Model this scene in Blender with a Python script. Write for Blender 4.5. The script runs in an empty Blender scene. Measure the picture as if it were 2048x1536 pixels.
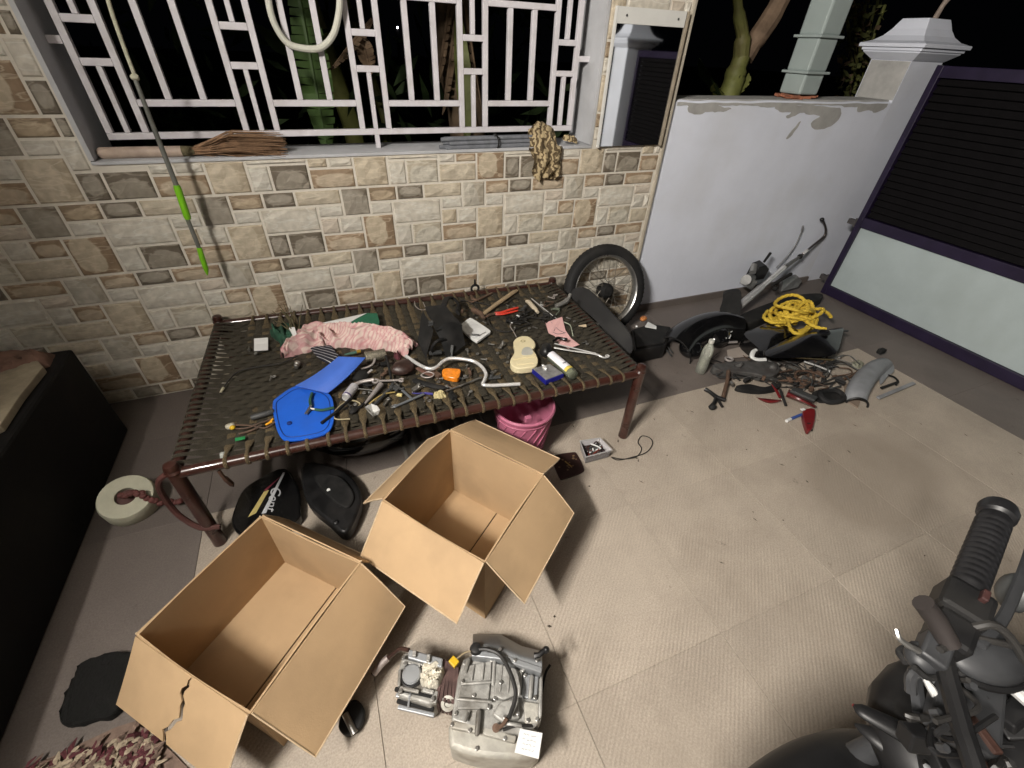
import bpy, bmesh, math, random
from mathutils import Vector, Matrix, noise
random.seed(7)
R_ = math.radians
scene = bpy.context.scene
COL = scene.collection

# ------------------------------------------------------------------ camera
CAM = Vector((0.0, -2.334, 1.545))
YAW, PITCH, ROLL, FPX = 0.407126669, 0.663715524, -0.0477677158, 871.19
_f = Vector((math.sin(YAW)*math.cos(PITCH), math.cos(YAW)*math.cos(PITCH), -math.sin(PITCH)))
_r = Vector((math.cos(YAW), -math.sin(YAW), 0)); _d = _f.cross(_r)
_c, _s = math.cos(ROLL), math.sin(ROLL)
RT, DN, FW = _c*_r + _s*_d, -_s*_r + _c*_d, _f
cd = bpy.data.cameras.new('camera'); cam = bpy.data.objects.new('camera', cd); COL.objects.link(cam)
cd.sensor_fit = 'HORIZONTAL'; cd.sensor_width = 36.0; cd.lens = FPX/2048*36; cd.clip_start = 0.02; cd.clip_end = 500
cam.matrix_world = Matrix(((RT.x, -DN.x, -FW.x, CAM.x), (RT.y, -DN.y, -FW.y, CAM.y), (RT.z, -DN.z, -FW.z, CAM.z), (0, 0, 0, 1)))
scene.camera = cam

# ------------------------------------------------------------------ night sky, exposure
world = bpy.data.worlds.new('World'); scene.world = world; world.use_nodes = True
bg = world.node_tree.nodes['Background']
bg.inputs[0].default_value = (0.55, 0.62, 0.85, 1); bg.inputs[1].default_value = 0.0006
scene.cycles.max_bounces = 6; scene.cycles.diffuse_bounces = 3; scene.cycles.glossy_bounces = 3; scene.cycles.transmission_bounces = 5; scene.cycles.transparent_max_bounces = 8; scene.cycles.caustics_reflective = False; scene.cycles.caustics_refractive = False
scene.view_settings.view_transform = 'Standard'; scene.view_settings.look = 'None'
scene.view_settings.exposure = 0.68; scene.view_settings.gamma = 1.0
LAMP_POS = Vector((-1.50, -2.55, 2.74)); LAMP_W = 120.0; LAMP_TILT = 15.0; LAMP_SPREAD = 150.0

# ------------------------------------------------------------------ measuring helpers: a sight line met with a real plane
def ray(px, py): return RT*((px-1024)/FPX) + DN*((py-768)/FPX) + FW
def at(px, py, z=0.0):
    d = ray(px, py); return CAM + d*((z-CAM.z)/d.z)
def aty(px, py, y):
    d = ray(px, py); return CAM + d*((y-CAM.y)/d.y)
def V(*a): return Vector(a)

# ------------------------------------------------------------------ materials
MATS = {}
def mat(name, col, rough=0.5, metal=0.0, var=0.25, vscale=6.0, bump=0.0, bscale=40.0, spec=0.5, coat=0.0, trans=0.0, alpha=1.0, emis=None, estr=0.0, dirt=None, dscale=5.0, damt=0.5, ior=1.45, detail=6.0):
    if name in MATS: return MATS[name]
    m = bpy.data.materials.new(name); m.use_nodes = True; MATS[name] = m
    nt = m.node_tree; N = nt.nodes; L = nt.links; b = N['Principled BSDF']
    b.inputs['Roughness'].default_value = rough; b.inputs['Metallic'].default_value = metal
    b.inputs['Specular IOR Level'].default_value = spec; b.inputs['Coat Weight'].default_value = coat
    b.inputs['Transmission Weight'].default_value = trans; b.inputs['IOR'].default_value = ior; b.inputs['Alpha'].default_value = alpha
    tc = N.new('ShaderNodeTexCoord')
    no = N.new('ShaderNodeTexNoise'); no.inputs['Scale'].default_value = vscale; no.inputs['Detail'].default_value = detail; no.inputs['Roughness'].default_value = 0.65
    L.new(tc.outputs['Object'], no.inputs['Vector'])
    cr = N.new('ShaderNodeValToRGB'); cr.color_ramp.elements[0].position = 0.3; cr.color_ramp.elements[1].position = 0.7
    lo = [c*(1-var) for c in col]; hi = [min(1, c*(1+var)) for c in col]
    cr.color_ramp.elements[0].color = (*lo, 1); cr.color_ramp.elements[1].color = (*hi, 1)
    L.new(no.outputs['Fac'], cr.inputs['Fac']); out = cr.outputs['Color']
    if dirt:
        n2 = N.new('ShaderNodeTexNoise'); n2.inputs['Scale'].default_value = dscale; n2.inputs['Detail'].default_value = 8.0
        L.new(tc.outputs['Object'], n2.inputs['Vector'])
        c2 = N.new('ShaderNodeValToRGB'); c2.color_ramp.elements[0].position = 0.48; c2.color_ramp.elements[1].position = 0.68
        c2.color_ramp.elements[0].color = (0, 0, 0, 1); c2.color_ramp.elements[1].color = (damt, damt, damt, 1)
        L.new(n2.outputs['Fac'], c2.inputs['Fac'])
        mx = N.new('ShaderNodeMix'); mx.data_type = 'RGBA'; L.new(c2.outputs['Color'], mx.inputs[0]); L.new(out, mx.inputs[6]); mx.inputs[7].default_value = (*dirt, 1)
        out = mx.outputs[2]
    L.new(out, b.inputs['Base Color'])
    rr = N.new('ShaderNodeMapRange'); rr.inputs[3].default_value = max(0, rough-0.08); rr.inputs[4].default_value = min(1, rough+0.1)
    L.new(no.outputs['Fac'], rr.inputs[0]); L.new(rr.outputs[0], b.inputs['Roughness'])
    if bump:
        n3 = N.new('ShaderNodeTexNoise'); n3.inputs['Scale'].default_value = bscale; n3.inputs['Detail'].default_value = 5.0
        L.new(tc.outputs['Object'], n3.inputs['Vector'])
        bp = N.new('ShaderNodeBump'); bp.inputs['Strength'].default_value = bump; bp.inputs['Distance'].default_value = 0.004
        L.new(n3.outputs['Fac'], bp.inputs['Height']); L.new(bp.outputs['Normal'], b.inputs['Normal'])
    if emis:
        b.inputs['Emission Color'].default_value = (*emis, 1); b.inputs['Emission Strength'].default_value = estr
    return m

def tile_mat(name, col, dark, rib=True):
    m = bpy.data.materials.new(name); m.use_nodes = True; MATS[name] = m
    nt = m.node_tree; N = nt.nodes; L = nt.links; b = N['Principled BSDF']
    tc = N.new('ShaderNodeNewGeometry'); P = tc.outputs['Position']
    def noi(scale, det=6, rough=0.6):
        n = N.new('ShaderNodeTexNoise'); n.inputs['Scale'].default_value = scale; n.inputs['Detail'].default_value = det; n.inputs['Roughness'].default_value = rough
        L.new(P, n.inputs['Vector']); return n.outputs['Fac']
    def ramp(src, p0, p1, c0, c1):
        c = N.new('ShaderNodeValToRGB'); c.color_ramp.elements[0].position = p0; c.color_ramp.elements[1].position = p1
        c.color_ramp.elements[0].color = (*c0, 1); c.color_ramp.elements[1].color = (*c1, 1); L.new(src, c.inputs['Fac']); return c.outputs['Color']
    def mix(f, a, bb, mode='MIX'):
        x = N.new('ShaderNodeMix'); x.data_type = 'RGBA'; x.blend_type = mode
        if isinstance(f, (int, float)): x.inputs[0].default_value = f
        else: L.new(f, x.inputs[0])
        L.new(a, x.inputs[6])
        if isinstance(bb, tuple): x.inputs[7].default_value = (*bb, 1)
        else: L.new(bb, x.inputs[7])
        return x.outputs[2]
    base = ramp(noi(2.3), 0.3, 0.72, tuple(c*0.86 for c in col), tuple(min(1, c*1.1) for c in col))
    gr = ramp(noi(190, 3), 0.35, 0.65, (0.82, 0.82, 0.82), (1.1, 1.1, 1.1)); base = mix(1.0, base, gr, 'MULTIPLY')
    oi = N.new('ShaderNodeObjectInfo'); tv = N.new('ShaderNodeMapRange'); tv.inputs[3].default_value = 0.9; tv.inputs[4].default_value = 1.06
    L.new(oi.outputs['Random'], tv.inputs[0]); base = mix(1.0, base, tv.outputs[0], 'MULTIPLY')
    smear = ramp(noi(1.1, 9, 0.7), 0.47, 0.72, (0, 0, 0), (0.75, 0.75, 0.75)); base = mix(smear, base, dark)
    # broad damp stain and parked bike's shadow, both painted into the driveway side
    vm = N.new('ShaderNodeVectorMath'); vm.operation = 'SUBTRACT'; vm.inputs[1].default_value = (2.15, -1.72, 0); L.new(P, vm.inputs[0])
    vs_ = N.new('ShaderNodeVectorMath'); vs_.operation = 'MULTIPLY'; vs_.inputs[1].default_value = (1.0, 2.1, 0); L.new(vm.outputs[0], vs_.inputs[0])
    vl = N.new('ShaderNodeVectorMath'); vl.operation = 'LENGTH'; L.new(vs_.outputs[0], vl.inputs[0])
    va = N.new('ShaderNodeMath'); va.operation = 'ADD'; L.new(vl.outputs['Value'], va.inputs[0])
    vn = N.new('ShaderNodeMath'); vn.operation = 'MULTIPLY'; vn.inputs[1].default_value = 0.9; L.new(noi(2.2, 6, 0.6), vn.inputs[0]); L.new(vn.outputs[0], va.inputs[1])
    damp_shade = ramp(va.outputs[0], 0.85, 1.0, (0.5, 0.5, 0.5), (0.0, 0.0, 0.0)); base = mix(damp_shade, base, tuple(c*0.95 for c in dark))
    spots = ramp(noi(7.0, 10, 0.74), 0.625, 0.70, (0, 0, 0), (0.8, 0.8, 0.8)); base = mix(spots, base, tuple(c*0.45 for c in dark))
    L.new(base, b.inputs['Base Color'])
    rr = N.new('ShaderNodeMapRange'); rr.inputs[3].default_value = 0.42; rr.inputs[4].default_value = 0.75; L.new(noi(3.0), rr.inputs[0]); L.new(rr.outputs[0], b.inputs['Roughness'])
    b.inputs['Specular IOR Level'].default_value = 0.45
    bp2 = N.new('ShaderNodeBump'); bp2.inputs['Strength'].default_value = 0.25; bp2.inputs['Distance'].default_value = 0.002; L.new(noi(160, 4), bp2.inputs['Height'])
    if rib:
        mp = N.new('ShaderNodeMapping'); mp.inputs['Rotation'].default_value = (0, 0, R_(-45)); L.new(P, mp.inputs['Vector'])
        wv = N.new('ShaderNodeTexWave'); wv.wave_type = 'BANDS'; wv.bands_direction = 'Y'; wv.inputs['Scale'].default_value = 26.0
        wv.inputs['Distortion'].default_value = 1.2; wv.inputs['Detail'].default_value = 3.0; wv.inputs['Detail Scale'].default_value = 1.3
        L.new(mp.outputs[0], wv.inputs['Vector'])
        wm = N.new('ShaderNodeMath'); wm.operation = 'MULTIPLY'; L.new(wv.outputs['Fac'], wm.inputs[0])
        wr = N.new('ShaderNodeMapRange'); wr.inputs[1].default_value = 0.35; wr.inputs[2].default_value = 0.7; wr.inputs[3].default_value = 0.15; wr.inputs[4].default_value = 1.0
        L.new(noi(2.6, 4), wr.inputs[0]); L.new(wr.outputs[0], wm.inputs[1])
        bp = N.new('ShaderNodeBump'); bp.inputs['Strength'].default_value = 0.28; bp.inputs['Distance'].default_value = 0.004
        L.new(wm.outputs[0], bp.inputs['Height']); L.new(bp2.outputs[0], bp.inputs['Normal']); L.new(bp.outputs[0], b.inputs['Normal'])
    else: L.new(bp2.outputs[0], b.inputs['Normal'])
    return m

def stone_mat(name, cin, cout, cx=0.5, cz=0.5, rx=0.42, rz=0.36, sharp=0.16, diag=0.0):
    """printed riven stone: a lighter cleft face inside an uneven rim (Generated coordinates of each stone)"""
    m = bpy.data.materials.new(name); m.use_nodes = True; MATS[name] = m
    nt = m.node_tree; N = nt.nodes; L = nt.links; b = N['Principled BSDF']
    tc = N.new('ShaderNodeTexCoord'); oi = N.new('ShaderNodeObjectInfo')
    n1 = N.new('ShaderNodeTexNoise'); n1.inputs['Scale'].default_value = 2.6; n1.inputs['Detail'].default_value = 5; n1.noise_dimensions = '4D'
    mw = N.new('ShaderNodeMath'); mw.operation = 'MULTIPLY'; mw.inputs[1].default_value = 37.0; L.new(oi.outputs['Random'], mw.inputs[0]); L.new(mw.outputs[0], n1.inputs['W'])
    L.new(tc.outputs['Generated'], n1.inputs['Vector'])
    sp = N.new('ShaderNodeSeparateXYZ'); L.new(tc.outputs['Generated'], sp.inputs[0])
    def M(op, a, c):
        x = N.new('ShaderNodeMath'); x.operation = op
        for i, s in enumerate((a, c)):
            if isinstance(s, (int, float)): x.inputs[i].default_value = s
            elif s is not None: L.new(s, x.inputs[i])
        return x.outputs[0]
    ux = M('DIVIDE', M('SUBTRACT', M('ADD', sp.outputs[0], M('MULTIPLY', sp.outputs[2], diag)), cx), rx)
    uz = M('DIVIDE', M('SUBTRACT', sp.outputs[2], cz), rz)
    r = M('POWER', M('ADD', M('POWER', M('ABSOLUTE', ux, None), 2.6), M('POWER', M('ABSOLUTE', uz, None), 2.6)), 0.385)
    r = M('ADD', r, M('MULTIPLY', M('SUBTRACT', n1.outputs['Fac'], 0.5), 0.75))
    cr = N.new('ShaderNodeValToRGB'); cr.color_ramp.elements[0].position = 0.5; cr.color_ramp.elements[1].position = 0.5+sharp*0.5
    mr = M('MULTIPLY', r, 0.5); L.new(mr, cr.inputs['Fac'])
    cr.color_ramp.elements[0].color = (*cin, 1); cr.color_ramp.elements[1].color = (*cout, 1)
    n2 = N.new('ShaderNodeTexNoise'); n2.inputs['Scale'].default_value = 34; n2.inputs['Detail'].default_value = 6; L.new(tc.outputs['Object'], n2.inputs['Vector'])
    c2 = N.new('ShaderNodeValToRGB'); c2.color_ramp.elements[0].position = 0.3; c2.color_ramp.elements[1].position = 0.7
    c2.color_ramp.elements[0].color = (0.8, 0.79, 0.77, 1); c2.color_ramp.elements[1].color = (1.12, 1.11, 1.1, 1); L.new(n2.outputs['Fac'], c2.inputs['Fac'])
    mx = N.new('ShaderNodeMix'); mx.data_type = 'RGBA'; mx.blend_type = 'MULTIPLY'; mx.inputs[0].default_value = 1; L.new(cr.outputs[0], mx.inputs[6]); L.new(c2.outputs[0], mx.inputs[7])
    # thin pale veins along the cleavage
    mp = N.new('ShaderNodeMapping'); mp.inputs['Scale'].default_value = (7, 7, 26); mp.inputs['Rotation'].default_value = (0, 0.16, 0); L.new(tc.outputs['Object'], mp.inputs['Vector'])
    n4 = N.new('ShaderNodeTexNoise'); n4.noise_dimensions = '4D'; n4.inputs['Scale'].default_value = 1.0; n4.inputs['Detail'].default_value = 3; L.new(mp.outputs[0], n4.inputs['Vector']); L.new(mw.outputs[0], n4.inputs['W'])
    c4 = N.new('ShaderNodeValToRGB'); e = c4.color_ramp.elements; e[0].position = 0.47; e[0].color = (0, 0, 0, 1); e[1].position = 0.5; e[1].color = (0.5, 0.5, 0.5, 1); k = e.new(0.53); k.color = (0, 0, 0, 1)
    L.new(n4.outputs['Fac'], c4.inputs['Fac'])
    m4 = N.new('ShaderNodeMix'); m4.data_type = 'RGBA'; L.new(c4.outputs[0], m4.inputs[0]); L.new(mx.outputs[2], m4.inputs[6]); m4.inputs[7].default_value = tuple(min(0.72, c*1.35) for c in cin) + (1,)
    L.new(m4.outputs[2], b.inputs['Base Color']); b.inputs['Roughness'].default_value = 0.62; b.inputs['Specular IOR Level'].default_value = 0.35
    bp = N.new('ShaderNodeBump'); bp.inputs['Strength'].default_value = 0.6; bp.inputs['Distance'].default_value = 0.004
    ad = M('ADD', n4.outputs['Fac'], M('MULTIPLY', n2.outputs['Fac'], 0.35)); L.new(ad, bp.inputs['Height']); L.new(bp.outputs[0], b.inputs['Normal'])
    return m

# ------------------------------------------------------------------ mesh builder
class B:
    def __init__(s): s.v = []; s.f = []
    def add(s, vs, fs):
        o = len(s.v); s.v += [Vector(p) for p in vs]; s.f += [tuple(i+o for i in f) for f in fs]; return s
    def box(s, c, size, rot=None):
        c = Vector(c); hx, hy, hz = [q/2 for q in size]; M = rot if rot is not None else Matrix.Identity(3)
        vs = [c + M @ Vector((x*hx, y*hy, z*hz)) for x in (-1, 1) for y in (-1, 1) for z in (-1, 1)]
        return s.add(vs, [(0, 1, 3, 2), (4, 6, 7, 5), (0, 4, 5, 1), (2, 3, 7, 6), (0, 2, 6, 4), (1, 5, 7, 3)])
    def bar(s, a, b, w, h, up=(0, 0, 1)):
        a = Vector(a); b = Vector(b); d = (b-a); l = d.length; d.normalize(); up = Vector(up)
        if abs(d.dot(up)) > 0.98: up = Vector((0, 1, 0))
        x = d.cross(up).normalized(); y = x.cross(d)
        M = Matrix((x, d, y)).transposed(); return s.box((a+b)/2, (w, l, h), M)
    def tube(s, pts, r, n=8, cap=True, closed=False, flat=1.0, tw=0.0):
        pts = [Vector(p) for p in pts]; m = len(pts); rs = [r[min(len(r)-1, int(round(i*(len(r)-1)/max(1, m-1))))] for i in range(m)] if isinstance(r, (list, tuple)) else [r]*m
        vs = []; nrm = None
        for i, p in enumerate(pts):
            if closed: t = (pts[(i+1) % m]-pts[i-1])
            else: t = pts[min(i+1, m-1)]-pts[max(i-1, 0)]
            if t.length < 1e-9: t = Vector((0, 0, 1))
            t.normalize()
            if nrm is None:
                a = Vector((0, 0, 1)) if abs(t.z) < 0.9 else Vector((1, 0, 0)); nrm = (a - t*a.dot(t)).normalized()
            else:
                nrm = nrm - t*nrm.dot(t)
                nrm = nrm.normalized() if nrm.length > 1e-6 else t.orthogonal().normalized()
            bi = t.cross(nrm)
            for k in range(n):
                a = 2*math.pi*k/n; q = rs[i]*(1+tw*math.cos(3*a+i*0.9)); vs.append(p + nrm*(math.cos(a)*q*flat) + bi*(math.sin(a)*q))
        fs = []
        for i in range(m if closed else m-1):
            j = (i+1) % m
            for k in range(n): fs.append((i*n+k, i*n+(k+1) % n, j*n+(k+1) % n, j*n+k))
        if cap and not closed: fs += [tuple(reversed(range(n))), tuple(range((m-1)*n, m*n))]
        return s.add(vs, fs)
    def cyl(s, a, b, r, n=16, r2=None): return s.tube([a, b], [r, r if r2 is None else r2], n)
    def lathe(s, prof, o, axis=(0, 0, 1), n=24, close=True):
        o = Vector(o); ax = Vector(axis).normalized(); x = ax.orthogonal().normalized(); y = ax.cross(x); vs = []
        for r, h in prof:
            for k in range(n):
                a = 2*math.pi*k/n; vs.append(o + ax*h + (x*math.cos(a)+y*math.sin(a))*r)
        m = len(prof); fs = [(i*n+k, i*n+(k+1) % n, (i+1)*n+(k+1) % n, (i+1)*n+k) for i in range(m-1) for k in range(n)]
        if close: fs += [tuple(reversed(range(n))), tuple(range((m-1)*n, m*n))]
        return s.add(vs, fs)
    def prism(s, top, off):
        """closed outline (list of points) extruded by the vector off"""
        top = [Vector(p) for p in top]; off = Vector(off); n = len(top)
        vs = top + [p+off for p in top]
        return s.add(vs, [tuple(range(n)), tuple(reversed(range(n, 2*n)))] + [(i, i+n, (i+1) % n + n, (i+1) % n) for i in range(n)])
    def grid(s, fn, nu, nv, th=0.0, off=(0, 0, -1)):
        vs = [Vector(fn(i/nu, j/nv)) for j in range(nv+1) for i in range(nu+1)]; w = nu+1
        fs = [(j*w+i, j*w+i+1, (j+1)*w+i+1, (j+1)*w+i) for j in range(nv) for i in range(nu)]
        if th:
            n = len(vs); o = Vector(off)*th; vs += [p+o for p in vs]; fs += [tuple(reversed([q+n for q in f])) for f in fs]
            rim = [i for i in range(nu)] + [nu+w*j for j in range(nv)] + [nv*w+nu-i for i in range(nu)] + [(nv-j)*w for j in range(nv)]
            m = len(rim); fs += [(rim[k], rim[k]+n, rim[(k+1) % m]+n, rim[(k+1) % m]) for k in range(m)]
        return s.add(vs, fs)
    def ell(s, c, r, rot=None, nu=14, nv=9):
        c = Vector(c); M = rot if rot is not None else Matrix.Identity(3); vs = []; fs = []
        for j in range(nv+1):
            th = math.pi*j/nv
            for i in range(nu):
                a = 2*math.pi*i/nu; vs.append(c + M @ Vector((r[0]*math.sin(th)*math.cos(a), r[1]*math.sin(th)*math.sin(a), r[2]*math.cos(th))))
        for j in range(nv):
            for i in range(nu): fs.append((j*nu+i, (j+1)*nu+i, (j+1)*nu+(i+1) % nu, j*nu+(i+1) % nu))
        return s.add(vs, fs)
    def jitter(s, amt, sc=8.0, seed=0.0):
        s.v = [p + Vector(noise.noise_vector(p*sc + Vector((seed, seed*1.7, -seed))))*amt for p in s.v]; return s
    def mesh(s, name, o=(0, 0, 0)):
        me = bpy.data.meshes.new(name); o = Vector(o); me.from_pydata([p-o for p in s.v], [], s.f)
        bm = bmesh.new(); bm.from_mesh(me); bmesh.ops.remove_doubles(bm, verts=bm.verts, dist=1e-6); bmesh.ops.recalc_face_normals(bm, faces=bm.faces); bm.to_mesh(me); bm.free()
        return me

def spline(pts, n=6, closed=False):
    P = [Vector(p) for p in pts]; m = len(P); out = []
    for i in range(m if closed else m-1):
        p0 = P[(i-1) % m] if (closed or i > 0) else P[0]*2-P[1]; p1 = P[i]; p2 = P[(i+1) % m]; p3 = P[(i+2) % m] if (closed or i+2 < m) else P[-1]*2-P[-2]
        for k in range(n):
            t = k/n; out.append(0.5*((2*p1) + (p2-p0)*t + (2*p0-5*p1+4*p2-p3)*t*t + (3*p1-p0-3*p2+p3)*t**3))
    if not closed: out.append(P[-1].copy())
    return out
def origin(o):
    p = Vector((0, 0, 0))
    while o is not None: p += o.location; o = o.parent
    return p
def part(name, b, m, parent=None, smooth=False, bev=0.0, ang=35, label=None, seg=2):
    """one mesh object; its origin is its parent's origin"""
    o0 = origin(parent); me = b.mesh(name, o0) if isinstance(b, B) else b
    me.materials.clear() if False else None
    if m is not None and not me.materials: me.materials.append(m)
    o = bpy.data.objects.new(name, me); COL.objects.link(o)
    if parent is not None: o.parent = parent
    if smooth:
        for p in me.polygons: p.use_smooth = True
        me.set_sharp_from_angle(angle=R_(ang))
    if bev:
        md = o.modifiers.new('bevel', 'BEVEL'); md.width = bev; md.segments = seg; md.limit_method = 'ANGLE'; md.angle_limit = R_(40)
    if label: o['label'] = label
    return o
def tag(o, label, cat, group=None):
    o['label'] = label; o['category'] = cat
    if group: o['group'] = group
    return o
def thing(name, label, cat, loc=(0, 0, 0), group=None):
    o = bpy.data.objects.new(name, None); o.empty_display_size = 0.05; COL.objects.link(o); o.location = Vector(loc)
    return tag(o, label, cat, group)
def solo(name, b, m, label, cat, loc, group=None, **k):
    """a thing that is one mesh, its origin at loc"""
    e = bpy.data.objects.new('tmp', None); e.location = Vector(loc)
    me = b.mesh(name, loc); bpy.data.objects.remove(e)
    o = part(name, me, m, None, **k); o.location = Vector(loc); return tag(o, label, cat, group)
def structure(name, b, m, **k):
    o = part(name, b, m, None, **k); o['kind'] = 'structure'; return o
def text_mesh(s, size, ext=0.0006, shear=0.0):
    cu = bpy.data.curves.new('lettering', 'FONT'); cu.body = s; cu.size = size; cu.extrude = ext; cu.shear = shear
    t = bpy.data.objects.new('tmp', cu); COL.objects.link(t); bpy.context.view_layer.update()
    me = bpy.data.meshes.new_from_object(t.evaluated_get(bpy.context.evaluated_depsgraph_get())); bpy.data.objects.remove(t); me.materials.clear(); return me
def frame_mat(x, y):
    x = Vector(x).normalized(); z = x.cross(Vector(y)).normalized(); y = z.cross(x); return Matrix((x, y, z)).transposed()

# ================================================================== THE SETTING
WHITE = mat('white_paint', (0.60, 0.60, 0.62), 0.55, var=0.05, vscale=3, bump=0.15, bscale=60, dirt=(0.42, 0.42, 0.42), dscale=2.2, damt=0.35)
structure('ground', B().grid(lambda u, v: (-60+120*u, -60+120*v, -0.16), 1, 1), mat('soil', (0.06, 0.05, 0.035), 0.95, var=0.4, vscale=2))
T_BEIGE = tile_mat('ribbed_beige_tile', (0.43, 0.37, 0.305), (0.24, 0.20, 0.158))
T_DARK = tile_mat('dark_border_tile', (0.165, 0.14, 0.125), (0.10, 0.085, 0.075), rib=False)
GROUT = mat('grout', (0.40, 0.34, 0.275), 0.9, var=0.2, vscale=20)
floor = structure('porch_floor', B().box((0.45, -2.3, -0.083), (7.5, 4.8, 0.15)), GROUT)
PT = 0.5525; XJ = [3.16 - PT*k for k in range(-0, 12)]; XS = [4.10] + XJ; YS = [0.12, -0.3625] + [-0.915 - PT*k for k in range(0, 7)]
tmesh = {}
for i in range(len(XS)-1):
    for j in range(len(YS)-1):
        x1, x0, y1, y0 = XS[i], XS[i+1], YS[j], YS[j+1]; w, h = round(x1-x0-0.0016, 4), round(y1-y0-0.0004, 4)
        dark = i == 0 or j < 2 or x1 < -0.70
        key = (w, h, dark)
        if key not in tmesh:
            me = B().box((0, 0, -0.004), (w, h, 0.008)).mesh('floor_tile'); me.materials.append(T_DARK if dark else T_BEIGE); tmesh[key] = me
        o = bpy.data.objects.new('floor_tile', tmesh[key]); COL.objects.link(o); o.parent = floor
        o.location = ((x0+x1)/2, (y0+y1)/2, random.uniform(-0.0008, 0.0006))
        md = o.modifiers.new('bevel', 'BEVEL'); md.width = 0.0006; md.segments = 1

PLASTER = mat('ceiling_plaster', (0.42, 0.41, 0.39), 0.8, var=0.06)
structure('porch_ceiling', B().box((-1.0, -2.3, 2.98), (5.6, 5.2, 0.16)), PLASTER)
hw = part('house_wall', B().box((-1.0, -4.85, 1.40), (5.6, 0.2, 3.0)), mat('house_plaster', (0.30, 0.29, 0.27), 0.8, var=0.08)); tag(hw, 'pale plastered house wall closing the porch behind the viewer', 'wall')

# ---- stone clad wall with window opening
WX0, WX1, WZ0, WZ1 = -0.82, 1.41, 1.11, 1.875; WR = 1.895; WL = -2.6; WT = 2.9
wall = thing('stone_clad_wall', 'porch wall clad in cream, grey and brown stone tiles below the grille window', 'wall', (0.3, 0, 0))
TILEGROUT = mat('tile_grout', (0.64, 0.60, 0.52), 0.75, var=0.08, vscale=30, bump=0.1)
core = B()
for x0, x1, z0, z1 in ((WL, WR, 0, WZ0), (WL, WX0, WZ0, WZ1), (WX1, WR, WZ0, WZ1), (WL, WR, WZ1, WT)):
    core.box(((x0+x1)/2, 0.115, (z0+z1)/2), (x1-x0, 0.23, z1-z0))
part('wall_core', core, TILEGROUT, wall)
REVEAL = mat('reveal_plaster', (0.50, 0.51, 0.53), 0.7, var=0.08, vscale=9, bump=0.15, dirt=(0.3, 0.3, 0.3), damt=0.4)
sill = B().box(((WX0+WX1)/2, 0.118, WZ0+0.004), (WX1-WX0, 0.25, 0.012)); part('window_sill', sill, REVEAL, wall)
for x in (WX0+0.006, WX1-0.006): part('window_jamb', B().box((x, 0.118, (WZ0+WZ1)/2+0.006), (0.016, 0.25, WZ1-WZ0-0.014)), REVEAL, wall)
part('window_head', B().box(((WX0+WX1)/2, 0.118, WZ1-0.004), (WX1-WX0-0.04, 0.25, 0.012)), REVEAL, wall)
part('corner_trim', B().box((WR-0.004, -0.002, WT/2), (0.012, 0.03, WT)), mat('trim_plaster', (0.42, 0.38, 0.31), 0.8, var=0.2), wall)
cream = (0.52, 0.475, 0.40); tan = (0.47, 0.40, 0.30); brown = (0.235, 0.165, 0.105); grey = (0.185, 0.17, 0.145); lgrey = (0.35, 0.335, 0.295)
SM = {
 'cream': stone_mat('stone_cream', (0.60, 0.565, 0.49), (0.52, 0.475, 0.40), sharp=0.5),
 'pale': stone_mat('stone_pale', (0.57, 0.54, 0.475), (0.49, 0.455, 0.385), sharp=0.6),
 'pink': stone_mat('stone_pinkish', (0.54, 0.48, 0.405), (0.45, 0.385, 0.315), sharp=0.5),
 'tan': stone_mat('stone_tan', (0.52, 0.455, 0.35), (0.43, 0.365, 0.27), 0.40, 0.5, 0.36, 0.46, 0.12),
 'tanbrown': stone_mat('stone_tan_on_brown', (0.49, 0.42, 0.315), (0.28, 0.20, 0.13), 0.38, 0.55, 0.32, 0.46, 0.10),
 'brownrim': stone_mat('stone_brown_rim', (0.48, 0.40, 0.30), (0.30, 0.22, 0.145), 0.52, 0.42, 0.40, 0.34, 0.16),
 'brown': stone_mat('stone_brown', (0.42, 0.34, 0.24), (0.235, 0.175, 0.115), 0.5, 0.42, 0.36, 0.30, 0.3),
 'grey': stone_mat('stone_grey', (0.315, 0.285, 0.235), (0.15, 0.125, 0.095), 0.5, 0.55, 0.36, 0.32, 0.22),
 'domegrey': stone_mat('stone_grey_dome', (0.295, 0.265, 0.215), (0.145, 0.12, 0.09), 0.52, 0.24, 0.42, 0.52, 0.08),
 'domepale': stone_mat('stone_pale_dome', (0.53, 0.50, 0.425), (0.43, 0.385, 0.305), 0.52, 0.3, 0.42, 0.48, 0.10),
 'diag': stone_mat('stone_grey_diagonal', (0.32, 0.29, 0.24), (0.185, 0.155, 0.118), 0.62, 0.3, 0.62, 0.6, 0.35, 0.55),
 'slab': stone_mat('stone_pale_slab', (0.47, 0.44, 0.375), (0.41, 0.37, 0.30), 0.4, 0.5, 0.4, 0.5, 0.15, 0.3),
 'tanlong': stone_mat('stone_tan_long', (0.51, 0.455, 0.36), (0.44, 0.38, 0.285), 0.5, 0.5, 0.4, 0.4, 0.4),
}
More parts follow.
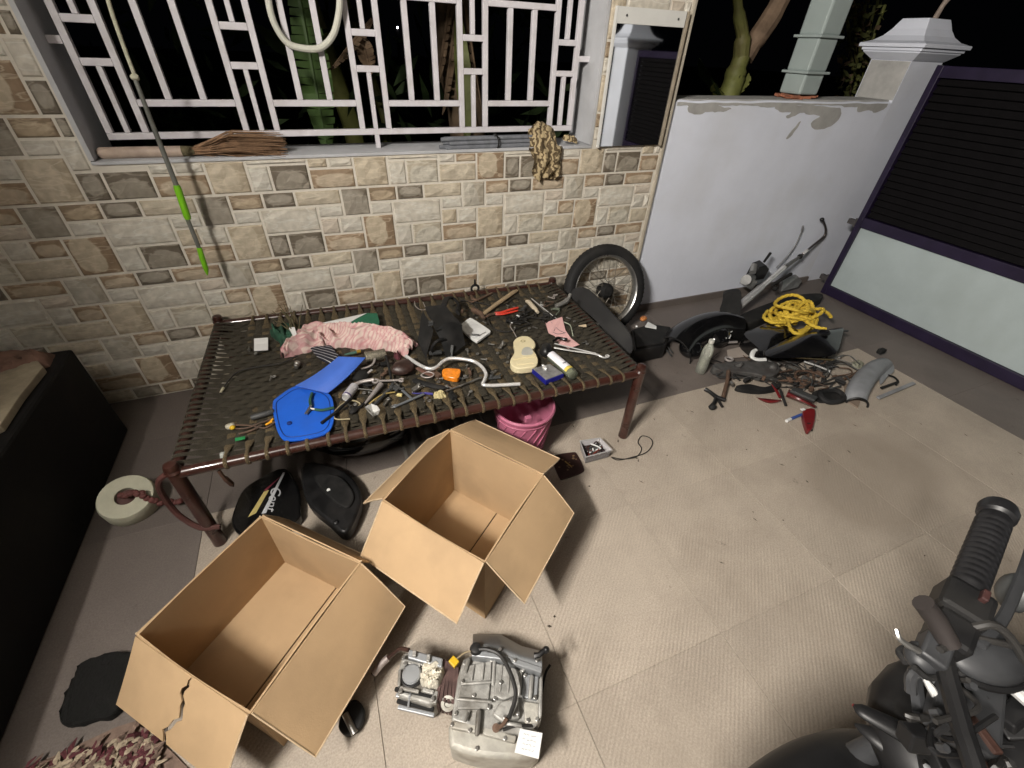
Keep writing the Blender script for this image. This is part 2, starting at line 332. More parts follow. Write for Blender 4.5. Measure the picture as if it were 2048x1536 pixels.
# (u0, u1, v0, v1, colour choices) of the 0.60 x 0.30 m cladding tile
LAY = [(.070, .197, .170, .300, ('diag', 'diag', 'slab')), (.197, .333, .228, .300, ('brown', 'brown', 'brownrim')), (.333, .468, .228, .300, ('grey', 'grey', 'grey')),
       (.468, .670, .228, .300, ('tanlong', 'tanlong', 'brownrim')), (.197, .305, .168, .228, ('pale', 'pale', 'pale')), (.305, .552, .112, .228, ('cream', 'cream', 'cream')),
       (.552, .670, .170, .228, ('pale', 'pale', 'pink')), (.552, .640, .089, .170, ('tan', 'pink', 'pale')), (.640, .750, .089, .170, ('cream', 'pale', 'brownrim')),
       (.552, .750, .000, .089, ('brownrim', 'brownrim', 'tanlong')), (.750, .905, .000, .168, ('tan', 'tan', 'tanbrown')), (.305, .392, .000, .112, ('pale', 'grey', 'cream')),
       (.392, .552, .000, .112, ('domegrey', 'domegrey', 'domepale'))]
def stone_mesh(w, h, seed, nx, nz):
    rnd = random.Random(seed); b = B(); g = 0.0042; w2, h2 = w/2-g, h/2-g; e = min(0.006, w2*0.4, h2*0.4)
    W = nx+1; vs = []
    for j in range(nz+1):
        for i in range(nx+1):
            edge = i in (0, nx) or j in (0, nz)
            x = -w2+e + 2*(w2-e)*i/nx + (0 if edge else rnd.uniform(-.25, .25)*2*w2/nx); z = -h2+e + 2*(h2-e)*j/nz + (0 if edge else rnd.uniform(-.25, .25)*2*h2/nz)
            vs.append((x, -(0.004+rnd.uniform(0, 0.0015)) if edge else -(0.006+rnd.uniform(0, 0.0045)), z))
    fs = [(j*W+i, j*W+i+1, (j+1)*W+i+1, (j+1)*W+i) for j in range(nz) for i in range(nx)]
    rim = [i for i in range(nx)] + [nx+W*j for j in range(nz)] + [nz*W+nx-i for i in range(nx)] + [(nz-j)*W for j in range(nz)]; n0 = len(vs)
    for k in rim:
        x, y, z = vs[k]; vs.append((x*(w2/(w2-e)), 0.001, z*(h2/(h2-e))))
    m = len(rim); fs += [(rim[k], n0+k, n0+(k+1) % m, rim[(k+1) % m]) for k in range(m)]
    b.add(vs, fs); return b
SC = {}; loose = {}; nst = 0
rnd = random.Random(11)
for tj in range(-1, 10):
    for ti in range(-5, 4):
        tx, tz = 0.6*ti, 0.072+0.3*tj; vt = rnd.choice((0, 0, 1, 2, 2))
        for k, (u0, u1, v0, v1, ch) in enumerate(LAY):
            x0, x1, z0, z1 = max(tx+u0, WL), min(tx+u1, WR-0.012), max(tz+v0, 0.0), min(tz+v1, WT)
            if x1 > WX0 and x0 < WX1 and z1 > WZ0 and z0 < WZ1:      # leave the window opening free
                opts = [(x0, x1, z0, WZ0-0.004), (x0, WX0-0.006, z0, z1), (WX1+0.006, x1, z0, z1), (x0, x1, WZ1+0.004, z1)]
                opts = [q for q in opts if q[1]-q[0] > 0 and q[3]-q[2] > 0]
                if not opts: continue
                x0, x1, z0, z1 = max(opts, key=lambda q: (q[1]-q[0])*(q[3]-q[2]))
            if x1-x0 < 0.018 or z1-z0 < 0.014: continue
            full = abs(x1-x0-(u1-u0)) < 1e-4 and abs(z1-z0-(v1-v0)) < 1e-4
            mk = ch[vt] if rnd.random() < 0.85 else rnd.choice(ch)
            w, h = x1-x0, z1-z0; cxx, czz = (x0+x1)/2, (z0+z1)/2
            seen = -1.36 < x1 and z0 < 1.75 and (z0 > 0.1 or cxx < -0.6) and not (x1 < -1.15 and z0 < 0.25)
            nx, nz = (4 if w > 0.12 else 3), (3 if h > 0.07 else 2)
            if seen and nst < 300:
                key = (k, mk, rnd.randrange(3)) if full else (ti, tj, k)
                if key not in SC:
                    me = stone_mesh(w, h, hash(key) & 0xffff, nx, nz).mesh('stone'); me.materials.append(SM[mk]); SC[key] = me
                o = bpy.data.objects.new('stone', SC[key]); COL.objects.link(o); o.parent = wall; o.location = (cxx-0.3, 0, czz); nst += 1
            else:
                bb = stone_mesh(w, h, k*7+ti, nx, nz); lb = loose.setdefault(mk, B()); lb.add([p+Vector((cxx, 0, czz)) for p in bb.v], bb.f)
for mk, lb in loose.items():
    o = part('stone_facing', lb, SM[mk], wall); o['kind'] = 'stuff'

# ---- white compound wall, gate pillars, gate
CW = mat('compound_wall_paint', (0.74, 0.775, 0.87), 0.75, var=0.05, vscale=2.2, bump=0.2, bscale=25, dirt=(0.60, 0.61, 0.63), dscale=1.6, damt=0.45)
BARE = mat('bare_plaster', (0.40, 0.395, 0.38), 0.9, var=0.18, vscale=9, bump=0.3, bscale=40)
cw = thing('compound_wall', 'white painted boundary wall with flaking top, right of the stone clad wall', 'wall', (2.8, 0, 0))
N_ = 46
def topz(u): return 1.328 + 0.006*noise.noise((u*14, 0.3, 0)) - 0.006*u
cb = B(); xs = [1.897 + (3.755-1.897)*i/N_ for i in range(N_+1)]
for i in range(N_):
    z0, z1 = topz(i/N_), topz((i+1)/N_)
    cb.add([(xs[i], 0.004, 0), (xs[i+1], 0.004, 0), (xs[i+1], 0.004, z1-0.01), (xs[i], 0.004, z0-0.01), (xs[i], 0.012, z0), (xs[i+1], 0.012, z1), (xs[i], 0.25, z0), (xs[i+1], 0.25, z1), (xs[i], 0.25, 0), (xs[i+1], 0.25, 0)],
           [(0, 1, 2, 3), (3, 2, 5, 4), (4, 5, 7, 6), (6, 7, 9, 8)])
part('wall_face', cb, CW, cw)
part('skirting', B().box((2.825, -0.004, 0.025), (1.855, 0.014, 0.05)), T_DARK, cw)
def patch(pts, parent, y=0.0025, seed=0):
    P = [aty(px, py, 0.003) for px, py in pts]; P = spline([(p.x, y, p.z) for p in P], 4, True)
    P = [p + Vector((noise.noise((p.x*30, p.z*30, seed))*0.008, 0, noise.noise((p.x*30, p.z*30, seed+5))*0.008)) for p in P]
    b = B(); b.prism(P, (0, 0.004, 0)); part('plaster_patch', b, BARE, parent, label='flaked grey plaster patch')
patch([(1376, 214), (1400, 210), (1450, 214), (1462, 218), (1440, 224), (1420, 223), (1400, 228), (1380, 226)], cw)
patch([(1552, 213), (1600, 210), (1660, 214), (1682, 218), (1678, 238), (1655, 256), (1630, 258), (1622, 246), (1640, 232), (1612, 228), (1600, 226), (1580, 236), (1572, 234), (1582, 224), (1560, 224)], cw, seed=2)
patch([(1596, 246), (1602, 244), (1590, 262), (1578, 276), (1574, 274)], cw, seed=3)
patch([(1720, 212), (1770, 209), (1768, 218), (1750, 225), (1738, 220), (1716, 224)], cw, seed=4)
tp = [aty(1352+ (1772-1352)*i/60, 215, 0.004).x for i in range(61)]; tpb = B(); low_ = [V(x, 0.0018, 1.306 - 0.010*abs(noise.noise((x*9, 1, 0))) - (0.010 if noise.noise((x*4, 7, 0)) > .1 else 0) + 0.004*noise.noise((x*40, 3, 0))) for x in tp]; upp = [V(x, 0.0018, topz((x-1.897)/1.858)-0.0095) for x in tp]
for i in range(60): tpb.add([low_[i], low_[i+1], upp[i+1], upp[i]], [(0, 1, 2, 3)])
part('cement_edge', tpb, BARE, cw)
part('bare_coping', B().box((2.826, 0.135, 1.3235), (1.84, 0.22, 0.018)), BARE, cw)

def pillar(name, x0, y0, label, mside):
    t = thing(name, label, 'gate pillar', (x0+0.165, y0+0.14, 0), 'gate pillars')
    W_, D_ = 0.33, 0.28; cx, cy = x0+W_/2, y0+D_/2
    part('shaft', B().box((cx, cy+0.002, 0.775), (W_, D_-0.004, 1.55)), CW, t)
    part('bare_side', B().box((x0-0.0015, cy, 1.44), (0.003, D_-0.012, 0.215)), BARE, t) if mside else None
    def ring(prof, nm, m):
        b = B(); vs = []
        for o, z in prof: vs += [(cx-W_/2-o, cy-D_/2-o, z), (cx+W_/2+o, cy-D_/2-o, z), (cx+W_/2+o, cy+D_/2+o, z), (cx-W_/2-o, cy+D_/2+o, z)]
        n = len(prof); fs = [(i*4+k, i*4+(k+1) % 4, i*4+4+(k+1) % 4, i*4+4+k) for i in range(n-1) for k in range(4)] + [(3, 2, 1, 0), tuple(range(n*4-4, n*4))]
        b.add(vs, fs); part(nm, b, m, t, bev=0.003)
    ring([(0.0, 1.551), (0.012, 1.56), (0.05, 1.592), (0.052, 1.6)], 'neck_moulding', CW)
    ring([(0.06, 1.601), (0.062, 1.617)], 'lower_band', CW)
    ring([(0.078, 1.619), (0.08, 1.638), (0.074, 1.642)], 'upper_band', CW)
    ring([(0.066, 1.643), (0.03, 1.655), (-0.005, 1.682), (-0.03, 1.718), (-0.045, 1.752), (-0.055, 1.772)], 'cap', CW)
    return t
pl = pillar('gate_pillar', 3.755, 0.002, 'white gate pillar with curved cap at the end of the boundary wall', True)
part('rod', B().tube([(3.93, 0.1, 1.77), (3.945, 0.1, 1.84), (3.965, 0.09, 1.90)], [0.016, 0.014, 0.02], 8), mat('rusty_pipe', (0.30, 0.24, 0.20), 0.7, var=0.3, vscale=30), pl, smooth=True)
pillar('gate_pillar', 3.60, -3.43, 'white gate pillar at the far gate end, seen in the wall mirror', False)

GP = mat('gate_purple', (0.012, 0.007, 0.026), 0.45, var=0.3, vscale=8)
GPAN = mat('gate_panel_paint', (0.37, 0.43, 0.435), 0.5, var=0.08, vscale=3, bump=0.1, bscale=30, dirt=(0.30, 0.345, 0.34), dscale=2.5, damt=0.4)
GSL = mat('gate_slat_black', (0.0035, 0.003, 0.0035), 0.8, spec=0.15, var=0.3, vscale=10)
gate = thing('driveway_gate', 'dark purple framed gate with black slats above a pale grey-green panel', 'gate', (3.69, -1.62, 0))
Y0, Y1 = -3.06, -0.20
part('bottom_rail', B().box((3.71, (Y0+Y1)/2, 0.041), (0.05, Y1-Y0, 0.074)), GP, gate, bev=0.003)
part('panel', B().box((3.715, (Y0+Y1)/2, 0.315), (0.02, Y1-Y0-0.06, 0.47)), GPAN, gate)
part('middle_rail', B().box((3.71, (Y0+Y1)/2, 0.587), (0.05, Y1-Y0, 0.07)), GP, gate, bev=0.003)
part('top_rail', B().box((3.71, (Y0+Y1)/2, 1.505), (0.05, Y1-Y0, 0.06)), GP, gate, bev=0.003)
for y in (Y0+0.02, Y1-0.02): part('stile', B().box((3.7095, y, 0.77), (0.055, 0.04, 1.534)), GP, gate, bev=0.003)
slm = B().box((0, 0, 0), (0.006, Y1-Y0-0.09, 0.040), Matrix.Rotation(R_(32), 3, 'Y')).mesh('slat'); slm.materials.append(GSL)
nz = 20
for i in range(nz):
    o = bpy.data.objects.new('slat', slm); COL.objects.link(o); o.parent = gate; o.location = (0.02, (Y0+Y1)/2+1.62, 0.648 + (1.455-0.648)*i/(nz-1))
part('backing', B().box((3.742, (Y0+Y1)/2, 1.05), (0.004, Y1-Y0-0.09, 0.86)), mat('gate_backing', (0.006, 0.006, 0.007), 0.8), gate)
for z in (0.12, 0.57): part('hinge', B().box((3.70, -0.165, z), (0.03, 0.06, 0.035)).cyl((3.70, -0.19, z-0.03), (3.70, -0.19, z+0.03), 0.012), mat('hinge_iron', (0.06, 0.055, 0.055), 0.6), gate)

# ---- window grille
GR = mat('grille_white', (0.66, 0.64, 0.67), 0.45, var=0.06, vscale=12, dirt=(0.42, 0.38, 0.36), dscale=14, damt=0.3)
gr = thing('window_grille', 'white painted square-bar metal grille in the window opening', 'window grille', (0.29, 0.115, 1.19))
gy = 0.115; tb = 0.0125
def vbar(x, z0, z1, w=0.024): part('bar', B().box((x, gy, (z0+z1)/2), (w, 0.024, z1-z0)), GR, gr, bev=0.002)
def hbar(x0, x1, z, w=0.024): part('bar', B().box(((x0+x1)/2, gy, z), (x1-x0, 0.0235, w)), GR, gr, bev=0.002)
cols = [-0.69, -0.20, 0.2885, 0.775, 1.263]; Zb, Zl, Zs0, Zs1, Zh, Zt = 1.188, 1.302, 1.431, 1.556, 1.683, 1.797
for z in (Zb, Zt): hbar(-0.763, 1.335, z)
for k, x in enumerate(cols):
    for s in (-0.061, 0.061): vbar(x+s, Zb+tb, Zt-tb)
    for z in (Zs0, Zs1): hbar(x-0.061+tb, x+0.061-tb, z)
    vbar(x, Zb+tb, Zs0-tb, 0.019); vbar(x, Zs1+tb, Zt-tb, 0.019)
    if k < 4:
        xc = (x+cols[k+1])/2
        for z in (Zl, Zh): hbar(x+0.061+tb, cols[k+1]-0.061-tb, z)
        for s in (-0.061, 0.061): vbar(xc+s, Zl+tb, Zh-tb)
part('foot', B().box((0.2885, gy, 1.146), (0.02, 0.02, 0.062)), GR, gr)
for x0, x1 in ((-0.815, -0.765), (1.337, 1.405)): part('bracket', B().box(((x0+x1)/2, gy, 1.494), (x1-x0, 0.022, 0.024)), GR, gr)

# ---- mirror
mi = thing('wall_mirror', 'tall mirror with white top strip hung on the stone wall, reflecting the gate', 'mirror', (1.64, -0.02, 1.11))
mx0, mx1, mz0, mz1 = 1.438, 1.845, 1.112, 1.70
gm = bpy.data.materials.new('mirror_glass'); gm.use_nodes = True; gb = gm.node_tree.nodes['Principled BSDF']; gb.inputs['Metallic'].default_value = 1; gb.inputs['Roughness'].default_value = 0.03; gb.inputs['Base Color'].default_value = (0.72, 0.74, 0.74, 1)
part('glass', B().box(((mx0+mx1)/2, -0.024, (mz0+mz1)/2), (mx1-mx0-0.012, 0.006, mz1-mz0-0.01)), gm, mi)
WP = mat('mirror_white_trim', (0.66, 0.66, 0.63), 0.5, var=0.06)
part('top_strip', B().box(((mx0+mx1)/2-0.004, -0.030, 1.668), (mx1-mx0-0.012, 0.008, 0.062)), WP, mi, bev=0.001)
part('side_trim', B().box((mx0, -0.024, (mz0+mz1)/2), (0.008, 0.02, mz1-mz0)), WP, mi)
part('side_trim', B().box((mx1+0.004, -0.02, (mz0+mz1)/2), (0.012, 0.03, mz1-mz0)), mat('mirror_wood', (0.34, 0.29, 0.22), 0.7, var=0.3, vscale=20), mi)
part('backing_board', B().box(((mx0+mx1)/2, -0.0155, (mz0+mz1)/2), (mx1-mx0-0.01, 0.009, mz1-mz0-0.004)), mat('mirror_back', (0.2, 0.16, 0.12), 0.8), mi)
for x in (1.49, 1.79): part('screw', B().cyl((x, -0.033, 1.668), (x, -0.0365, 1.668), 0.005, 10), mat('screw_steel', (0.3, 0.3, 0.3), 0.4, 1.0), mi)

# ---- black plinth at the left
PL = mat('black_granite', (0.006, 0.0055, 0.0055), 0.7, var=0.4, vscale=40, dirt=(0.012, 0.011, 0.010), dscale=3, spec=0.3)
solo('plinth', B().box((-1.86, -2.0, 0.235), (1.50, 3.5, 0.47)), PL, 'low black granite plinth along the left side of the porch', 'plinth', (-1.86, -2.0, 0), bev=0.012)

# ---- porch lamp: a tube light on the verandah column (out of frame, left of the viewer)
vc = solo('verandah_column', B().box((-1.70, LAMP_POS.y, 1.685), (0.22, 0.22, 2.43)), MATS['house_plaster'], 'square plastered verandah column standing on the black plinth', 'column', (-1.70, LAMP_POS.y, 0.47), bev=0.01)
lt = thing('tube_light', 'lit tube light fixed to the verandah column', 'lamp', (-1.585, LAMP_POS.y, LAMP_POS.z-0.05))
part('housing', B().box((-1.565, LAMP_POS.y, LAMP_POS.z), (0.045, 0.80, 0.07)), WHITE, lt, bev=0.006)
part('tube', B().cyl((-1.528, LAMP_POS.y-0.38, LAMP_POS.z), (-1.528, LAMP_POS.y+0.38, LAMP_POS.z), 0.013, 12), mat('tube_glow', (0.9, 0.9, 0.88), 0.4, emis=(1, 0.95, 0.88), estr=8), lt, smooth=True)
ld = bpy.data.lights.new('lamp_light', 'AREA'); ld.shape = 'RECTANGLE'; ld.size = 0.18; ld.size_y = 0.70; ld.energy = LAMP_W; ld.spread = R_(LAMP_SPREAD); ld.color = (1.0, 0.94, 0.865)
lo = bpy.data.objects.new('lamp_light', ld); COL.objects.link(lo); lo.parent = lt; lo.location = LAMP_POS - lt.location
_n = V(math.cos(R_(LAMP_TILT)), 0, -math.sin(R_(LAMP_TILT))); _y = V(0, 1, 0); _z = -_n; _x = _y.cross(_z)
lo.rotation_euler = Matrix((_x, _y, _z)).transposed().to_euler()

# ================================================================== THE COT
cot = thing('charpai_cot', 'maroon steel cot strung with dark woven straps, covered in tools and parts', 'cot', (0.27, -0.6, 0))
MAR = mat('maroon_steel', (0.042, 0.015, 0.011), 0.28, var=0.35, vscale=14, dirt=(0.075, 0.045, 0.034), dscale=12, damt=0.4, coat=0.4)
ZR = 0.395
cFL, cFR, cBL, cBR = V(-0.638, -1.068, ZR), V(1.157, -1.098, ZR), V(-0.612, -0.066, ZR), V(1.175, -0.150, ZR)
for nm, a, b in (('front_rail', cFL, cFR), ('back_rail', cBL, cBR), ('end_rail', cFL, cBL), ('end_rail', cFR, cBR)):
    part(nm, B().tube([a, a.lerp(b, .25), a.lerp(b, .5), a.lerp(b, .75), b], 0.0185, 14), MAR, cot, smooth=True)
for c in (cFL, cFR, cBL, cBR):
    part('leg', B().tube([V(c.x, c.y, 0.001), V(c.x, c.y, 0.03), V(c.x, c.y, ZR+0.012)], [0.024, 0.0225, 0.0225], 16), MAR, cot, smooth=True)
    part('finial', B().lathe([(0.023, 0), (0.027, 0.004), (0.022, 0.012), (0.024, 0.02), (0.019, 0.034), (0.0, 0.042)], (c.x, c.y, ZR+0.010), n=16), MAR, cot, smooth=True)
def strap_mat(name, c1, c2, sc):
    m = bpy.data.materials.new(name); m.use_nodes = True; N = m.node_tree.nodes; L = m.node_tree.links; b = N['Principled BSDF']
    tc = N.new('ShaderNodeTexCoord'); mp = N.new('ShaderNodeMapping'); mp.inputs['Rotation'].default_value = (0, 0, R_(45)); L.new(tc.outputs['Object'], mp.inputs[0])
    w = N.new('ShaderNodeTexWave'); w.inputs['Scale'].default_value = sc; w.inputs['Distortion'].default_value = 9; w.inputs['Detail'].default_value = 4; w.inputs['Detail Scale'].default_value = 3
    L.new(mp.outputs[0], w.inputs['Vector']); c = N.new('ShaderNodeValToRGB'); c.color_ramp.elements[0].color = (*c1, 1); c.color_ramp.elements[1].color = (*c2, 1)
    c.color_ramp.elements[0].position = 0.35; c.color_ramp.elements[1].position = 0.9
    L.new(w.outputs['Fac'], c.inputs[0]); L.new(c.outputs[0], b.inputs['Base Color']); b.inputs['Roughness'].default_value = 0.6
    bp = N.new('ShaderNodeBump'); bp.inputs['Strength'].default_value = 0.7; bp.inputs['Distance'].default_value = 0.003; L.new(w.outputs['Fac'], bp.inputs['Height']); L.new(bp.outputs[0], b.inputs['Normal'])
    return m
SX = strap_mat('strap_olive', (0.013, 0.011, 0.007), (0.10, 0.084, 0.054), 130)
SY = strap_mat('strap_bronze', (0.026, 0.019, 0.010), (0.30, 0.222, 0.115), 130)
def ribbon(path, ws, side):
    b = B(); vs = []; side = Vector(side)
    for i, p in enumerate(path):
        t = (path[min(i+1, len(path)-1)]-path[max(i-1, 0)]).normalized(); n = side.cross(t).normalized(); w = ws[i]
        for s, h in ((-1, -.0008), (-.6, .0018), (.6, .0018), (1, -.0008), (.6, -.0012), (-.6, -.0012)): vs.append(p + side*(s*w/2) + n*h)
    m = len(path); fs = [(i*6+k, i*6+(k+1) % 6, i*6+6+(k+1) % 6, i*6+6+k) for i in range(m-1) for k in range(6)] + [tuple(range(6)), tuple(range(m*6-6, m*6))]
    return b.add(vs, fs)
def strap(A, Bp, nO, wave, w, wr, zc, mt, wrap=True, inset=0.03):
    """from rail point A to rail point B, wrapped round both rails, waving over and under the crossing straps"""
    d = (Bp-A); L_ = d.length; d = d/L_; side = d.cross(V(0, 0, 1)).normalized(); R0 = 0.0212; path = []; ws = []
    if wrap:
        for k in range(10): a = math.pi*(1.75 - 1.25*k/9); path.append(A + d*(math.cos(a)*R0) + V(0, 0, math.sin(a)*R0)); ws.append(wr)
    n = nO*3; s0, s1 = inset, L_-inset
    for k in range(n+1):
        s = s0+(s1-s0)*k/n; e = max(0.0, min(1, (s-0.03)/0.05, (L_-0.03-s)/0.05)); sag = -0.012*math.sin(math.pi*s/L_)
        path.append(A + d*s + V(0, 0, 0.019*(1-e) + e*(zc + wave(s/L_)) + sag)); ws.append(wr+(w-wr)*e)
    if wrap:
        for k in range(10): a = math.pi*(0.5 - 1.25*k/9); path.append(Bp + d*(math.cos(a)*R0) + V(0, 0, math.sin(a)*R0)); ws.append(wr)
    part('strap', ribbon(path, ws, side), mt, cot, smooth=True, ang=60)
NX, NY = 30, 49; AMP = 0.0030; T0, T1 = 0.085, 0.945
for i in range(NX):
    t = (i+0.9)/(NX+0.8); j = random.uniform(-.004, .004)
    strap(cFL.lerp(cBL, t+j), cFR.lerp(cBR, t+j*0.4), NY+6, lambda q, i=i: AMP*math.cos(math.pi*((q-T0)/(T1-T0)*(NY-1) + i)), 0.0345, 0.0185, 0.0085, SX)
for i in range(NY):
    t = T0 + (T1-T0)*i/(NY-1); j = random.uniform(-.003, .003); gold = i % 2 == 0
    strap(cFL.lerp(cFR, t+j), cBL.lerp(cBR, t), NX+2, lambda q, i=i: -AMP*math.cos(math.pi*(q*(NX+0.8)-0.9 + i)), 0.0335, 0.0125, 0.0085, SY if gold else SX, gold, 0.03 if gold else 0.055)

# ================================================================== CARDBOARD BOXES
def card_mat(name, col):
    m = mat(name, col, 0.78, var=0.07, vscale=3.5, bump=0.08, bscale=220, dirt=tuple(c*0.68 for c in col), dscale=5, damt=0.5); return m
CARD = card_mat('cardboard', (0.46, 0.315, 0.178)); CARDE = mat('cardboard_edge', (0.54, 0.41, 0.265), 0.85, var=0.15, vscale=60)
def carton(name, label, FL, FR, NR, NL, H, flaps, flute, tear=None):
    """FL.. are the rim corners in plan; flaps: edge -> (length, angle below horizontal)"""
    c = (FL+FR+NR+NL)/4; t = thing(name, label, 'cardboard box', (c.x, c.y, 0)); th = 0.005
    corners = {'far': (FL, FR), 'right': (FR, NR), 'near': (NR, NL), 'left': (NL, FL)}
    for nm, (a, b) in corners.items():
        e = (b-a).normalized(); o = V(e.y, -e.x, 0); 
        if o.dot((a+b)/2-c) < 0: o = -o
        a0, b0 = V(a.x, a.y, 0), V(b.x, b.y, 0)
        ext = 0.0 if nm in ('far', 'near') else -th
        g = B(); p = [a0 + e*(-ext) + V(0, 0, 0.002), b0 - e*(-ext) + V(0, 0, 0.002), b0 - e*(-ext) + V(0, 0, H), a0 + e*(-ext) + V(0, 0, H)]
        # slight inward/outward warp of a real carton wall
        def fn(u, v, p=p, o=o): 
            q = p[0].lerp(p[1], u).lerp(p[3].lerp(p[2], u), v); return q + o*(0.006*math.sin(math.pi*u)*v*(1 if nm in ('left', 'near') else -0.6))
        g.grid(fn, 6, 4, th, -o); part('wall', g, CARD, t)
        if nm not in flaps: continue
        L_, ang = flaps[nm]; w = o*math.cos(R_(ang)) - V(0, 0, 1)*math.sin(R_(ang)); nrm = e.cross(w).normalized()
        if nrm.z < 0: nrm = -nrm
        A, Bq = V(a.x, a.y, H) + e*0.003 + o*0.002, V(b.x, b.y, H) - e*0.003 + o*0.002
        def fl(u, v, A=A, Bq=Bq, w=w, L_=L_, nrm=nrm, e=e): 
            q = A.lerp(Bq, u) + w*(L_*v); k = 0.004*v; q += e*(k*(1-2*u)) ; return q + nrm*(0.004*math.sin(v*3.0)*math.sin(u*2.6+1) + 0.002)
        if tear and tear[0] == nm:
            cut = tear[1]; gap = tear[2]
            def side(u0f, u1f, nu):
                return lambda u, v: fl(u0f(v) + (u1f(v)-u0f(v))*u, v) 
            cf = lambda v: cut + 0.05*v + 0.035*math.sin(v*9.0)*min(1, v*3) + 0.012*math.sin(v*31)
            g1 = B().grid(side(lambda v: 0.0, lambda v: cf(v)-gap*0.5*min(1, v*4+0.15), 5), 6, 14, 0.004, -nrm); part('flap', g1, CARD, t)
            g2 = B().grid(side(lambda v: cf(v)+gap*0.5*min(1, v*4+0.15), lambda v: 1.0, 5), 6, 14, 0.004, -nrm); part('flap', g2, CARD, t)
        else: part('flap', B().grid(fl, 6, 5, 0.004, -nrm), CARD, t)
        eb = B().tube([fl(0, v/5) for v in range(6)]+[fl(u/6, 1) for u in range(1, 7)]+[fl(1, 1-v/5) for v in range(1, 6)], 0.0027, 5) if not (tear and tear[0] == nm) else B().tube([fl(0, v/5) for v in range(6)], 0.0027, 5)
        part('raw_edge', eb, CARDE, t)
    # bottom: two long flaps meeting in a seam
    zf = 0.006
    f = flute
    for (u0, u1) in ((0.004, f-0.006), (f+0.006, 0.996)):
        q = [FL.lerp(FR, u0), FL.lerp(FR, u1), NL.lerp(NR, u1), NL.lerp(NR, u0)]
        q = [V(p.x, p.y, zf).lerp(V(c.x, c.y, zf), 0.012) for p in q]; part('bottom_flap', B().prism(q, (0, 0, -0.004)), CARD, t)
    q = [V(p.x, p.y, 0.0012).lerp(V(c.x, c.y, 0.0012), 0.02) for p in (FL, FR, NR, NL)]; part('bottom', B().prism(q, (0, 0, -0.0008)), mat('carton_under', (0.03, 0.018, 0.01), 0.9), t)
    return t
def rim(pts, z): return [at(px, py, z) for px, py in pts]
carton('cardboard_box', 'deeper open cardboard box beside the pink bucket, four flaps out', *rim(((900, 860), (1087, 950), (970, 1125), (765, 1000)), 0.36), 0.36,
       {'near': (0.19, 47), 'right': (0.175, 42), 'far': (0.17, 24), 'left': (0.15, 44)}, 0.55)
carton('cardboard_box', 'shallower open cardboard box in front with a torn near flap', *rim(((523, 1032), (722, 1125), (500, 1428), (272, 1270)), 0.28), 0.28,
       {'near': (0.185, 50), 'right': (0.205, 48), 'far': (0.13, 60), 'left': (0.19, 84)}, 0.60, tear=('near', 0.46, 0.03))

# a small cut label on the near side of the deeper box

# ================================================================== MATERIALS FOR THE CLUTTER
CHROME = mat('chrome', (0.78, 0.78, 0.77), 0.22, 0.5, var=0.15, vscale=20)
STEEL = mat('dull_steel', (0.36, 0.355, 0.34), 0.38, 0.9, var=0.3, vscale=25, dirt=(0.10, 0.08, 0.06), dscale=18, damt=0.5)
PALEM = mat('pale_metal', (0.52, 0.48, 0.46), 0.42, 0.6, var=0.15, vscale=20)
BLK = mat('black_plastic', (0.010, 0.010, 0.0105), 0.42, var=0.4, vscale=15, dirt=(0.035, 0.032, 0.03), dscale=10, damt=0.5)
BLKM = mat('black_matt', (0.013, 0.013, 0.013), 0.75, spec=0.3, var=0.35, vscale=18, dirt=(0.035, 0.032, 0.03), dscale=9, damt=0.5)
GLOSS = mat('black_gloss', (0.006, 0.006, 0.0065), 0.16, var=0.2, vscale=10, coat=0.4, dirt=(0.02, 0.019, 0.017), dscale=8, damt=0.35)
DGREY = mat('grey_plastic', (0.05, 0.052, 0.053), 0.5, var=0.25, vscale=12, dirt=(0.09, 0.085, 0.075), dscale=8, damt=0.4)
RUB = mat('tyre_rubber', (0.014, 0.014, 0.0145), 0.7, spec=0.35, var=0.3, vscale=20, dirt=(0.035, 0.033, 0.03), dscale=6, damt=0.5)
RUST = mat('rusty_steel', (0.13, 0.08, 0.055), 0.7, 0.3, var=0.4, vscale=30, dirt=(0.05, 0.045, 0.04), dscale=20)
WOOD = mat('worn_wood', (0.36, 0.27, 0.165), 0.65, var=0.2, vscale=18)
WPL = mat('white_plastic', (0.70, 0.71, 0.70), 0.35, var=0.05)
PAPER = mat('white_paper', (0.72, 0.72, 0.71), 0.85, var=0.05, vscale=20)
INK = mat('ink', (0.05, 0.05, 0.07), 0.7)
AMBER = mat('amber_lens', (0.80, 0.24, 0.02), 0.2, var=0.3, vscale=60, coat=0.5)
WIRE = mat('wire_black', (0.02, 0.019, 0.018), 0.5)
REDP = mat('red_plastic', (0.60, 0.045, 0.025), 0.4, var=0.15)
DRED = mat('dark_red_plastic', (0.15, 0.012, 0.014), 0.3, var=0.3, coat=0.3)
def clear_mat(name, col, rough=0.08, dens=0.35):
    """thin clear plastic: see-through walls with a glossy skin"""
    m = bpy.data.materials.new(name); m.use_nodes = True; N = m.node_tree.nodes; L = m.node_tree.links; b = N['Principled BSDF']; b.inputs['Base Color'].default_value = (*col, 1); b.inputs['Roughness'].default_value = rough
    t = N.new('ShaderNodeBsdfTransparent'); x = N.new('ShaderNodeMixShader'); fr = N.new('ShaderNodeFresnel'); fr.inputs[0].default_value = 1.45
    ad = N.new('ShaderNodeMath'); ad.operation = 'ADD'; ad.inputs[1].default_value = dens; ad.use_clamp = True; L.new(fr.outputs[0], ad.inputs[0])
    L.new(ad.outputs[0], x.inputs[0]); L.new(t.outputs[0], x.inputs[1]); L.new(b.outputs[0], x.inputs[2]); L.new(x.outputs[0], N['Material Output'].inputs[0]); return m
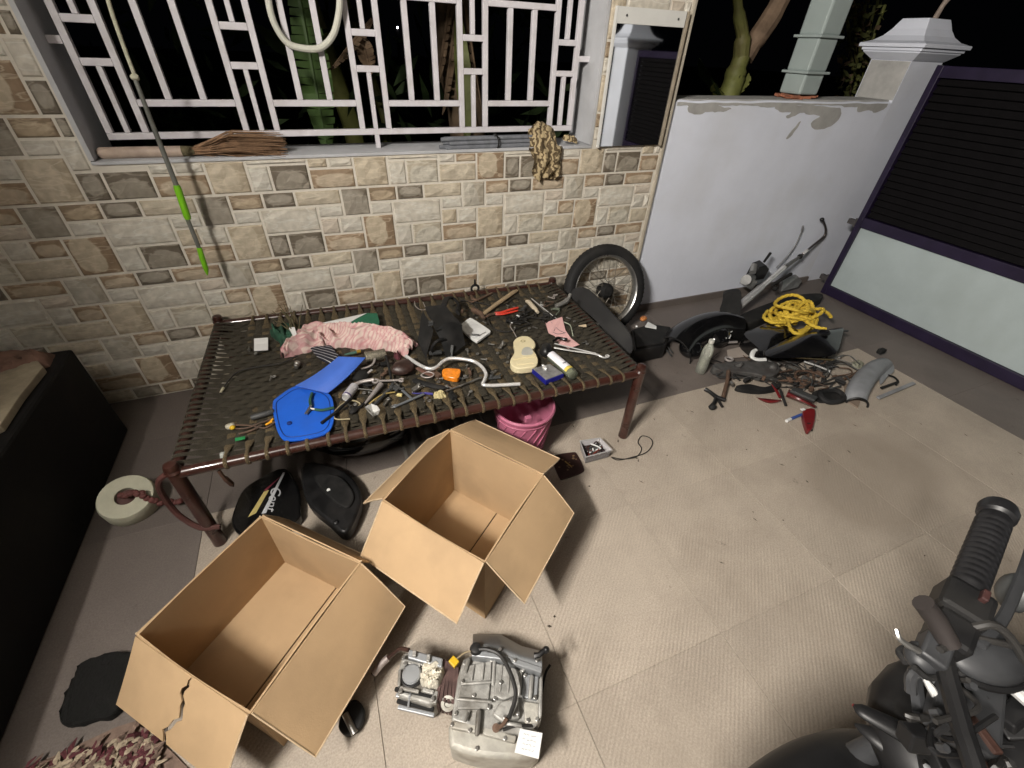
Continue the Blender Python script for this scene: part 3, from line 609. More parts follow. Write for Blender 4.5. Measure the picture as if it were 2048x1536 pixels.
CLEAR = clear_mat('clear_plastic', (0.60, 0.62, 0.58))
def stripe_mat(name, base, stripe, scale, rot=0.0, width=0.6, axis='X'):
    m = bpy.data.materials.new(name); m.use_nodes = True; N = m.node_tree.nodes; L = m.node_tree.links; b = N['Principled BSDF']
    tc = N.new('ShaderNodeTexCoord'); mp = N.new('ShaderNodeMapping'); mp.inputs['Rotation'].default_value = (0, 0, rot); L.new(tc.outputs['Object'], mp.inputs[0])
    w = N.new('ShaderNodeTexWave'); w.bands_direction = axis; w.inputs['Scale'].default_value = scale; w.inputs['Distortion'].default_value = 1.4; w.inputs['Detail'].default_value = 2; L.new(mp.outputs[0], w.inputs['Vector'])
    c = N.new('ShaderNodeValToRGB'); c.color_ramp.elements[0].color = (*base, 1); c.color_ramp.elements[1].color = (*stripe, 1); c.color_ramp.elements[0].position = width; c.color_ramp.elements[1].position = min(1, width+0.14)
    L.new(w.outputs['Fac'], c.inputs[0]); L.new(c.outputs[0], b.inputs['Base Color']); b.inputs['Roughness'].default_value = 0.9; return m

ZC = 0.402
def c_(px, py, h=0.0): return at(px, py, ZC+h)
def on(pts, z): return [at(px, py, z) for px, py in pts]
def slab(name, pts, z, th, m, label, cat, sm=3, loc=None, **k):
    """flat piece: outline on the plane z, th thick downwards"""
    P = spline(on(pts, z), sm, True) if sm else on(pts, z); c = sum(P, Vector())/len(P)
    return solo(name, B().prism(P, (0, 0, -th)), m, label, cat, (c.x, c.y, z-th), **k)
def wire(name, pts, r, m, label, cat, n=6, seg=6, **k):
    P = spline(pts, seg); p0 = min(P, key=lambda q: q.z); return solo(name, B().tube(P, r, n), m, label, cat, (p0.x, p0.y, p0.z-(max(r) if isinstance(r, list) else r)), smooth=True, **k)
def heap(spine, widths, h, nu=40, nv=16, fold=10.0, seed=1.0, base=0.0, folds=0.013, long=False):
    """crumpled cloth lying along a spine"""
    S = spline(spine, 8); n = len(S)-1; b = B()
    def fn(u, v):
        i = min(n-1, int(u*n)); f = u*n-i; p = S[i].lerp(S[i+1], f); t = (S[i+1]-S[i]).normalized(); side = t.cross(V(0, 0, 1)).normalized()
        k = u*(len(widths)-1); q = min(len(widths)-2, int(k)); w = widths[q]+(widths[q+1]-widths[q])*(k-q)
        s = (v-0.5)*2; e = math.sqrt(max(0, 1-s*s)); eu = min(1, u*8, (1-u)*8)**0.5
        nz = noise.noise((u*fold+seed, v*3.0, seed)); n2 = abs(noise.noise((u*fold*0.5+3*v, v*6.0+u*4, seed+9))); n3 = abs(noise.noise((p.x*38+s*5, p.y*38+s*7, seed+4)))
        if long:
            n3 = 1-abs(noise.noise((u*5+seed, s*2.4+1.1*math.sin(u*7)+0.4*math.sin(u*19), seed+4)))*2.2; n2 = 0.35+0.3*noise.noise((u*6, s, seed))
            p = p + side*(0.012*noise.noise((u*9, s*2, seed+7)))
        return p + side*(s*w*(1+0.25*nz)) + V(0, 0, (h*e*eu*(0.45+0.55*n2*1.6) + folds*n3*e - 0.002 + base))
    b.grid(fn, nu, nv, 0.003); return b

# ================================================================== WINDOW SILL AND WALL
w_ = thing('straw_broom', 'brown straw broom with pale handle lying on the window sill', 'broom', aty(380, 305, 0.05))
a, b_ = V(-0.80, 0.052, 1.139), V(-0.515, 0.045, 1.139)
part('handle', B().tube([a, a.lerp(b_, .03), a.lerp(b_, .5), b_], [0.016, 0.0215, 0.0215, 0.0205], 16), mat('broom_handle', (0.46, 0.36, 0.29), 0.55, var=0.25, vscale=9, dirt=(0.30, 0.22, 0.17), dscale=14), w_, smooth=True)
part('binding', B().tube([b_, b_+V(0.045, 0.001, 0)], [0.0205, 0.018], 14), mat('broom_binding', (0.13, 0.11, 0.06), 0.8, var=0.5, vscale=90), w_, smooth=True)
bb = B()
for i in range(330):
    q = random.random(); s0 = b_ + V(0.035, random.uniform(-.012, .012), random.uniform(-.012, .012)); L_ = random.uniform(.26, .37)
    yy, zz = random.gauss(0, .026), random.gauss(0.012, .022); e = s0 + V(L_, yy - 0.005, max(-0.016, zz) if random.random() < .9 else -0.02); mdl = s0.lerp(e, .5) + V(0, yy*.35, zz*.5+.004)
    bb.tube([s0, mdl, e], [0.0020, 0.0018, 0.0008], 4)
part('bristles', bb, mat('straw', (0.25, 0.15, 0.085), 0.8, var=0.45, vscale=35), w_)
rb = thing('rod_bundle', 'bundle of thin grey rods tied with wire on the right of the sill', 'rod bundle', (0.83, 0.06, 1.12))
GR2 = mat('grey_rod', (0.17, 0.18, 0.20), 0.5, var=0.25, vscale=30)
for i, (dy, dz, dl) in enumerate(((-.045, 0, .0), (-.026, .001, -.03), (-.007, 0, .01), (.012, .001, .0), (-.036, .017, .02), (-.017, .018, -.01), (.002, .017, .015), (-.027, .034, -.02), (-.008, .034, .0))):
    part('rod', B().cyl((0.60+dl, 0.055+dy, 1.1265+dz), (1.12+dl*.5, 0.055+dy*.9, 1.1295+dz), 0.0092, 10), GR2, rb, smooth=True)
part('tie', B().tube([(0.865, 0.035+0.048*math.cos(t), 1.1445+0.032*math.sin(t)) for t in [k*math.pi/6 for k in range(12)]], 0.004, 6, closed=True).tube([(0.865, 0.0, 1.168), (0.85, -0.012, 1.185), (0.842, -0.02, 1.176)], 0.003, 5), WIRE, rb, smooth=True)
CAMO = stripe_mat('patterned_cloth', (0.10, 0.07, 0.035), (0.42, 0.33, 0.19), 9, 0.6, 0.40)
for _q in CAMO.node_tree.nodes:
    if _q.type == 'TEX_WAVE': _q.inputs['Distortion'].default_value = 9; _q.inputs['Detail Scale'].default_value = 3.0
def camo(u, v):
    top = aty(1085, 240, 0.05); 
    w0 = 0.062+0.035*math.sin(v*2.9)+0.010*math.sin(v*17)-0.012*v; x = 1.117+0.02*v + (u-0.5)*2*w0
    if v < 0.42: k = v/0.42; y = 0.06-0.068*k; z = 1.215-0.095*k**1.4 + 0.035*math.cos((u-.5)*3.1)-0.02
    else: k = (v-0.42)/0.58; y = -0.012-0.018*math.sin(k*2.6); z = 1.128-0.155*k
    f = 0.5+0.5*math.sin(u*15+2.5*math.sin(v*7)+v*5); g = noise.noise((u*5, v*7, 4))*1.6 + noise.noise((u*13, v*15, 2))*.7
    return V(x+0.010*g, y-0.020*f+0.012*g, z+0.012*noise.noise((u*6, v*6, 8))-0.02*abs(u-.5)*(v > .8))
solo('patterned_cloth', B().grid(camo, 26, 30, 0.003, (0, 1, 0)), CAMO, 'crumpled brown and tan patterned cloth draped over the sill edge', 'cloth', (1.12, 0.05, 1.116), smooth=True, ang=70)
part_c = solo('cloth_scrap', heap([aty(1125, 277, 0.06), aty(1155, 284, 0.03)], [0.02, 0.028, 0.008], 0.03, 12, 8, 6, 5).jitter(.004, 40), CAMO, 'pointed end of tan patterned cloth at the right sill corner', 'cloth', (1.29, 0.05, 1.116), smooth=True)
hp = [(535, -60), (536, -5), (548, 45), (574, 85), (608, 97), (642, 95), (666, 70), (677, 30), (680, -10), (681, -70)]
hs = B().tube(spline([aty(px, py, 0.078) for px, py in hp], 8), 0.0125, 10)
solo('white_hose', hs, mat('cream_hose', (0.60, 0.60, 0.52), 0.45, var=0.08), 'loop of cream hose hung on the window grille', 'hose', aty(610, 97, 0.078), smooth=True)
YP = -0.115
pole = thing('pruning_pole', 'grey pole with two lime green grips hanging in front of the wall', 'pole', aty(413, 547, YP))
def pp(px, py): return aty(px, py, YP)
part('cord', B().tube(spline([pp(200, -60), pp(222, 20), pp(250, 100), pp(270, 152)], 6), 0.0065, 8), mat('cream_rope', (0.45, 0.44, 0.33), 0.8, var=0.2, vscale=60), pole, smooth=True)
part('knot', B().ell(pp(270, 155), (0.014, 0.012, 0.012)).jitter(.004, 60), MATS['cream_rope'], pole, smooth=True)
part('shaft', B().tube([pp(270, 158), pp(310, 262), pp(354, 374)], [0.007, 0.0085, 0.0095], 12), mat('grey_pole', (0.18, 0.185, 0.165), 0.45, 0.3, var=0.25, vscale=12), pole, smooth=True)
LIME = mat('lime_plastic', (0.19, 0.52, 0.015), 0.4, var=0.12, vscale=20)
part('grip', B().tube([pp(353, 370), pp(355, 376), pp(374, 432), pp(376, 438)], [0.011, 0.0135, 0.0135, 0.0115], 14), LIME, pole, smooth=True)
part('shaft', B().tube([pp(374, 436), pp(399, 498)], [0.0085, 0.0085], 12), MATS['grey_pole'], pole, smooth=True)
part('grip', B().tube([pp(398, 495), pp(404, 515), pp(412, 538), pp(415, 550)], [0.010, 0.0115, 0.0105, 0.003], 14), LIME, pole, smooth=True)

# ================================================================== ON THE COT
# --- cloths, bag, flat pieces at the left half
bag = thing('cloth_bag', 'crumpled dark green cloth bag with a bunch of dry twigs, back of the cot', 'bag', c_(578, 672))
part('bag_body', heap([c_(552, 680), c_(575, 672), c_(606, 678)], [0.05, 0.085, 0.05], 0.075, 24, 14, 9, 2.2), mat('green_cloth', (0.018, 0.062, 0.036), 0.85, var=0.5, vscale=22), bag, smooth=True, ang=60)
tw = B()
for i in range(16):
    s0 = c_(588, 660, 0.05) + Vector((random.gauss(0, .012), random.gauss(0, .012), 0)); e = s0 + V(random.gauss(-0.03, .03), random.uniform(0.0, .03), random.uniform(.07, .13)); tw.tube([s0, s0.lerp(e, .5)+V(random.gauss(0, .006), 0, 0), e], [.003, .0025, .0012], 5)
part('twigs', tw, mat('dry_twig', (0.10, 0.085, 0.045), 0.85, var=0.5, vscale=30), bag)
part('paper_tag', B().prism([c_(577, 655, .07), c_(589, 654, .075), c_(594, 670, .07), c_(586, 672, .07)], (0, 0, -.001)), PAPER, bag)
ct = thing('flat_carton', 'long flat green and white carton at the back edge of the cot', 'carton', c_(690, 645))
part('white_face', B().prism([c_(616, 652, .03), c_(660, 642, .035), (c_(733, 626, .035)), c_(706, 640, .035), c_(690, 652, .03), c_(640, 657, .03)], (0, 0, -.02)), PAPER, ct, bev=.001)
part('green_end', B().prism([c_(734, 626, .036), c_(754, 626, .036), c_(759, 643, .03), c_(757, 657, .03), c_(706, 656, .03), c_(692, 652, .031), c_(708, 640, .036)], (0, 0, -.022)), mat('green_card', (0.018, 0.12, 0.065), 0.6, var=0.3, vscale=18), ct, bev=.001)
TOWEL = stripe_mat('pink_towel', (0.64, 0.51, 0.455), (0.55, 0.33, 0.32), 21, 1.25, 0.6)
_n = TOWEL.node_tree; _no = _n.nodes.new('ShaderNodeTexNoise'); _no.inputs['Scale'].default_value = 26; _no.inputs['Detail'].default_value = 4
_cr = _n.nodes.new('ShaderNodeValToRGB'); _cr.color_ramp.elements[0].position = .45; _cr.color_ramp.elements[1].position = .68; _cr.color_ramp.elements[0].color = (0, 0, 0, 1); _cr.color_ramp.elements[1].color = (.75, .75, .75, 1)
_mx = _n.nodes.new('ShaderNodeMix'); _mx.data_type = 'RGBA'; _b = _n.nodes['Principled BSDF']; _src = _b.inputs['Base Color'].links[0].from_socket
_n.links.new(_n.nodes['Texture Coordinate'].outputs['Object'], _no.inputs['Vector']); _n.links.new(_no.outputs['Fac'], _cr.inputs[0]); _n.links.new(_cr.outputs[0], _mx.inputs[0]); _n.links.new(_src, _mx.inputs[6]); _mx.inputs[7].default_value = (.46, .20, .22, 1); _n.links.new(_mx.outputs[2], _b.inputs['Base Color'])
solo('pink_towel', heap([c_(566, 716), c_(598, 698), c_(640, 678), (c_(700, 676)), c_(760, 682), c_(826, 700)], [0.012, 0.04, 0.078, 0.085, 0.075, 0.07, 0.05], 0.058, 150, 44, 12, 3.3, folds=0.042, long=True).jitter(.006, 34, 2.0), TOWEL, 'crumpled pink and cream striped towel lying across the cot', 'towel', c_(700, 690), smooth=True, ang=60)
solo('striped_strap', B().grid(lambda u, v: c_(619+36*u+42*v, 694+32*u-4*v+6*math.sin(u*3), 0.012+0.01*math.sin(u*3.1)), 10, 6, .002), stripe_mat('navy_pinstripe', (0.010, 0.010, 0.020), (0.5, 0.5, 0.52), 17, -0.75, 0.88), 'navy pinstriped fabric strap beneath the pink towel', 'strap', c_(655, 712), smooth=True)
BLUE = mat('blue_plastic', (0.012, 0.115, 0.62), 0.42, var=0.08, vscale=8, dirt=(0.02, 0.07, 0.35), dscale=9, damt=0.4)
bl = thing('plastic_lid', 'bright blue plastic lid with rounded corners at the front of the cot', 'board', c_(605, 830))  # a loose blue plastic lid lying flat on the straps
LP = [(545, 808), (556, 793), (594, 771), (640, 778), (662, 792), (668, 820), (665, 850), (648, 868), (600, 879), (572, 880), (560, 872), (551, 850)]
part('lid_plate', B().prism(spline(on(LP, ZC+0.016), 4, True), (0, 0, -0.008)), BLUE, bl, bev=.002)
LPc = sum(on(LP, ZC+0.018), Vector())/len(LP); gp = [p.lerp(LPc, 0.12) for p in spline(on(LP, ZC+0.0165), 4, True)]
part('rim_groove', B().tube(gp, 0.0016, 5, closed=True), mat('blue_groove', (0.006, 0.025, 0.16), 0.6), bl, smooth=True)
part('boss', B().lathe([(0.009, 0), (0.009, 0.004), (0.006, 0.006)], at(579, 847, ZC+0.016), n=14), MATS['blue_groove'], bl, smooth=True)
def bsheet(u, v):
    A, Bq, Cq, D = (591, 771), (677, 713), (731, 715), (655, 786); bow = 9*math.sin(math.pi*u)
    x = (A[0]+(Bq[0]-A[0])*u)*(1-v)+(D[0]+(Cq[0]-D[0])*u)*v; y = (A[1]+(Bq[1]-A[1])*u)*(1-v)+(D[1]+(Cq[1]-D[1])*u)*v + bow*0.45
    return c_(x, y, 0.022+0.05*u+0.014*math.sin(math.pi*v))
solo('blue_sheet', B().grid(bsheet, 12, 8, .003), mat('pale_blue_sheet', (0.055, 0.145, 0.56), 0.55, var=0.06, vscale=12), 'curved pale blue plastic sheet resting on the blue lid', 'sheet', c_(655, 750), smooth=True)
pr = thing('pliers', 'pair of pliers with dark green handles on the blue lid', 'pliers', at(622, 818, ZC+.017))
GRH = mat('green_handle', (0.022, 0.075, 0.045), 0.45, var=0.25)
hz = ZC+0.026
part('handle', B().tube(spline([at(624, 786, hz), at(620, 800, hz), at(622, 812, hz)], 4), [.006]*9, 8, flat=.8), GRH, pr, smooth=True)
part('handle', B().tube(spline([at(630, 819, hz), at(645, 820, hz), at(668, 815, hz)], 4), [.006]*9, 8, flat=.8), GRH, pr, smooth=True)
part('jaw', B().tube([at(622, 811, hz), at(618, 820, hz), at(609, 828, hz)], [.005, .007, .002], 6).tube([at(631, 819, hz-.002), at(620, 818, hz-.002), at(613, 829, hz-.002)], [.005, .007, .002], 6), STEEL, pr, smooth=True)
wire('tie_rod', [c_(643, 846, .022), c_(672, 824, .018), c_(704, 795, .02)], .006, BLK, 'thin black hollow rod lying across the right edge of the blue lid', 'rod', 10)
# --- left corner oddments
solo('paper_scrap', B().grid(lambda u, v: c_(508+28*u, 677+3*v*v+22*v-2*u, .012+.008*abs(v-.5)), 4, 6, .001), PAPER, 'small folded white paper card on the cot near the back left corner', 'paper', c_(522, 688))
wire('thin_cable', [c_(440, 788, .01), c_(458, 760, .012), c_(480, 742, .012), c_(520, 733, .012), c_(560, 727, .012), c_(596, 712, .014)], .0028, WIRE, 'thin dark cable running from the left cot end to the pink towel', 'cable')
solo('cable_plug', B().tube([c_(441, 785, .012), c_(447, 776, .012)], [.004, .006], 8), mat('cream_plug', (0.42, 0.39, 0.27), 0.6), 'pale plug tip of the thin cable at the left cot end', 'plug', c_(444, 781), smooth=True)
solo('small_socket', B().lathe([(.008, 0), (.011, .004), (.011, .016), (.013, .018), (.013, .034), (.008, .036)], c_(592, 735, .012), c_(597, 722, .012)-c_(592, 735, .012), 12), STEEL, 'little grey socket just below the pink towel tip', 'socket', c_(594, 730), smooth=True)
solo('grey_cylinder', B().lathe([(.009, 0), (.011, .003), (.011, .075), (.009, .078)], c_(502, 836, .013), c_(530, 828, .013)-c_(502, 836, .013), 12), DGREY, 'short dark grey capacitor cylinder left of the blue lid', 'cylinder', c_(515, 832), smooth=True)
il = thing('wire_connector', 'tangle of brown wire with cream and yellow connector near the left front corner', 'connector', c_(480, 855))
part('wires', B().tube(spline([c_(456, 856, .01), c_(490, 857, .012), c_(520, 846, .014), c_(545, 838, .01)], 5), .0032, 6).tube(spline([c_(466, 850, .012), c_(500, 851, .012), c_(530, 856, .008), c_(552, 842, .012)], 5), .003, 6).tube(spline([c_(478, 868, .008), c_(500, 862, .01), c_(524, 850, .012)], 5), .004, 6), RUST, il, smooth=True)
part('housing', B().ell(c_(461, 852, .012), (.017, .014, .011)).jitter(.005, 50), mat('cream_plastic_b', (0.45, 0.42, 0.33), .5), il, smooth=True)
part('lens', B().ell(c_(465, 855, .017), (.010, .009, .008)), mat('yellow_plastic', (0.66, 0.42, 0.02), .4), il, smooth=True)
part('plug', B().tube([c_(531, 850, .012), c_(544, 843, .014)], [.004, .005], 8).tube([c_(540, 845, .014), c_(546, 838, .016)], [.0045, .004], 8), mat('orange_plug', (0.72, 0.33, 0.02), .45), il, smooth=True)
solo('green_tab', B().grid(lambda u, v: c_(470+20*u, 876+6*v-4*u, .014+.004*math.sin(u*3)), 4, 3, .0015), mat('green_tab', (0.02, 0.22, 0.07), .5), 'small bright green plastic tab on the front left straps', 'tab', c_(480, 877))
solo('clear_wrapper', heap([c_(440, 912), c_(460, 908)], [.012, .02, .01], .014, 10, 6, 5, 7), CLEAR, 'crumpled clear wrapper at the front left corner of the cot', 'wrapper', c_(450, 910), smooth=True)
# --- tools in the middle
solo('mesh_filter', B().lathe([(.026, 0), (.0275, .002), (.0275, .010), (.025, .011), (.025, .085), (.023, .088)], c_(731, 716, .027), c_(778, 706, .027)-c_(731, 716, .027), 22), mat('mesh_metal', (0.28, 0.255, 0.20), .45, .7, var=.5, vscale=160, bump=.9, bscale=300), 'cylindrical wire mesh filter half under the pink towel', 'filter', c_(752, 712), smooth=True)
solo('yellow_handle_tool', B().tube([c_(689, 709, .014), c_(706, 706, .016), c_(714, 704, .016)], [.003, .007, .006], 8), mat('teal_handle', (.06, .13, .10), .5), 'short dark green handled tool beside the wire mesh filter', 'tool', c_(702, 707), smooth=True)
solo('yellow_ferrule', B().tube([c_(713, 704, .016), c_(721, 702, .016)], [.0085, .008], 10), mat('brass_yellow', (.42, .26, .04), .4, .5), 'yellow ferrule next to the wire mesh filter', 'ferrule', c_(717, 703), smooth=True)
rg = thing('regulator', 'dark lumpy regulator part with steel bracket in front of the wire mesh filter', 'engine part', c_(735, 745))
part('body', B().ell(c_(720, 752, .018), (.035, .028, .02)).jitter(.012, 25), BLKM, rg, smooth=True)
part('bracket', B().tube(spline([c_(722, 738, .025), c_(738, 733, .028), c_(747, 726, .03), c_(750, 715, .03)], 4), .0055, 6, flat=.5).tube([c_(735, 747, .02), c_(742, 741, .025)], .005, 6), PALEM, rg, smooth=True)
part('bolt', B().cyl(c_(740, 743, .02), c_(743, 740, .032), .005, 8), CHROME, rg, smooth=True)
lh = thing('leather_housing', 'dark brown housing with a metal ring next to the towel end', 'engine part', c_(808, 735))
DBR = mat('dark_brown_cover', (0.035, 0.018, 0.014), .4, var=.4, vscale=20)
part('body', B().ell(c_(808, 735, .025), (.055, .042, .027), Matrix.Rotation(.3, 3, 'Z')).jitter(.010, 22), DBR, lh, smooth=True)
part('tongue', B().tube(spline([c_(835, 735, .02), c_(850, 744, .016), c_(868, 752, .014)], 4), [.012]*9, 8, flat=.3), mat('brown_strap', (.11, .055, .04), .6), lh, smooth=True)
part('ring', B().tube(spline([c_(842, 750, .014), c_(850, 755, .014), c_(862, 754, .016), c_(868, 748, .018), c_(856, 744, .018)], 5, True), .0028, 6, closed=True), PALEM, lh, smooth=True)
part('fold', heap([c_(790, 716), c_(800, 712)], [.012, .02, .012], .03, 10, 8, 6, 2), mat('maroon_cloth', (.11, .03, .04), .8, var=.4, vscale=40), lh, smooth=True)
wire('black_bar', [c_(772, 712, .03), c_(778, 735, .03), c_(782, 757, .016)], .0055, BLKM, 'black flat bar standing upright between filter and brown housing', 'bar', 8)
hb = [(812, 712, .05), (836, 728, .045), (856, 737, .04), (872, 735, .04), (886, 723, .045), (900, 717, .05), (925, 718, .05), (948, 723, .045), (964, 734, .04), (972, 748, .03), (969, 760, .022), (966, 769, .018), (980, 771, .016), (1006, 770, .016), (1040, 768, .016)]
solo('crash_bar', B().tube(spline([c_(x, y, h) for x, y, h in hb], 6), .0078, 12), CHROME, 'bent chrome bar curving across the middle of the cot', 'bar', c_(1000, 770), smooth=True)
ind = thing('indicator_lens', 'orange indicator lens beside the bent chrome bar', 'indicator', c_(902, 747))
part('lens', B().prism(spline([c_(884, 742, .03), c_(890, 736, .032), c_(918, 737, .03), c_(921, 744, .028), c_(914, 756, .026), c_(888, 751, .028)], 3, True), (0, 0, -.024)), AMBER, ind, smooth=True, bev=.004)
part('stem', B().cyl(c_(912, 753, .016), c_(922, 757, .012), .005, 8), BLK, ind, smooth=True)
def spanner(name, A, Bq, r0, r1, h, label):
    t = thing(name, label, 'spanner', c_((A[0]+Bq[0])/2, (A[1]+Bq[1])/2)); a, b = c_(*A, h), c_(*Bq, h); d = (b-a).normalized(); s = d.cross(V(0, 0, 1))
    part('shank', B().bar(a+d*r0*.9, b-d*r1*.9, .009, .005), PALEM, t, bev=.0015)
    part('ring_end', B().tube([a + d*(math.cos(q)*r0)+s*(math.sin(q)*r0) for q in [k*math.pi/8 for k in range(16)]], .0048, 6, closed=True, flat=.8), PALEM, t, smooth=True)
    part('open_end', B().tube([b + d*(math.cos(q)*r1)+s*(math.sin(q)*r1) for q in [.7+k*(2*math.pi-1.4)/10 for k in range(11)]], .005, 6, flat=.8), PALEM, t, smooth=True); return t
spanner('spanner', (751, 762), (803, 760), .011, .009, .024, 'steel ring spanner lying above the white can')
can = thing('spray_can', 'small white and silver can in front of the blue sheet', 'can', c_(698, 786))
a, b_ = c_(692, 795, .019), c_(709, 773, .019)
part('body', B().lathe([(.017, 0), (.0185, .002), (.0185, (b_-a).length), (.016, (b_-a).length+.003)], a, b_-a, 18), mat('can_white', (.55, .54, .56), .35, .3, var=.1), can, smooth=True)
part('band', B().lathe([(.0188, .006), (.0188, .012)], a, b_-a, 18, close=False), mat('can_band', (.05, .03, .13), .4), can)
part('base_ring', B().lathe([(.0165, -.004), (.0175, 0), (.012, -.001), (.0, -.0012)], a, b_-a, 18, close=False), CHROME, can, smooth=True)
wire('bent_pipe', [c_(704, 772, .022), c_(722, 764, .024), c_(748, 759, .026)], .0075, PALEM, 'bent pale metal pipe between the white can and the spanner', 'pipe', 10)
solo('plug_wrench', B().tube([c_(730, 807, .014), c_(745, 790, .016), c_(758, 774, .018), c_(762, 769, .018)], [.004, .0085, .011, .0125], 12), PALEM, 'flared pale metal plug wrench right of the white can', 'wrench', c_(746, 790), smooth=True)
wire('steel_pin', [c_(713, 777, .016), c_(756, 782, .016)], .0025, STEEL, 'thin straight steel pin right of the white can', 'pin', 6)
wire('looped_wire', [c_(700, 838, .012), c_(672, 838, .012), c_(668, 826, .014), c_(684, 808, .012), (c_(705, 801, .012)), c_(719, 806, .014), c_(718, 812, .012), c_(708, 820, .012)], .0028, mat('tan_wire', (.36, .31, .19), .6), 'tan looped wire next to the right edge of the blue lid', 'wire')
solo('black_clip', B().ell(c_(708, 820, .012), (.022, .014, .01), Matrix.Rotation(.7, 3, 'Z')).tube([c_(704, 820, .012), c_(722, 812, .014), c_(730, 804, .014)], .005, 6).jitter(.003, 40), BLKM, 'dark crocodile clip in front of the white can', 'clip', c_(712, 818), smooth=True)
def cup(u0): pass
cupb = B(); q0 = on(((729, 814), (742, 807), (755, 812), (760, 820), (744, 827)), ZC+.03); cc = sum(q0, Vector())/5
cupb.add(q0 + [p.lerp(cc, .35)+V(0, 0, -.026) for p in q0], [(i, (i+1) % 5, 5+(i+1) % 5, 5+i) for i in range(5)] + [(9, 8, 7, 6, 5)])
solo('clear_cup', cupb, clear_mat('frosted_clear', (.62, .62, .6), .25, .55), 'small square clear plastic cup near the front rail', 'cup', c_(744, 820))
wire('rubber_hose_piece', [c_(746, 812, .014), c_(758, 800, .014), c_(770, 787, .016), c_(785, 774, .016)], .006, DGREY, 'short dark rubber tube right of the clear cup', 'tube', 8)
wire('yellow_lead', [c_(738, 808, .012), c_(752, 797, .02), c_(768, 788, .018), c_(790, 784, .012)], .003, mat('mustard_wire', (.40, .30, .10), .6), 'mustard coloured lead running behind the clear cup', 'wire')
solo('yellow_plug', B().box(c_(799, 790, .012), (.022, .012, .010), Matrix.Rotation(-.5, 3, 'Z')), mat('pale_yellow_plug', (.66, .56, .25), .5), 'pale yellow plug at the end of the mustard lead', 'plug', c_(799, 790), bev=.002)
tb_ = thing('steel_bracket', 'grey three-armed steel bracket near the front rail', 'bracket', c_(818, 800))
GB = mat('grey_bracket', (.20, .22, .24), .45, .5, var=.2)
part('arm', B().bar(c_(788, 814, .012), c_(848, 788, .012), .010, .006), GB, tb_, bev=.0015)
part('arm', B().bar(c_(804, 780, .014), c_(824, 798, .014), .010, .005), GB, tb_, bev=.0015)
part('eye', B().tube([c_(790, 812, .013)+V(.007*math.cos(k), .007*math.sin(k), 0) for k in [i*math.pi/6 for i in range(12)]], .003, 6, closed=True), GB, tb_, smooth=True)
solo('crumpled_wrapper', heap([c_(867, 795), c_(878, 792), (c_(890, 790))], [.012, .02, .012], .03, 12, 10, 6, 3.1).jitter(.006, 70), mat('cream_wrapper', (.58, .50, .27), .7, var=.2, vscale=40), 'crumpled cream yellow wrapper near the front rail', 'wrapper', c_(878, 793), smooth=True)
wire('blue_connector', [c_(824, 786, .01), c_(836, 787, .012), c_(848, 786, .01), c_(866, 788, .01)], [.0028]*13 + [.005]*6, mat('violet_wire', (.05, .045, .22), .5), 'short violet connector lead above the grey bracket', 'wire')
solo('rubber_boot', B().tube(spline([c_(826, 760, .012), c_(845, 766, .014), c_(870, 773, .014), c_(896, 776, .01)], 5), [.006]+[.013]*13+[.005, .003], 10, flat=.7), BLKM, 'long black rubber boot below the orange indicator lens', 'rubber part', c_(860, 770), smooth=True)
wire('grey_rod', [c_(892, 782, .012), c_(930, 768, .014), c_(964, 754, .018)], .004, STEEL, 'thin grey rod pointing to the bent chrome bar', 'rod', 8)
# --- headlight cowl
cowl = thing('headlight_cowl', 'dusty black headlight cowl standing in the middle of the cot', 'cowl', c_(880, 680))
def quad(a, b, c, d, n=6): return lambda u, v: (a.lerp(b, u)).lerp(d.lerp(c, u), v)
k1 = [c_(849, 614, .10), c_(889, 609, .13), c_(924, 650, .11), c_(871, 660, .13)]
part('top_plate', B().grid(quad(*k1), 5, 5, .004).jitter(.004, 14), BLKM, cowl, smooth=True)
k2 = [c_(836, 678, .05), c_(845, 617, .10), c_(866, 660, .12), c_(852, 716, .02)]
part('side_wing', B().grid(quad(*k2), 5, 5, .004).jitter(.005, 14), BLKM, cowl, smooth=True)
k3 = [c_(872, 661, .12), c_(924, 651, .11), c_(930, 690, .03), c_(894, 716, .02)]
part('front_shell', B().grid(lambda u, v: quad(*k3)(u, v)+V(0, 0, .03*math.sin(math.pi*u)*(1-v)), 6, 6, .004, (0, .6, -.6)).jitter(.006, 16), BLKM, cowl, smooth=True)
part('lamp_ring', B().tube([c_(880, 694, .05)+V(.045*math.cos(q)*.9, .012*math.cos(q)-.01*math.sin(q), .045*math.sin(q)) for q in [i*math.pi/9 for i in range(18)]], .007, 8, closed=True), BLK, cowl, smooth=True)
part('clip', B().box(c_(862, 645, .125), (.02, .02, .012)).box(c_(862, 650, .12), (.026, .01, .006)), DGREY, cowl, bev=.002)
part('strut', B().bar(c_(905, 690, .06), c_(902, 714, .01), .014, .008).bar(c_(858, 706, .03), c_(884, 704, .03), .02, .012).bar(c_(886, 690, .05), c_(905, 664, .09), .012, .01), DGREY, cowl, bev=.002)
part('neck', B().tube(spline([c_(888, 610, .12), c_(893, 598, .11), c_(905, 596, .09), c_(918, 610, .07), c_(915, 625, .08)], 4), [.016]*17, 8, flat=.5), BLKM, cowl, smooth=True)
wire('thin_wire_loop', [c_(829, 603, .05), c_(831, 612, .05), c_(840, 619, .06), c_(851, 618, .09), c_(846, 604, .07)], .0018, PALEM, 'fine loop of silver wire above the black cowl', 'wire')
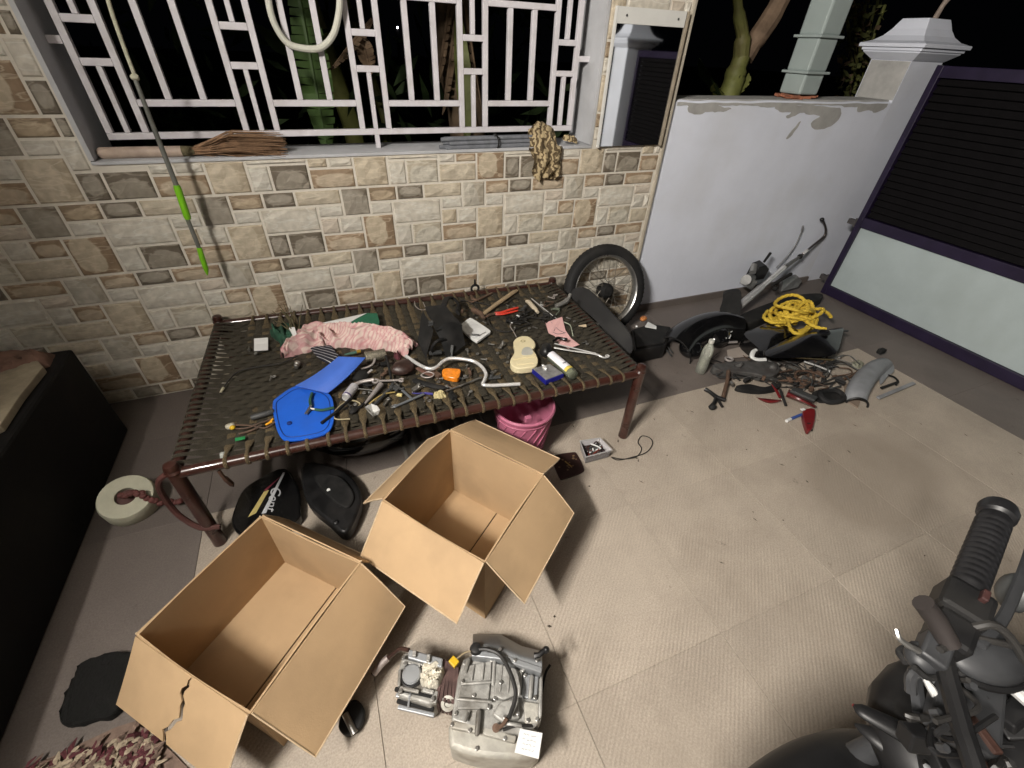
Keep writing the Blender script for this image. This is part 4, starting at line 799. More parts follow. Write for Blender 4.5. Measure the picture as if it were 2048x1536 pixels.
# --- right half
tr = thing('white_tray', 'white rounded square plastic tray beside the black cowl', 'tray', c_(950, 660))
TQ = [(921, 652), (926, 645), (937, 637), (945, 637), (976, 657), (981, 663), (975, 668), (957, 681), (950, 681), (931, 666)]
part('plate', B().prism(spline(on(TQ, ZC+.02), 3, True), (0, 0, -.012)), WPL, tr, bev=.003)
tcn = sum(on(TQ, ZC+.0205), Vector())/len(TQ); part('dish', B().prism([p.lerp(tcn, .3) for p in spline(on(TQ, ZC+.0215), 3, True)], (0, 0, -.002)), mat('tray_dish', (.62, .63, .63), .3), tr)
scw = thing('pen_screwdriver', 'tiny black handled screwdriver resting on the white tray', 'screwdriver', at(951, 670, ZC+.022))
part('handle', B().cyl(at(943, 669, ZC+.027), at(959, 670, ZC+.027), .0045, 10), BLK, scw, smooth=True); part('blade', B().cyl(at(959, 670, ZC+.027), at(972, 664, ZC+.024), .0014, 6).cyl(at(943, 669, ZC+.027), at(934, 670, ZC+.025), .0018, 6), STEEL, scw, smooth=True)
hm = thing('hammer', 'hammer with worn wooden handle near the back of the cot', 'hammer', c_(990, 608))
part('handle', B().tube([c_(1034, 581, .018), c_(1028, 584, .018), c_(995, 607, .018), c_(963, 631, .018)], [.009, .0135, .0125, .011], 12, flat=.8), WOOD, hm, smooth=True)
part('head', B().tube([c_(945, 619, .02), c_(951, 622, .02), c_(962, 628, .02), c_(968, 637, .018)], [.012, .015, .014, .008], 10), RUST, hm, smooth=True)
pl2 = thing('red_pliers', 'pliers with orange-red plastic handles beside the hammer', 'pliers', c_(1012, 622))
part('handle', B().tube(spline([c_(989, 626, .012), c_(1002, 625, .014), c_(1018, 620, .014), c_(1036, 615, .012)], 4), [.006]+[.008]*11+[.006], 8, flat=.7), REDP, pl2, smooth=True)
part('handle', B().tube(spline([c_(991, 629, .01), c_(1006, 628, .012), c_(1020, 625, .012), c_(1036, 621, .01)], 4), [.005]+[.007]*11+[.005], 8, flat=.7), REDP, pl2, smooth=True)
part('jaw', B().tube([c_(990, 627, .012), c_(978, 630, .012), c_(968, 636, .012)], [.009, .010, .003], 8, flat=.6), RUST, pl2, smooth=True)
wr = thing('adjustable_wrench', 'rusty adjustable wrench lying against the back rail', 'wrench', c_(962, 594))
part('shank', B().bar(c_(984, 586, .014), c_(955, 600, .014), .014, .007), RUST, wr, bev=.002)
part('jaw', B().tube([c_(955, 600, .014), c_(946, 598, .014), c_(942, 590, .014)], [.010, .013, .005], 8, flat=.5).tube([c_(952, 601, .014), c_(944, 604, .014), c_(936, 602, .014)], [.008, .009, .004], 8, flat=.5), RUST, wr, smooth=True)
rh = thing('cable_hook', 'black loop hook standing up at the back rail', 'hook', V(.82, -.135, ZR))
kk = aty(950, 577, -.10); part('loop', B().tube([kk+V(.022*math.sin(q), 0, -.022*math.cos(q)) for q in [i*math.pi/8 for i in range(16)]], .007, 8, closed=True), BLK, rh, smooth=True); part('stem', B().cyl(kk+V(0, 0, .018), kk+V(0, 0, .055), .008, 10, .005).cyl(kk+V(0, 0, -.02), kk+V(0.002, -.01, -.075), .008, 8), BLK, rh, smooth=True)
solo('awl', B().tube([c_(1052, 602, .016), c_(1058, 604, .018), c_(1070, 618, .018), c_(1076, 625, .016)], [.007, .013, .012, .008], 12), mat('cream_handle', (.52, .45, .34), .5, var=.15), 'stubby cream tool handle near the back right corner', 'tool', c_(1064, 613), smooth=True)
tz = thing('long_tweezers', 'long steel tweezers with dark tips behind the pink paper', 'tweezers', c_(1088, 618))
part('arm', B().tube([c_(1063, 597, .02), c_(1085, 615, .014), c_(1114, 638, .012)], [.0022, .003, .0015], 6), CHROME, tz, smooth=True); part('arm', B().tube([c_(1066, 601, .02), c_(1088, 621, .014), c_(1108, 640, .012)], [.0022, .003, .0015], 6), STEEL, tz, smooth=True)
for i, (pts, lab) in enumerate((
    ([(1012, 640), (1040, 638), (1060, 636), (1078, 622), (1095, 626), (1118, 632)], 'black cable winding behind the pink paper'),
    ([(922, 600), (960, 606), (985, 612), (1010, 608), (1030, 596), (1036, 600)], 'black cable passing under the hammer handle'),
    ([(975, 636), (982, 652), (1000, 662), (1020, 663), (1040, 655), (1058, 648)], 'thin dark cable curving right of the white tray'),
    ([(905, 612), (925, 602), (942, 606), (956, 620), (948, 634)], 'black cable curling between cowl and hammer head'),
    ([(1086, 640), (1100, 652), (1112, 668), (1128, 672)], 'short black cable under the pink paper'))):
    wire('loose_cable', [c_(x, y, .008+.004*math.sin(i+k)) for k, (x, y) in enumerate(pts)], .0032, WIRE, lab, 'cable')
rw = random.Random(5)
jb = thing('wiring_harness', 'heap of dark wiring loom and connectors behind the pink paper', 'wiring', c_(1068, 630))
for i in range(7):
    x0, y0 = rw.uniform(1040, 1090), rw.uniform(618, 640); part('loom', B().tube(spline([c_(x0+rw.uniform(-26, 26), y0+rw.uniform(-10, 10), rw.uniform(.006, .03)) for _ in range(5)], 5), rw.uniform(.0025, .005), 6), WIRE, jb, smooth=True)
for x, y in ((1036, 632), (1050, 640), (1092, 628)): part('connector', B().box(c_(x, y, .014), (.03, .02, .018), Matrix.Rotation(x*.1, 3, 'Z')), BLK, jb, bev=.002)
solo('cable_end', B().box(c_(1036, 632, .03), (.008, .018, .006), Matrix.Rotation(.4, 3, 'Z')), WPL, 'tiny white terminal on the dark wiring loom', 'terminal', c_(1036, 632))
pk = thing('pink_paper', 'torn sheet of pink paper with pen sketch on the right of the cot', 'paper', c_(1122, 665))
PQ = [(1091, 645), (1124, 635), (1131, 660), (1142, 675), (1159, 690), (1137, 698), (1118, 686), (1110, 671), (1097, 667)]
part('sheet', B().prism([p+V(0, 0, .004*math.sin(i*1.7)) for i, p in enumerate(on(PQ, ZC+.016))], (0, 0, -.0012)), mat('pink_paper', (.72, .43, .42), .85, var=.05), pk)
for pts in (((1102, 644), (1110, 655), (1108, 662)), ((1102, 652), (1115, 650)), ((1109, 652), (1118, 660), (1130, 666)), ((1106, 664), (1116, 668), (1131, 665))):
    part('pen_line', B().tube(spline(on(pts, ZC+.0175), 4), .0012, 4), INK, pk)
cp = thing('cream_cover', 'cream plastic casing with a waisted outline at the right of the cot', 'casing', c_(1048, 705))
CQ = [(1027, 682), (1038, 673), (1056, 672), (1069, 682), (1071, 692), (1066, 698), (1072, 707), (1076, 718), (1074, 729), (1064, 734), (1035, 736), (1022, 728), (1021, 718), (1028, 706), (1029, 695)]
CRP = mat('cream_plastic', (.70, .62, .40), .4, var=.06, vscale=14, dirt=(.55, .47, .28), dscale=9, damt=.4)
part('shell', B().prism(spline(on(CQ, ZC+.035), 3, True), (0, 0, -.032)), CRP, cp, smooth=True, bev=.005, seg=3)
kc = at(1046, 682, ZC+.0365); part('ring_mark', B().tube([kc+V(.011*math.cos(q), .008*math.sin(q), 0) for q in [i*math.pi/8 for i in range(16)]], .0012, 5, closed=True), mat('ring_mark', (.25, .2, .1), .6), cp, smooth=True)
part('badge', B().prism(spline(on(((1046, 697), (1058, 694), (1066, 703), (1062, 709), (1044, 709)), ZC+.0365), 3, True), (0, 0, -.002)), mat('grey_badge', (.42, .42, .38), .5), cp)
part('ridge', B().bar(at(1026, 719, ZC+.0365), at(1072, 712, ZC+.0365), .004, .006).bar(at(1034, 728, ZC+.036), at(1068, 725, ZC+.036), .010, .004), CRP, cp, bev=.0015)
wire('bent_spoke', [c_(1024, 645, .02), c_(1020, 652, .016), c_(1027, 663, .014), c_(1033, 674, .014)], .0022, PALEM, 'bent silver spoke behind the cream casing', 'spoke', 6, 3)
solo('rubber_tip', B().ell(c_(1024, 645, .02), (.006, .006, .005)), WPL, 'tiny pale tip at the end of the bent spoke', 'tip', c_(1024, 645))
lv = thing('brake_lever', 'black brake lever bracket with a long chrome lever arm', 'brake lever', c_(1130, 695))
part('bracket', B().ell(c_(1092, 700, .03), (.04, .03, .03), Matrix.Rotation(.8, 3, 'Z')).jitter(.012, 24), BLK, lv, smooth=True)
part('knob', B().tube(spline([c_(1108, 682, .045), c_(1116, 676, .045), c_(1126, 678, .042), c_(1135, 680, .04)], 4), [.009]*4+[.007]*5+[.009]*3+[.006], 10), GLOSS, lv, smooth=True)
part('lever_arm', B().tube(spline([c_(1108, 695, .035), c_(1140, 701, .03), c_(1190, 708, .022), c_(1207, 715, .014), c_(1216, 714, .012)], 4), [.005]*6+[.006]*6+[.005]*5, 8, flat=.6), CHROME, lv, smooth=True)
part('lever_arm', B().tube(spline([c_(1109, 687, .035), c_(1150, 697, .028), c_(1192, 707, .022)], 4), .0032, 6), CHROME, lv, smooth=True)
part('eye', B().tube([c_(1215, 712, .013)+V(.008*math.cos(q), .008*math.sin(q), 0) for q in [i*math.pi/6 for i in range(12)]], .0035, 6, closed=True), CHROME, lv, smooth=True)
bo = thing('glass_bottle', 'small clear bottle with a white label lying near the front right rail', 'bottle', c_(1128, 735))
a, b_ = c_(1101, 711, .026), c_(1149, 752, .024); L_ = (b_-a).length
part('glass', B().lathe([(0, 0), (.018, .001), (.023, .006), (.024, .02), (.024, L_-.012), (.021, L_-.002), (.012, L_), (0, L_+.0005)], a, b_-a, 22, close=False), clear_mat('bottle_glass', (.30, .33, .26), .06, .22), bo, smooth=True)
part('oil', B().lathe([(.0, .006), (.021, .008), (.0215, L_-.012), (0, L_-.01)], a, b_-a, 18, close=False), mat('pale_oil', (.20, .21, .13), .2, trans=.3), bo, smooth=True)
xa = (b_-a).normalized(); lab = B()
upv = V(0, 0, 1); sd = xa.cross(upv).normalized(); upn = sd.cross(xa)
lab.grid(lambda u, v: a + xa*(.004+(L_*.70)*u) + (sd*math.sin(-1.5+2.7*v)+upn*math.cos(-1.5+2.7*v))*.0246, 4, 14)
part('label', lab, mat('label_white', (.74, .73, .78), .6, var=.02), bo, smooth=True, label='white printed label')
part('label_band', B().grid(lambda u, v: a + xa*(L_*.70+.005+.016*u) + (sd*math.sin(-1.5+2.7*v)+upn*math.cos(-1.5+2.7*v))*.0247, 2, 14), mat('label_yellow', (.66, .52, .10), .6), bo, smooth=True)
tm = text_mesh('EMIN', .012); o = part('lettering', tm, INK, bo); 
Mx = Matrix((-sd, xa, upn)).transposed(); Mx = Matrix((sd*1.0, -xa*1.0, upn)).transposed()
o.matrix_local = Matrix.Translation(a + xa*(L_*.60) + upn*.0252 - sd*.017 - origin(bo)) @ Mx.to_4x4()
bp_ = thing('blister_pack', 'blue card tray with clear silver blister next to the lying bottle', 'packet', c_(1095, 750))
q1 = on(((1064, 738), (1100, 728), (1128, 748), (1092, 762)), ZC+.026)
part('tray', B().prism(q1, (0, 0, -.022)), mat('blue_card', (.012, .014, .20), .4, var=.2), bp_, bev=.0015)
qc = sum(q1, Vector())/4; part('blister', B().prism([p.lerp(qc, .06)+V(0, 0, .004) for p in q1], (0, 0, -.004)), mat('silver_foil', (.34, .34, .34), .35, .6, var=.4, vscale=30), bp_, bev=.001)
part('bulb', B().ell(at(1090, 736, ZC+.036), (.010, .016, .010)).ell(at(1086, 731, ZC+.034), (.006, .007, .006)), CHROME, bp_, smooth=True)
# grey control tube at the back right corner
wire('silencer_tube', [c_(1112, 612, .035), c_(1126, 606, .04), c_(1136, 598, .05), c_(1141, 588, .07)], [.012]*8+[.014]*4+[.009]*7, mat('grey_tube', (.24, .235, .22), .5, .4, var=.2), 'grey metal tube leaning at the back right cot corner', 'tube', 12)
ol = random.Random(9)
for k, (x, y, lab) in enumerate(((1104, 598, 'loop of pale cable at the back right cot corner'), (1112, 622, 'grey-green cable loop left of the wheel'), (1098, 612, 'small coil of brown wire before the right finial'))):
    wire('cable_loop', [c_(x+ol.uniform(-12, 12), y+ol.uniform(-9, 9), ol.uniform(.008, .03)) for _ in range(6)], .003, (PALEM, mat('sage_wire', (.14, .16, .12), .6), RUST)[k], lab, 'cable')
wire('pale_string', [c_(1128, 644, .012), c_(1140, 650, .012), c_(1144, 662, .012), c_(1146, 672, .01)], .0026, mat('sage_string', (.34, .37, .29), .8), 'pale green string right of the pink paper', 'string')
solo('wood_chip', B().prism(on(((1157, 651), (1172, 648), (1173, 653)), ZC+.02), (0, 0, -.004)), mat('chip', (.62, .50, .34), .7), 'pale wood chip on the right end straps', 'chip', c_(1167, 651))

# loose fasteners and scraps between the tools
rf = random.Random(101); spots_ = [(690, 750), (735, 790), (770, 800), (800, 770), (845, 765), (880, 765), (925, 760), (950, 790), (985, 745), (1000, 700), (990, 690), (1010, 720), (1060, 650), (1040, 655), (1020, 620), (960, 640), (905, 770), (860, 800), (700, 812), (776, 815), (1150, 640), (1170, 690), (940, 700), (960, 715), (930, 735), (500, 700), (540, 760)]
fb_ = B()
for i, (x, y) in enumerate(spots_):
    for k in range(2):
        p = c_(x+rf.uniform(-12, 12), y+rf.uniform(-8, 8), .011); a_ = rf.uniform(0, 6); d_ = V(math.cos(a_), math.sin(a_), 0)
        if (i+k) % 2: fb_.tube([p+V(.006*math.cos(q_), .006*math.sin(q_), 0) for q_ in [j*math.pi/3 for j in range(6)]], .003, 6, closed=True)
        else: fb_.cyl(p, p+d_*.024, .003, 8).cyl(p-d_*.005, p, .0062, 6)
o = part('loose_fasteners', fb_, STEEL); o['kind'] = 'stuff'; o['label'] = 'loose small nuts and bolts scattered over the cot straps'; o['category'] = 'fasteners'
for i, (x, y, lab) in enumerate(((688, 757, 'just left of the white can'), (730, 768, 'between the white can and the steel spanner'), (768, 748, 'at the foot of the upright black bar'), (790, 775, 'left of the grey three-armed bracket'), (834, 776, 'right of the grey three-armed bracket'), (905, 792, 'by the front rail below the orange indicator'), (940, 745, 'inside the curve of the bent chrome bar'), (988, 755, 'right of the bent chrome bar'), (1004, 690, 'left of the cream casing'), (1016, 640, 'behind the cream casing near the bent spoke'), (922, 622, 'behind the white tray'), (1048, 618, 'beside the cream tool handle'), (1086, 610, 'near the long tweezers'), (768, 728, 'beside the wire mesh filter'), (872, 748, 'just left of the orange indicator'))):
    p = c_(x, y, .012); rot_ = Matrix.Rotation(rf.uniform(0, 3), 3, 'Z') @ Matrix.Rotation(rf.uniform(-.3, .3), 3, 'X'); b = B().box(p, (rf.uniform(.025, .055), rf.uniform(.012, .024), rf.uniform(.006, .018)), rot_)
    b.cyl(p+rot_ @ V(.012, 0, .0), p+rot_ @ V(.012, 0, .016), .007, 10).bar(p+rot_ @ V(-.02, 0, 0), p+rot_ @ V(-.035, rf.uniform(-.02, .02), .004), .006, .005)
    solo('metal_scrap', b.jitter(.002, 50), (STEEL, BLKM, RUST, DGREY)[i % 4], 'small dirty metal scrap ' + lab, 'metal scrap', (p.x, p.y, ZC), 'dirty metal scraps on the cot', bev=.002)

# ================================================================== BY THE RIGHT END OF THE COT
def atx(px, py, x):
    d = ray(px, py); return CAM + d*((x-CAM.x)/d.x)
MG = [(1147, 578, 1.30), (1176, 580, 1.32), (1225, 630, 1.34), (1258, 668, 1.34), (1264, 700, 1.34), (1246, 712, 1.28), (1215, 672, 1.26), (1190, 640, 1.25), (1145, 600, 1.26)]
mp_ = [atx(x, y, X) for x, y, X in MG]
solo('black_side_panel', B().prism(spline(mp_, 3, True), (.012, .004, 0)), mat('sooty_panel', (.017, .017, .018), .6, var=.25, vscale=8, dirt=(.035, .034, .032), dscale=7), 'long black plastic panel propped between the cot end and the wheel', 'panel', atx(1250, 712, 1.28), smooth=True, bev=.003)
wl = thing('spare_wheel', 'spoked motorcycle wheel with black tyre leaning against the wall', 'wheel', (1.585, -.21, 0))
WC = V(1.585, -.125, .285); ax_n = V(-0.06, -math.cos(R_(19)), math.sin(R_(19))).normalized(); e1 = V(1, 0, 0); e1 = (e1-ax_n*e1.dot(ax_n)).normalized(); e2 = ax_n.cross(e1)
def wc(r, a, h=0): return WC + e1*(r*math.cos(a)) + e2*(r*math.sin(a)) + ax_n*h
def ringmesh(prof, n=56):
    b = B(); m = len(prof); vs = [wc(r, 2*math.pi*i/n, h) for i in range(n) for r, h in prof]
    return b.add(vs, [(i*m+k, i*m+(k+1) % m, ((i+1) % n)*m+(k+1) % m, ((i+1) % n)*m+k) for i in range(n) for k in range(m)])
ty = part('tyre', ringmesh([(.228, -.030), (.252, -.038), (.276, -.032), (.290, -.014), (.293, 0), (.290, .014), (.276, .032), (.252, .038), (.228, .030)]), RUB, wl, smooth=True, ang=50)
tr_b = B()
for i in range(64):
    a0 = 2*math.pi*i/64
    for s in (-1, 1): tr_b.tube([wc(.2915, a0, s*.003), wc(.2905, a0+.035, s*.016), wc(.280, a0+.05, s*.029)], .0022, 4)
part('tread', tr_b, RUB, ty)
part('rim', ringmesh([(.230, -.026), (.226, -.030), (.218, -.024), (.212, -.010), (.212, .010), (.218, .024), (.226, .030), (.230, .026)]), mat('rim_steel', (.5, .5, .49), .28, .9, var=.2, vscale=15), wl, smooth=True)
part('hub', B().lathe([(.012, -.05), (.03, -.048), (.048, -.03), (.05, -.02), (.05, .02), (.048, .03), (.03, .048), (.012, .05)], WC, ax_n, 22), BLKM, wl, smooth=True)
SPK = mat('spoke_steel', (.22, .2, .17), .5, .7, var=.3)
for i in range(28):
    a0 = 2*math.pi*i/28; s = 1 if i % 2 else -1; part('spoke', B().tube([wc(.046, a0+s*.9*(1 if (i//2) % 2 else -1), s*.028), wc(.213, a0, s*.004)], .0018, 5), SPK, wl)
# black tail box with indicator and white fragment
tbx = thing('battery_box', 'black plastic battery box on the floor right of the wheel', 'box', at(1290, 690, 0))
q = on(((1262, 660), (1300, 648), (1345, 655), (1332, 690), (1268, 702)), .10); part('shell', B().prism(q, (0, 0, -.099)), BLK, tbx, bev=.008); qm = sum(q, Vector())/5
part('lid', B().prism([p.lerp(qm, .12)+V(0, 0, .012) for p in q], (0, 0, -.012)), BLKM, tbx, bev=.003); part('stud', B().ell(at(1273, 653, .115), (.010, .010, .01)), CHROME, tbx, smooth=True)
solo('orange_reflector', B().ell(at(1287, 637, .12), (.034, .022, .016), Matrix.Rotation(.5, 3, 'Z')), mat('copper_lens', (.42, .16, .05), .25, var=.3, vscale=40), 'oval orange reflector lens on top of the black battery box', 'reflector', at(1287, 637, .104), smooth=True)
solo('white_fragment', B().prism(on(((1290, 652), (1296, 643), (1313, 652), (1313, 657), (1291, 653)), .122), (0, 0, -.006)), WPL, 'white plastic fragment on the black battery box', 'fragment', at(1301, 651, .116), bev=.001)

# ================================================================== DISMANTLED MOTORCYCLE ON THE FLOOR
fd = thing('rear_mudguard', 'glossy black arched mudguard with small white sticker, open end to the left', 'mudguard', at(1390, 705, 0))
S = [at(1350, 690, .08), at(1372, 668, .105), at(1405, 652, .115), at(1440, 645, .11), at(1474, 650, .085)]; SS = spline(S, 6); ns = len(SS)-1
def guard(u, v, k=1.0):
    i = min(ns-1, int(u*ns)); p = SS[i].lerp(SS[i+1], u*ns-i); t = (SS[i+1]-SS[i]).normalized(); sd_ = t.cross(V(0, 0, 1)).normalized(); up = sd_.cross(t)
    a_ = math.pi*(-0.08+1.16*v); w = (.125-.03*u)*k; return p - V(0, 0, .085) + sd_*(math.cos(a_)*w) + up*(max(-.1, math.sin(a_))*(.135+.02*math.sin(u*3))*k) + V(0, 0, .01)
part('shell', B().grid(guard, 26, 18).add([], []), GLOSS, fd, smooth=True, ang=60)
part('inner_skin', B().grid(lambda u, v: guard(u, v, .965), 20, 14), BLKM, fd, smooth=True)
part('inner_liner', B().ell(at(1382, 697, .05), (.085, .075, .055), Matrix.Rotation(.6, 3, 'Z')).ell(at(1435, 672, .06), (.11, .085, .065), Matrix.Rotation(.5, 3, 'Z')), GLOSS, fd, smooth=True)
part('blank', B().prism([guard(.3, i/14, .95) for i in range(15)], (.004, .004, 0)), BLKM, fd)
part('edge_bead', B().tube([guard(0, i/16) for i in range(17)], .004, 6).tube([guard(i/16, 1) for i in range(17)], .003, 6).tube([guard(i/16, 0) for i in range(17)], .003, 6), BLK, fd, smooth=True)
stk = B()
for pts in (((1442, 674), (1447, 668), (1450, 676)), ((1449, 671), (1455, 666), (1459, 670), (1456, 676)), ((1455, 667), (1462, 662))):
    stk.tube(spline([at(x, y, .086)+V(-.004, -.012, .006) for x, y in pts], 3), .0035, 5)
part('sticker', stk, WPL, fd, label='small white scribbled sticker')
part('lamp_boss', B().ell(at(1448, 635, .14), (.05, .035, .022), Matrix.Rotation(.4, 3, 'Z')).jitter(.004, 30), mat('smoked_lens', (.06, .062, .065), .15, coat=.5), fd, smooth=True, label='smoked grey lens on the mudguard')
part('stay', B().tube([at(1312, 672, .06), at(1325, 690, .04), at(1343, 712, .02)], .006, 6, flat=.5).tube([at(1316, 668, .07), at(1345, 706, .03)], .004, 6), DGREY, fd, smooth=True)
wire('swing_bar', [at(1398, 687, .05), at(1430, 686, .05), at(1474, 684, .05)], .008, PALEM, 'pale steel bar lying in front of the glossy black mudguard', 'bar', 8)
solo('head_bracket', B().prism(spline([at(1448, 588, .2), at(1478, 582, .21), at(1483, 600, .18), at(1477, 640, .08), at(1455, 632, .08), at(1440, 622, .08), at(1446, 606, .13)], 3, True), (.05, .05, -.01)).jitter(.008, 20), BLKM, 'dark bracket block standing behind the glossy mudguard', 'bracket', at(1465, 640, 0), smooth=True)
fk = thing('front_fork', 'chrome fork leg with bent handle rod leaning on the white wall', 'fork', at(1480, 612, .04))
fa = at(1478, 613, .10); fb = aty(1568, 535, -.12); fc_ = aty(1600, 513, -.07); fe = aty(1648, 472, -.03); ff = aty(1651, 455, -.03); fg = aty(1644, 439, -.03)
part('slider', B().tube([fa, fa.lerp(fb, .45), fa.lerp(fb, .5)], [.027, .027, .021], 16), mat('fork_alloy', (.55, .55, .55), .3, .4, var=.15), fk, smooth=True)
part('stanchion', B().tube([fa.lerp(fb, .5), fb], .020, 16), CHROME, fk, smooth=True); part('cap', B().tube([fb, fb.lerp(fc_, .25), fc_], [.021, .016, .011], 12), STEEL, fk, smooth=True)
part('joint', B().ell(fc_, (.02, .02, .02)), BLKM, fk, smooth=True); part('rod', B().tube(spline([fc_, fc_.lerp(fe, .5), fe, ff, fg], 4), .0085, 8), mat('dark_chrome', (.16, .14, .14), .3, .8), fk, smooth=True)
part('rod_sleeve', B().tube([fc_.lerp(fe, .12), fc_.lerp(fe, .3)], .0125, 10), CHROME, fk, smooth=True); part('knob', B().ell(fg, (.016, .016, .015)), BLK, fk, smooth=True)
wire('brake_cable', [aty(1553, 535, -.04), aty(1575, 512, -.03), aty(1592, 488, -.02), aty(1602, 466, -.02), aty(1606, 452, -.03)], [.005]*20+[.007]*5, mat('grey_cable', (.20, .20, .21), .5), 'thin grey brake cable standing against the white wall', 'cable', 8)
cb_ = thing('carburettor', 'black and silver carburettor propped behind the chrome fork', 'carburettor', aty(1520, 570, -.15))
kz = aty(1522, 548, -.14); part('float_bowl', B().prism([kz+V(-.07, 0, -.05), kz+V(.06, 0, -.05), kz+V(.07, 0, .03), kz+V(.02, 0, .07), kz+V(-.05, 0, .06)], (.02, .09, .0)).jitter(.01, 14), BLK, cb_, smooth=True, bev=.006)
part('body', B().box(aty(1497, 565, -.16), (.08, .07, .07), Matrix.Rotation(.5, 3, 'Y')).cyl(aty(1492, 560, -.2), aty(1502, 556, -.12), .036, 18).cyl(aty(1505, 545, -.18), aty(1508, 530, -.14), .022, 14).jitter(.004, 30), mat('cast_alloy', (.30, .30, .295), .45, .6, var=.25, vscale=20), cb_, smooth=True)
part('spigot', B().cyl(aty(1528, 524, -.12), aty(1541, 506, -.1), .009, 8, .011), BLK, cb_, smooth=True); part('screw', B().cyl(aty(1544, 570, -.2), aty(1582, 548, -.16), .012, 8, .014).ell(aty(1550, 577, -.22), (.02, .02, .018)), BLKM, cb_, smooth=True)
solo('alloy_bracket', B().prism([aty(1566, 560, -.10), aty(1596, 552, -.10), aty(1604, 562, -.10), aty(1596, 575, -.12), aty(1562, 584, -.14)], (.03, .05, -.01)), MATS['cast_alloy'], 'light alloy bracket by the foot of the white wall near the gate', 'bracket', aty(1575, 584, -.14), bev=.004)
solo('folded_seat', B().prism(spline(on(((1478, 632), (1530, 608), (1590, 590), (1640, 586), (1640, 598), (1560, 622), (1500, 646)), .07), 4, True), (0, 0, -.068)), BLKM, 'flat black seat base lying along the white wall behind the yellow rope', 'seat', at(1560, 620, 0), bev=.01, smooth=True)
# rope
ROPE = mat('yellow_rope', (.66, .46, .05), .75, var=.18, vscale=60, bump=.5, bscale=220)
rp = thing('yellow_rope', 'untidy coil of yellow rope on top of the black fairing', 'rope', at(1590, 650, .05))
rr_ = random.Random(21); ctr = at(1590, 633, .12)
for k in range(15):
    pts = []; r0 = rr_.uniform(.06, .135); ph = rr_.uniform(0, 6.28); ex = rr_.uniform(.5, 1.0); rot = rr_.uniform(-.6, .6); dx = rr_.uniform(-.07, .09); dy = rr_.uniform(-.05, .05); n = 12
    for i in range(n):
        a_ = ph + 2*math.pi*i/n; x = r0*1.15*math.cos(a_); y = r0*ex*math.sin(a_); x, y = x*math.cos(rot)-y*math.sin(rot), x*math.sin(rot)+y*math.cos(rot)
        pts.append(ctr + V(x+dx, y+dy, -.03+.010*k*.7+.02*math.sin(2*a_+k)))
    part('coil', B().tube(spline(pts, 12, True), .0108, 12, closed=True, tw=.13), ROPE, rp, smooth=True)
for pts in (((1640, 618), (1655, 626), (1662, 634)), ((1560, 625), (1575, 640), (1582, 660), (1600, 668), (1620, 655)), ((1600, 625), (1615, 645), (1635, 655), (1652, 658)), ((1535, 622), (1528, 635), (1545, 645), (1570, 645))):
    part('end', B().tube(spline([at(x, y, .14) for x, y in pts], 14), .0108, 12, tw=.13), ROPE, rp, smooth=True)
# black fairing shells
ta = thing('tail_fairing', 'glossy black tail fairing with a round hole, under the yellow rope', 'fairing', at(1600, 700, 0))
O1 = [(1530, 704), (1562, 684), (1598, 668), (1640, 662), (1684, 655), (1684, 672), (1670, 708), (1620, 714), (1546, 716)]
q = on(O1, .13); qm = sum(q, Vector())/len(q); lo_ = on(O1, .0)
part('shell', B().add(spline(q, 3, True) + [p.lerp(sum(spline(lo_, 3, True), Vector())/27, .04)+V(0, 0, .004) for p in spline([p.lerp(l, .75) for p, l in zip(q, lo_)], 3, True)] + [qm+V(0, 0, .05)], [(i, (i+1) % 27, 27+(i+1) % 27, 27+i) for i in range(27)] + [(i, (i+1) % 27, 54) for i in range(27)]), GLOSS, ta, smooth=True, ang=50)
hc = at(1647, 666, .165); part('lamp_hole', B().tube([hc+V(.042*math.cos(a_), .028*math.sin(a_), .004) for a_ in [i*math.pi/9 for i in range(18)]], .006, 6, closed=True), BLK, ta, smooth=True); part('hole_floor', B().prism([hc+V(.041*math.cos(a_), .027*math.sin(a_), .001) for a_ in [i*math.pi/9 for i in range(18)]], (0, 0, -.004)), mat('hole_black', (.003, .003, .006), .6), ta)
part('tang', B().cyl(at(1684, 662, .12), at(1695, 662, .11), .008, 8), DGREY, ta)
O2 = [(1488, 668), (1510, 657), (1535, 650), (1570, 650), (1597, 662), (1570, 676), (1548, 692), (1530, 704), (1510, 690)]
q = on(O2, .11)
solo('side_fairing', B().add(spline(q, 3, True) + [p+V(0, 0, -.1) for p in spline(q, 3, True)] + [sum(q, Vector())/9+V(0, 0, .022)], [(i, (i+1) % 27, 27+(i+1) % 27, 27+i) for i in range(27)] + [(i, (i+1) % 27, 54) for i in range(27)]), GLOSS, 'pointed glossy black side fairing left of the round-holed fairing', 'fairing', at(1540, 690, 0), smooth=True, ang=40)
solo('white_hook', B().tube(spline([at(1519, 698, .09), at(1508, 702, .09), at(1504, 713, .08), at(1514, 719, .07), at(1532, 719, .07)], 5), [.012]*6+[.014]*6+[.011]*9, 10, flat=.6), WPL, 'white J-shaped plastic part in front of the side fairing', 'plastic part', at(1515, 715, .0), smooth=True)
wire('brass_rod', [at(1556, 712, .07), at(1610, 716, .06), at(1672, 720, .04)], .007, mat('brass_tube', (.42, .33, .18), .3, .8, var=.3, vscale=18), 'long tarnished brass rod along the front of the fairing', 'rod', 8)
wire('chrome_strip', [at(1608, 723, .05), at(1635, 732, .045), at(1660, 742, .03)], .0055, CHROME, 'short chrome strip in front of the brass rod', 'strip', 8)
ff_ = thing('frame_casting', 'grey dirty frame casting with links among the motorcycle parts', 'frame part', at(1500, 745, 0))
CAST = mat('dirty_casting', (.10, .098, .095), .6, .4, var=.35, vscale=22, dirt=(.06, .04, .035), dscale=16)
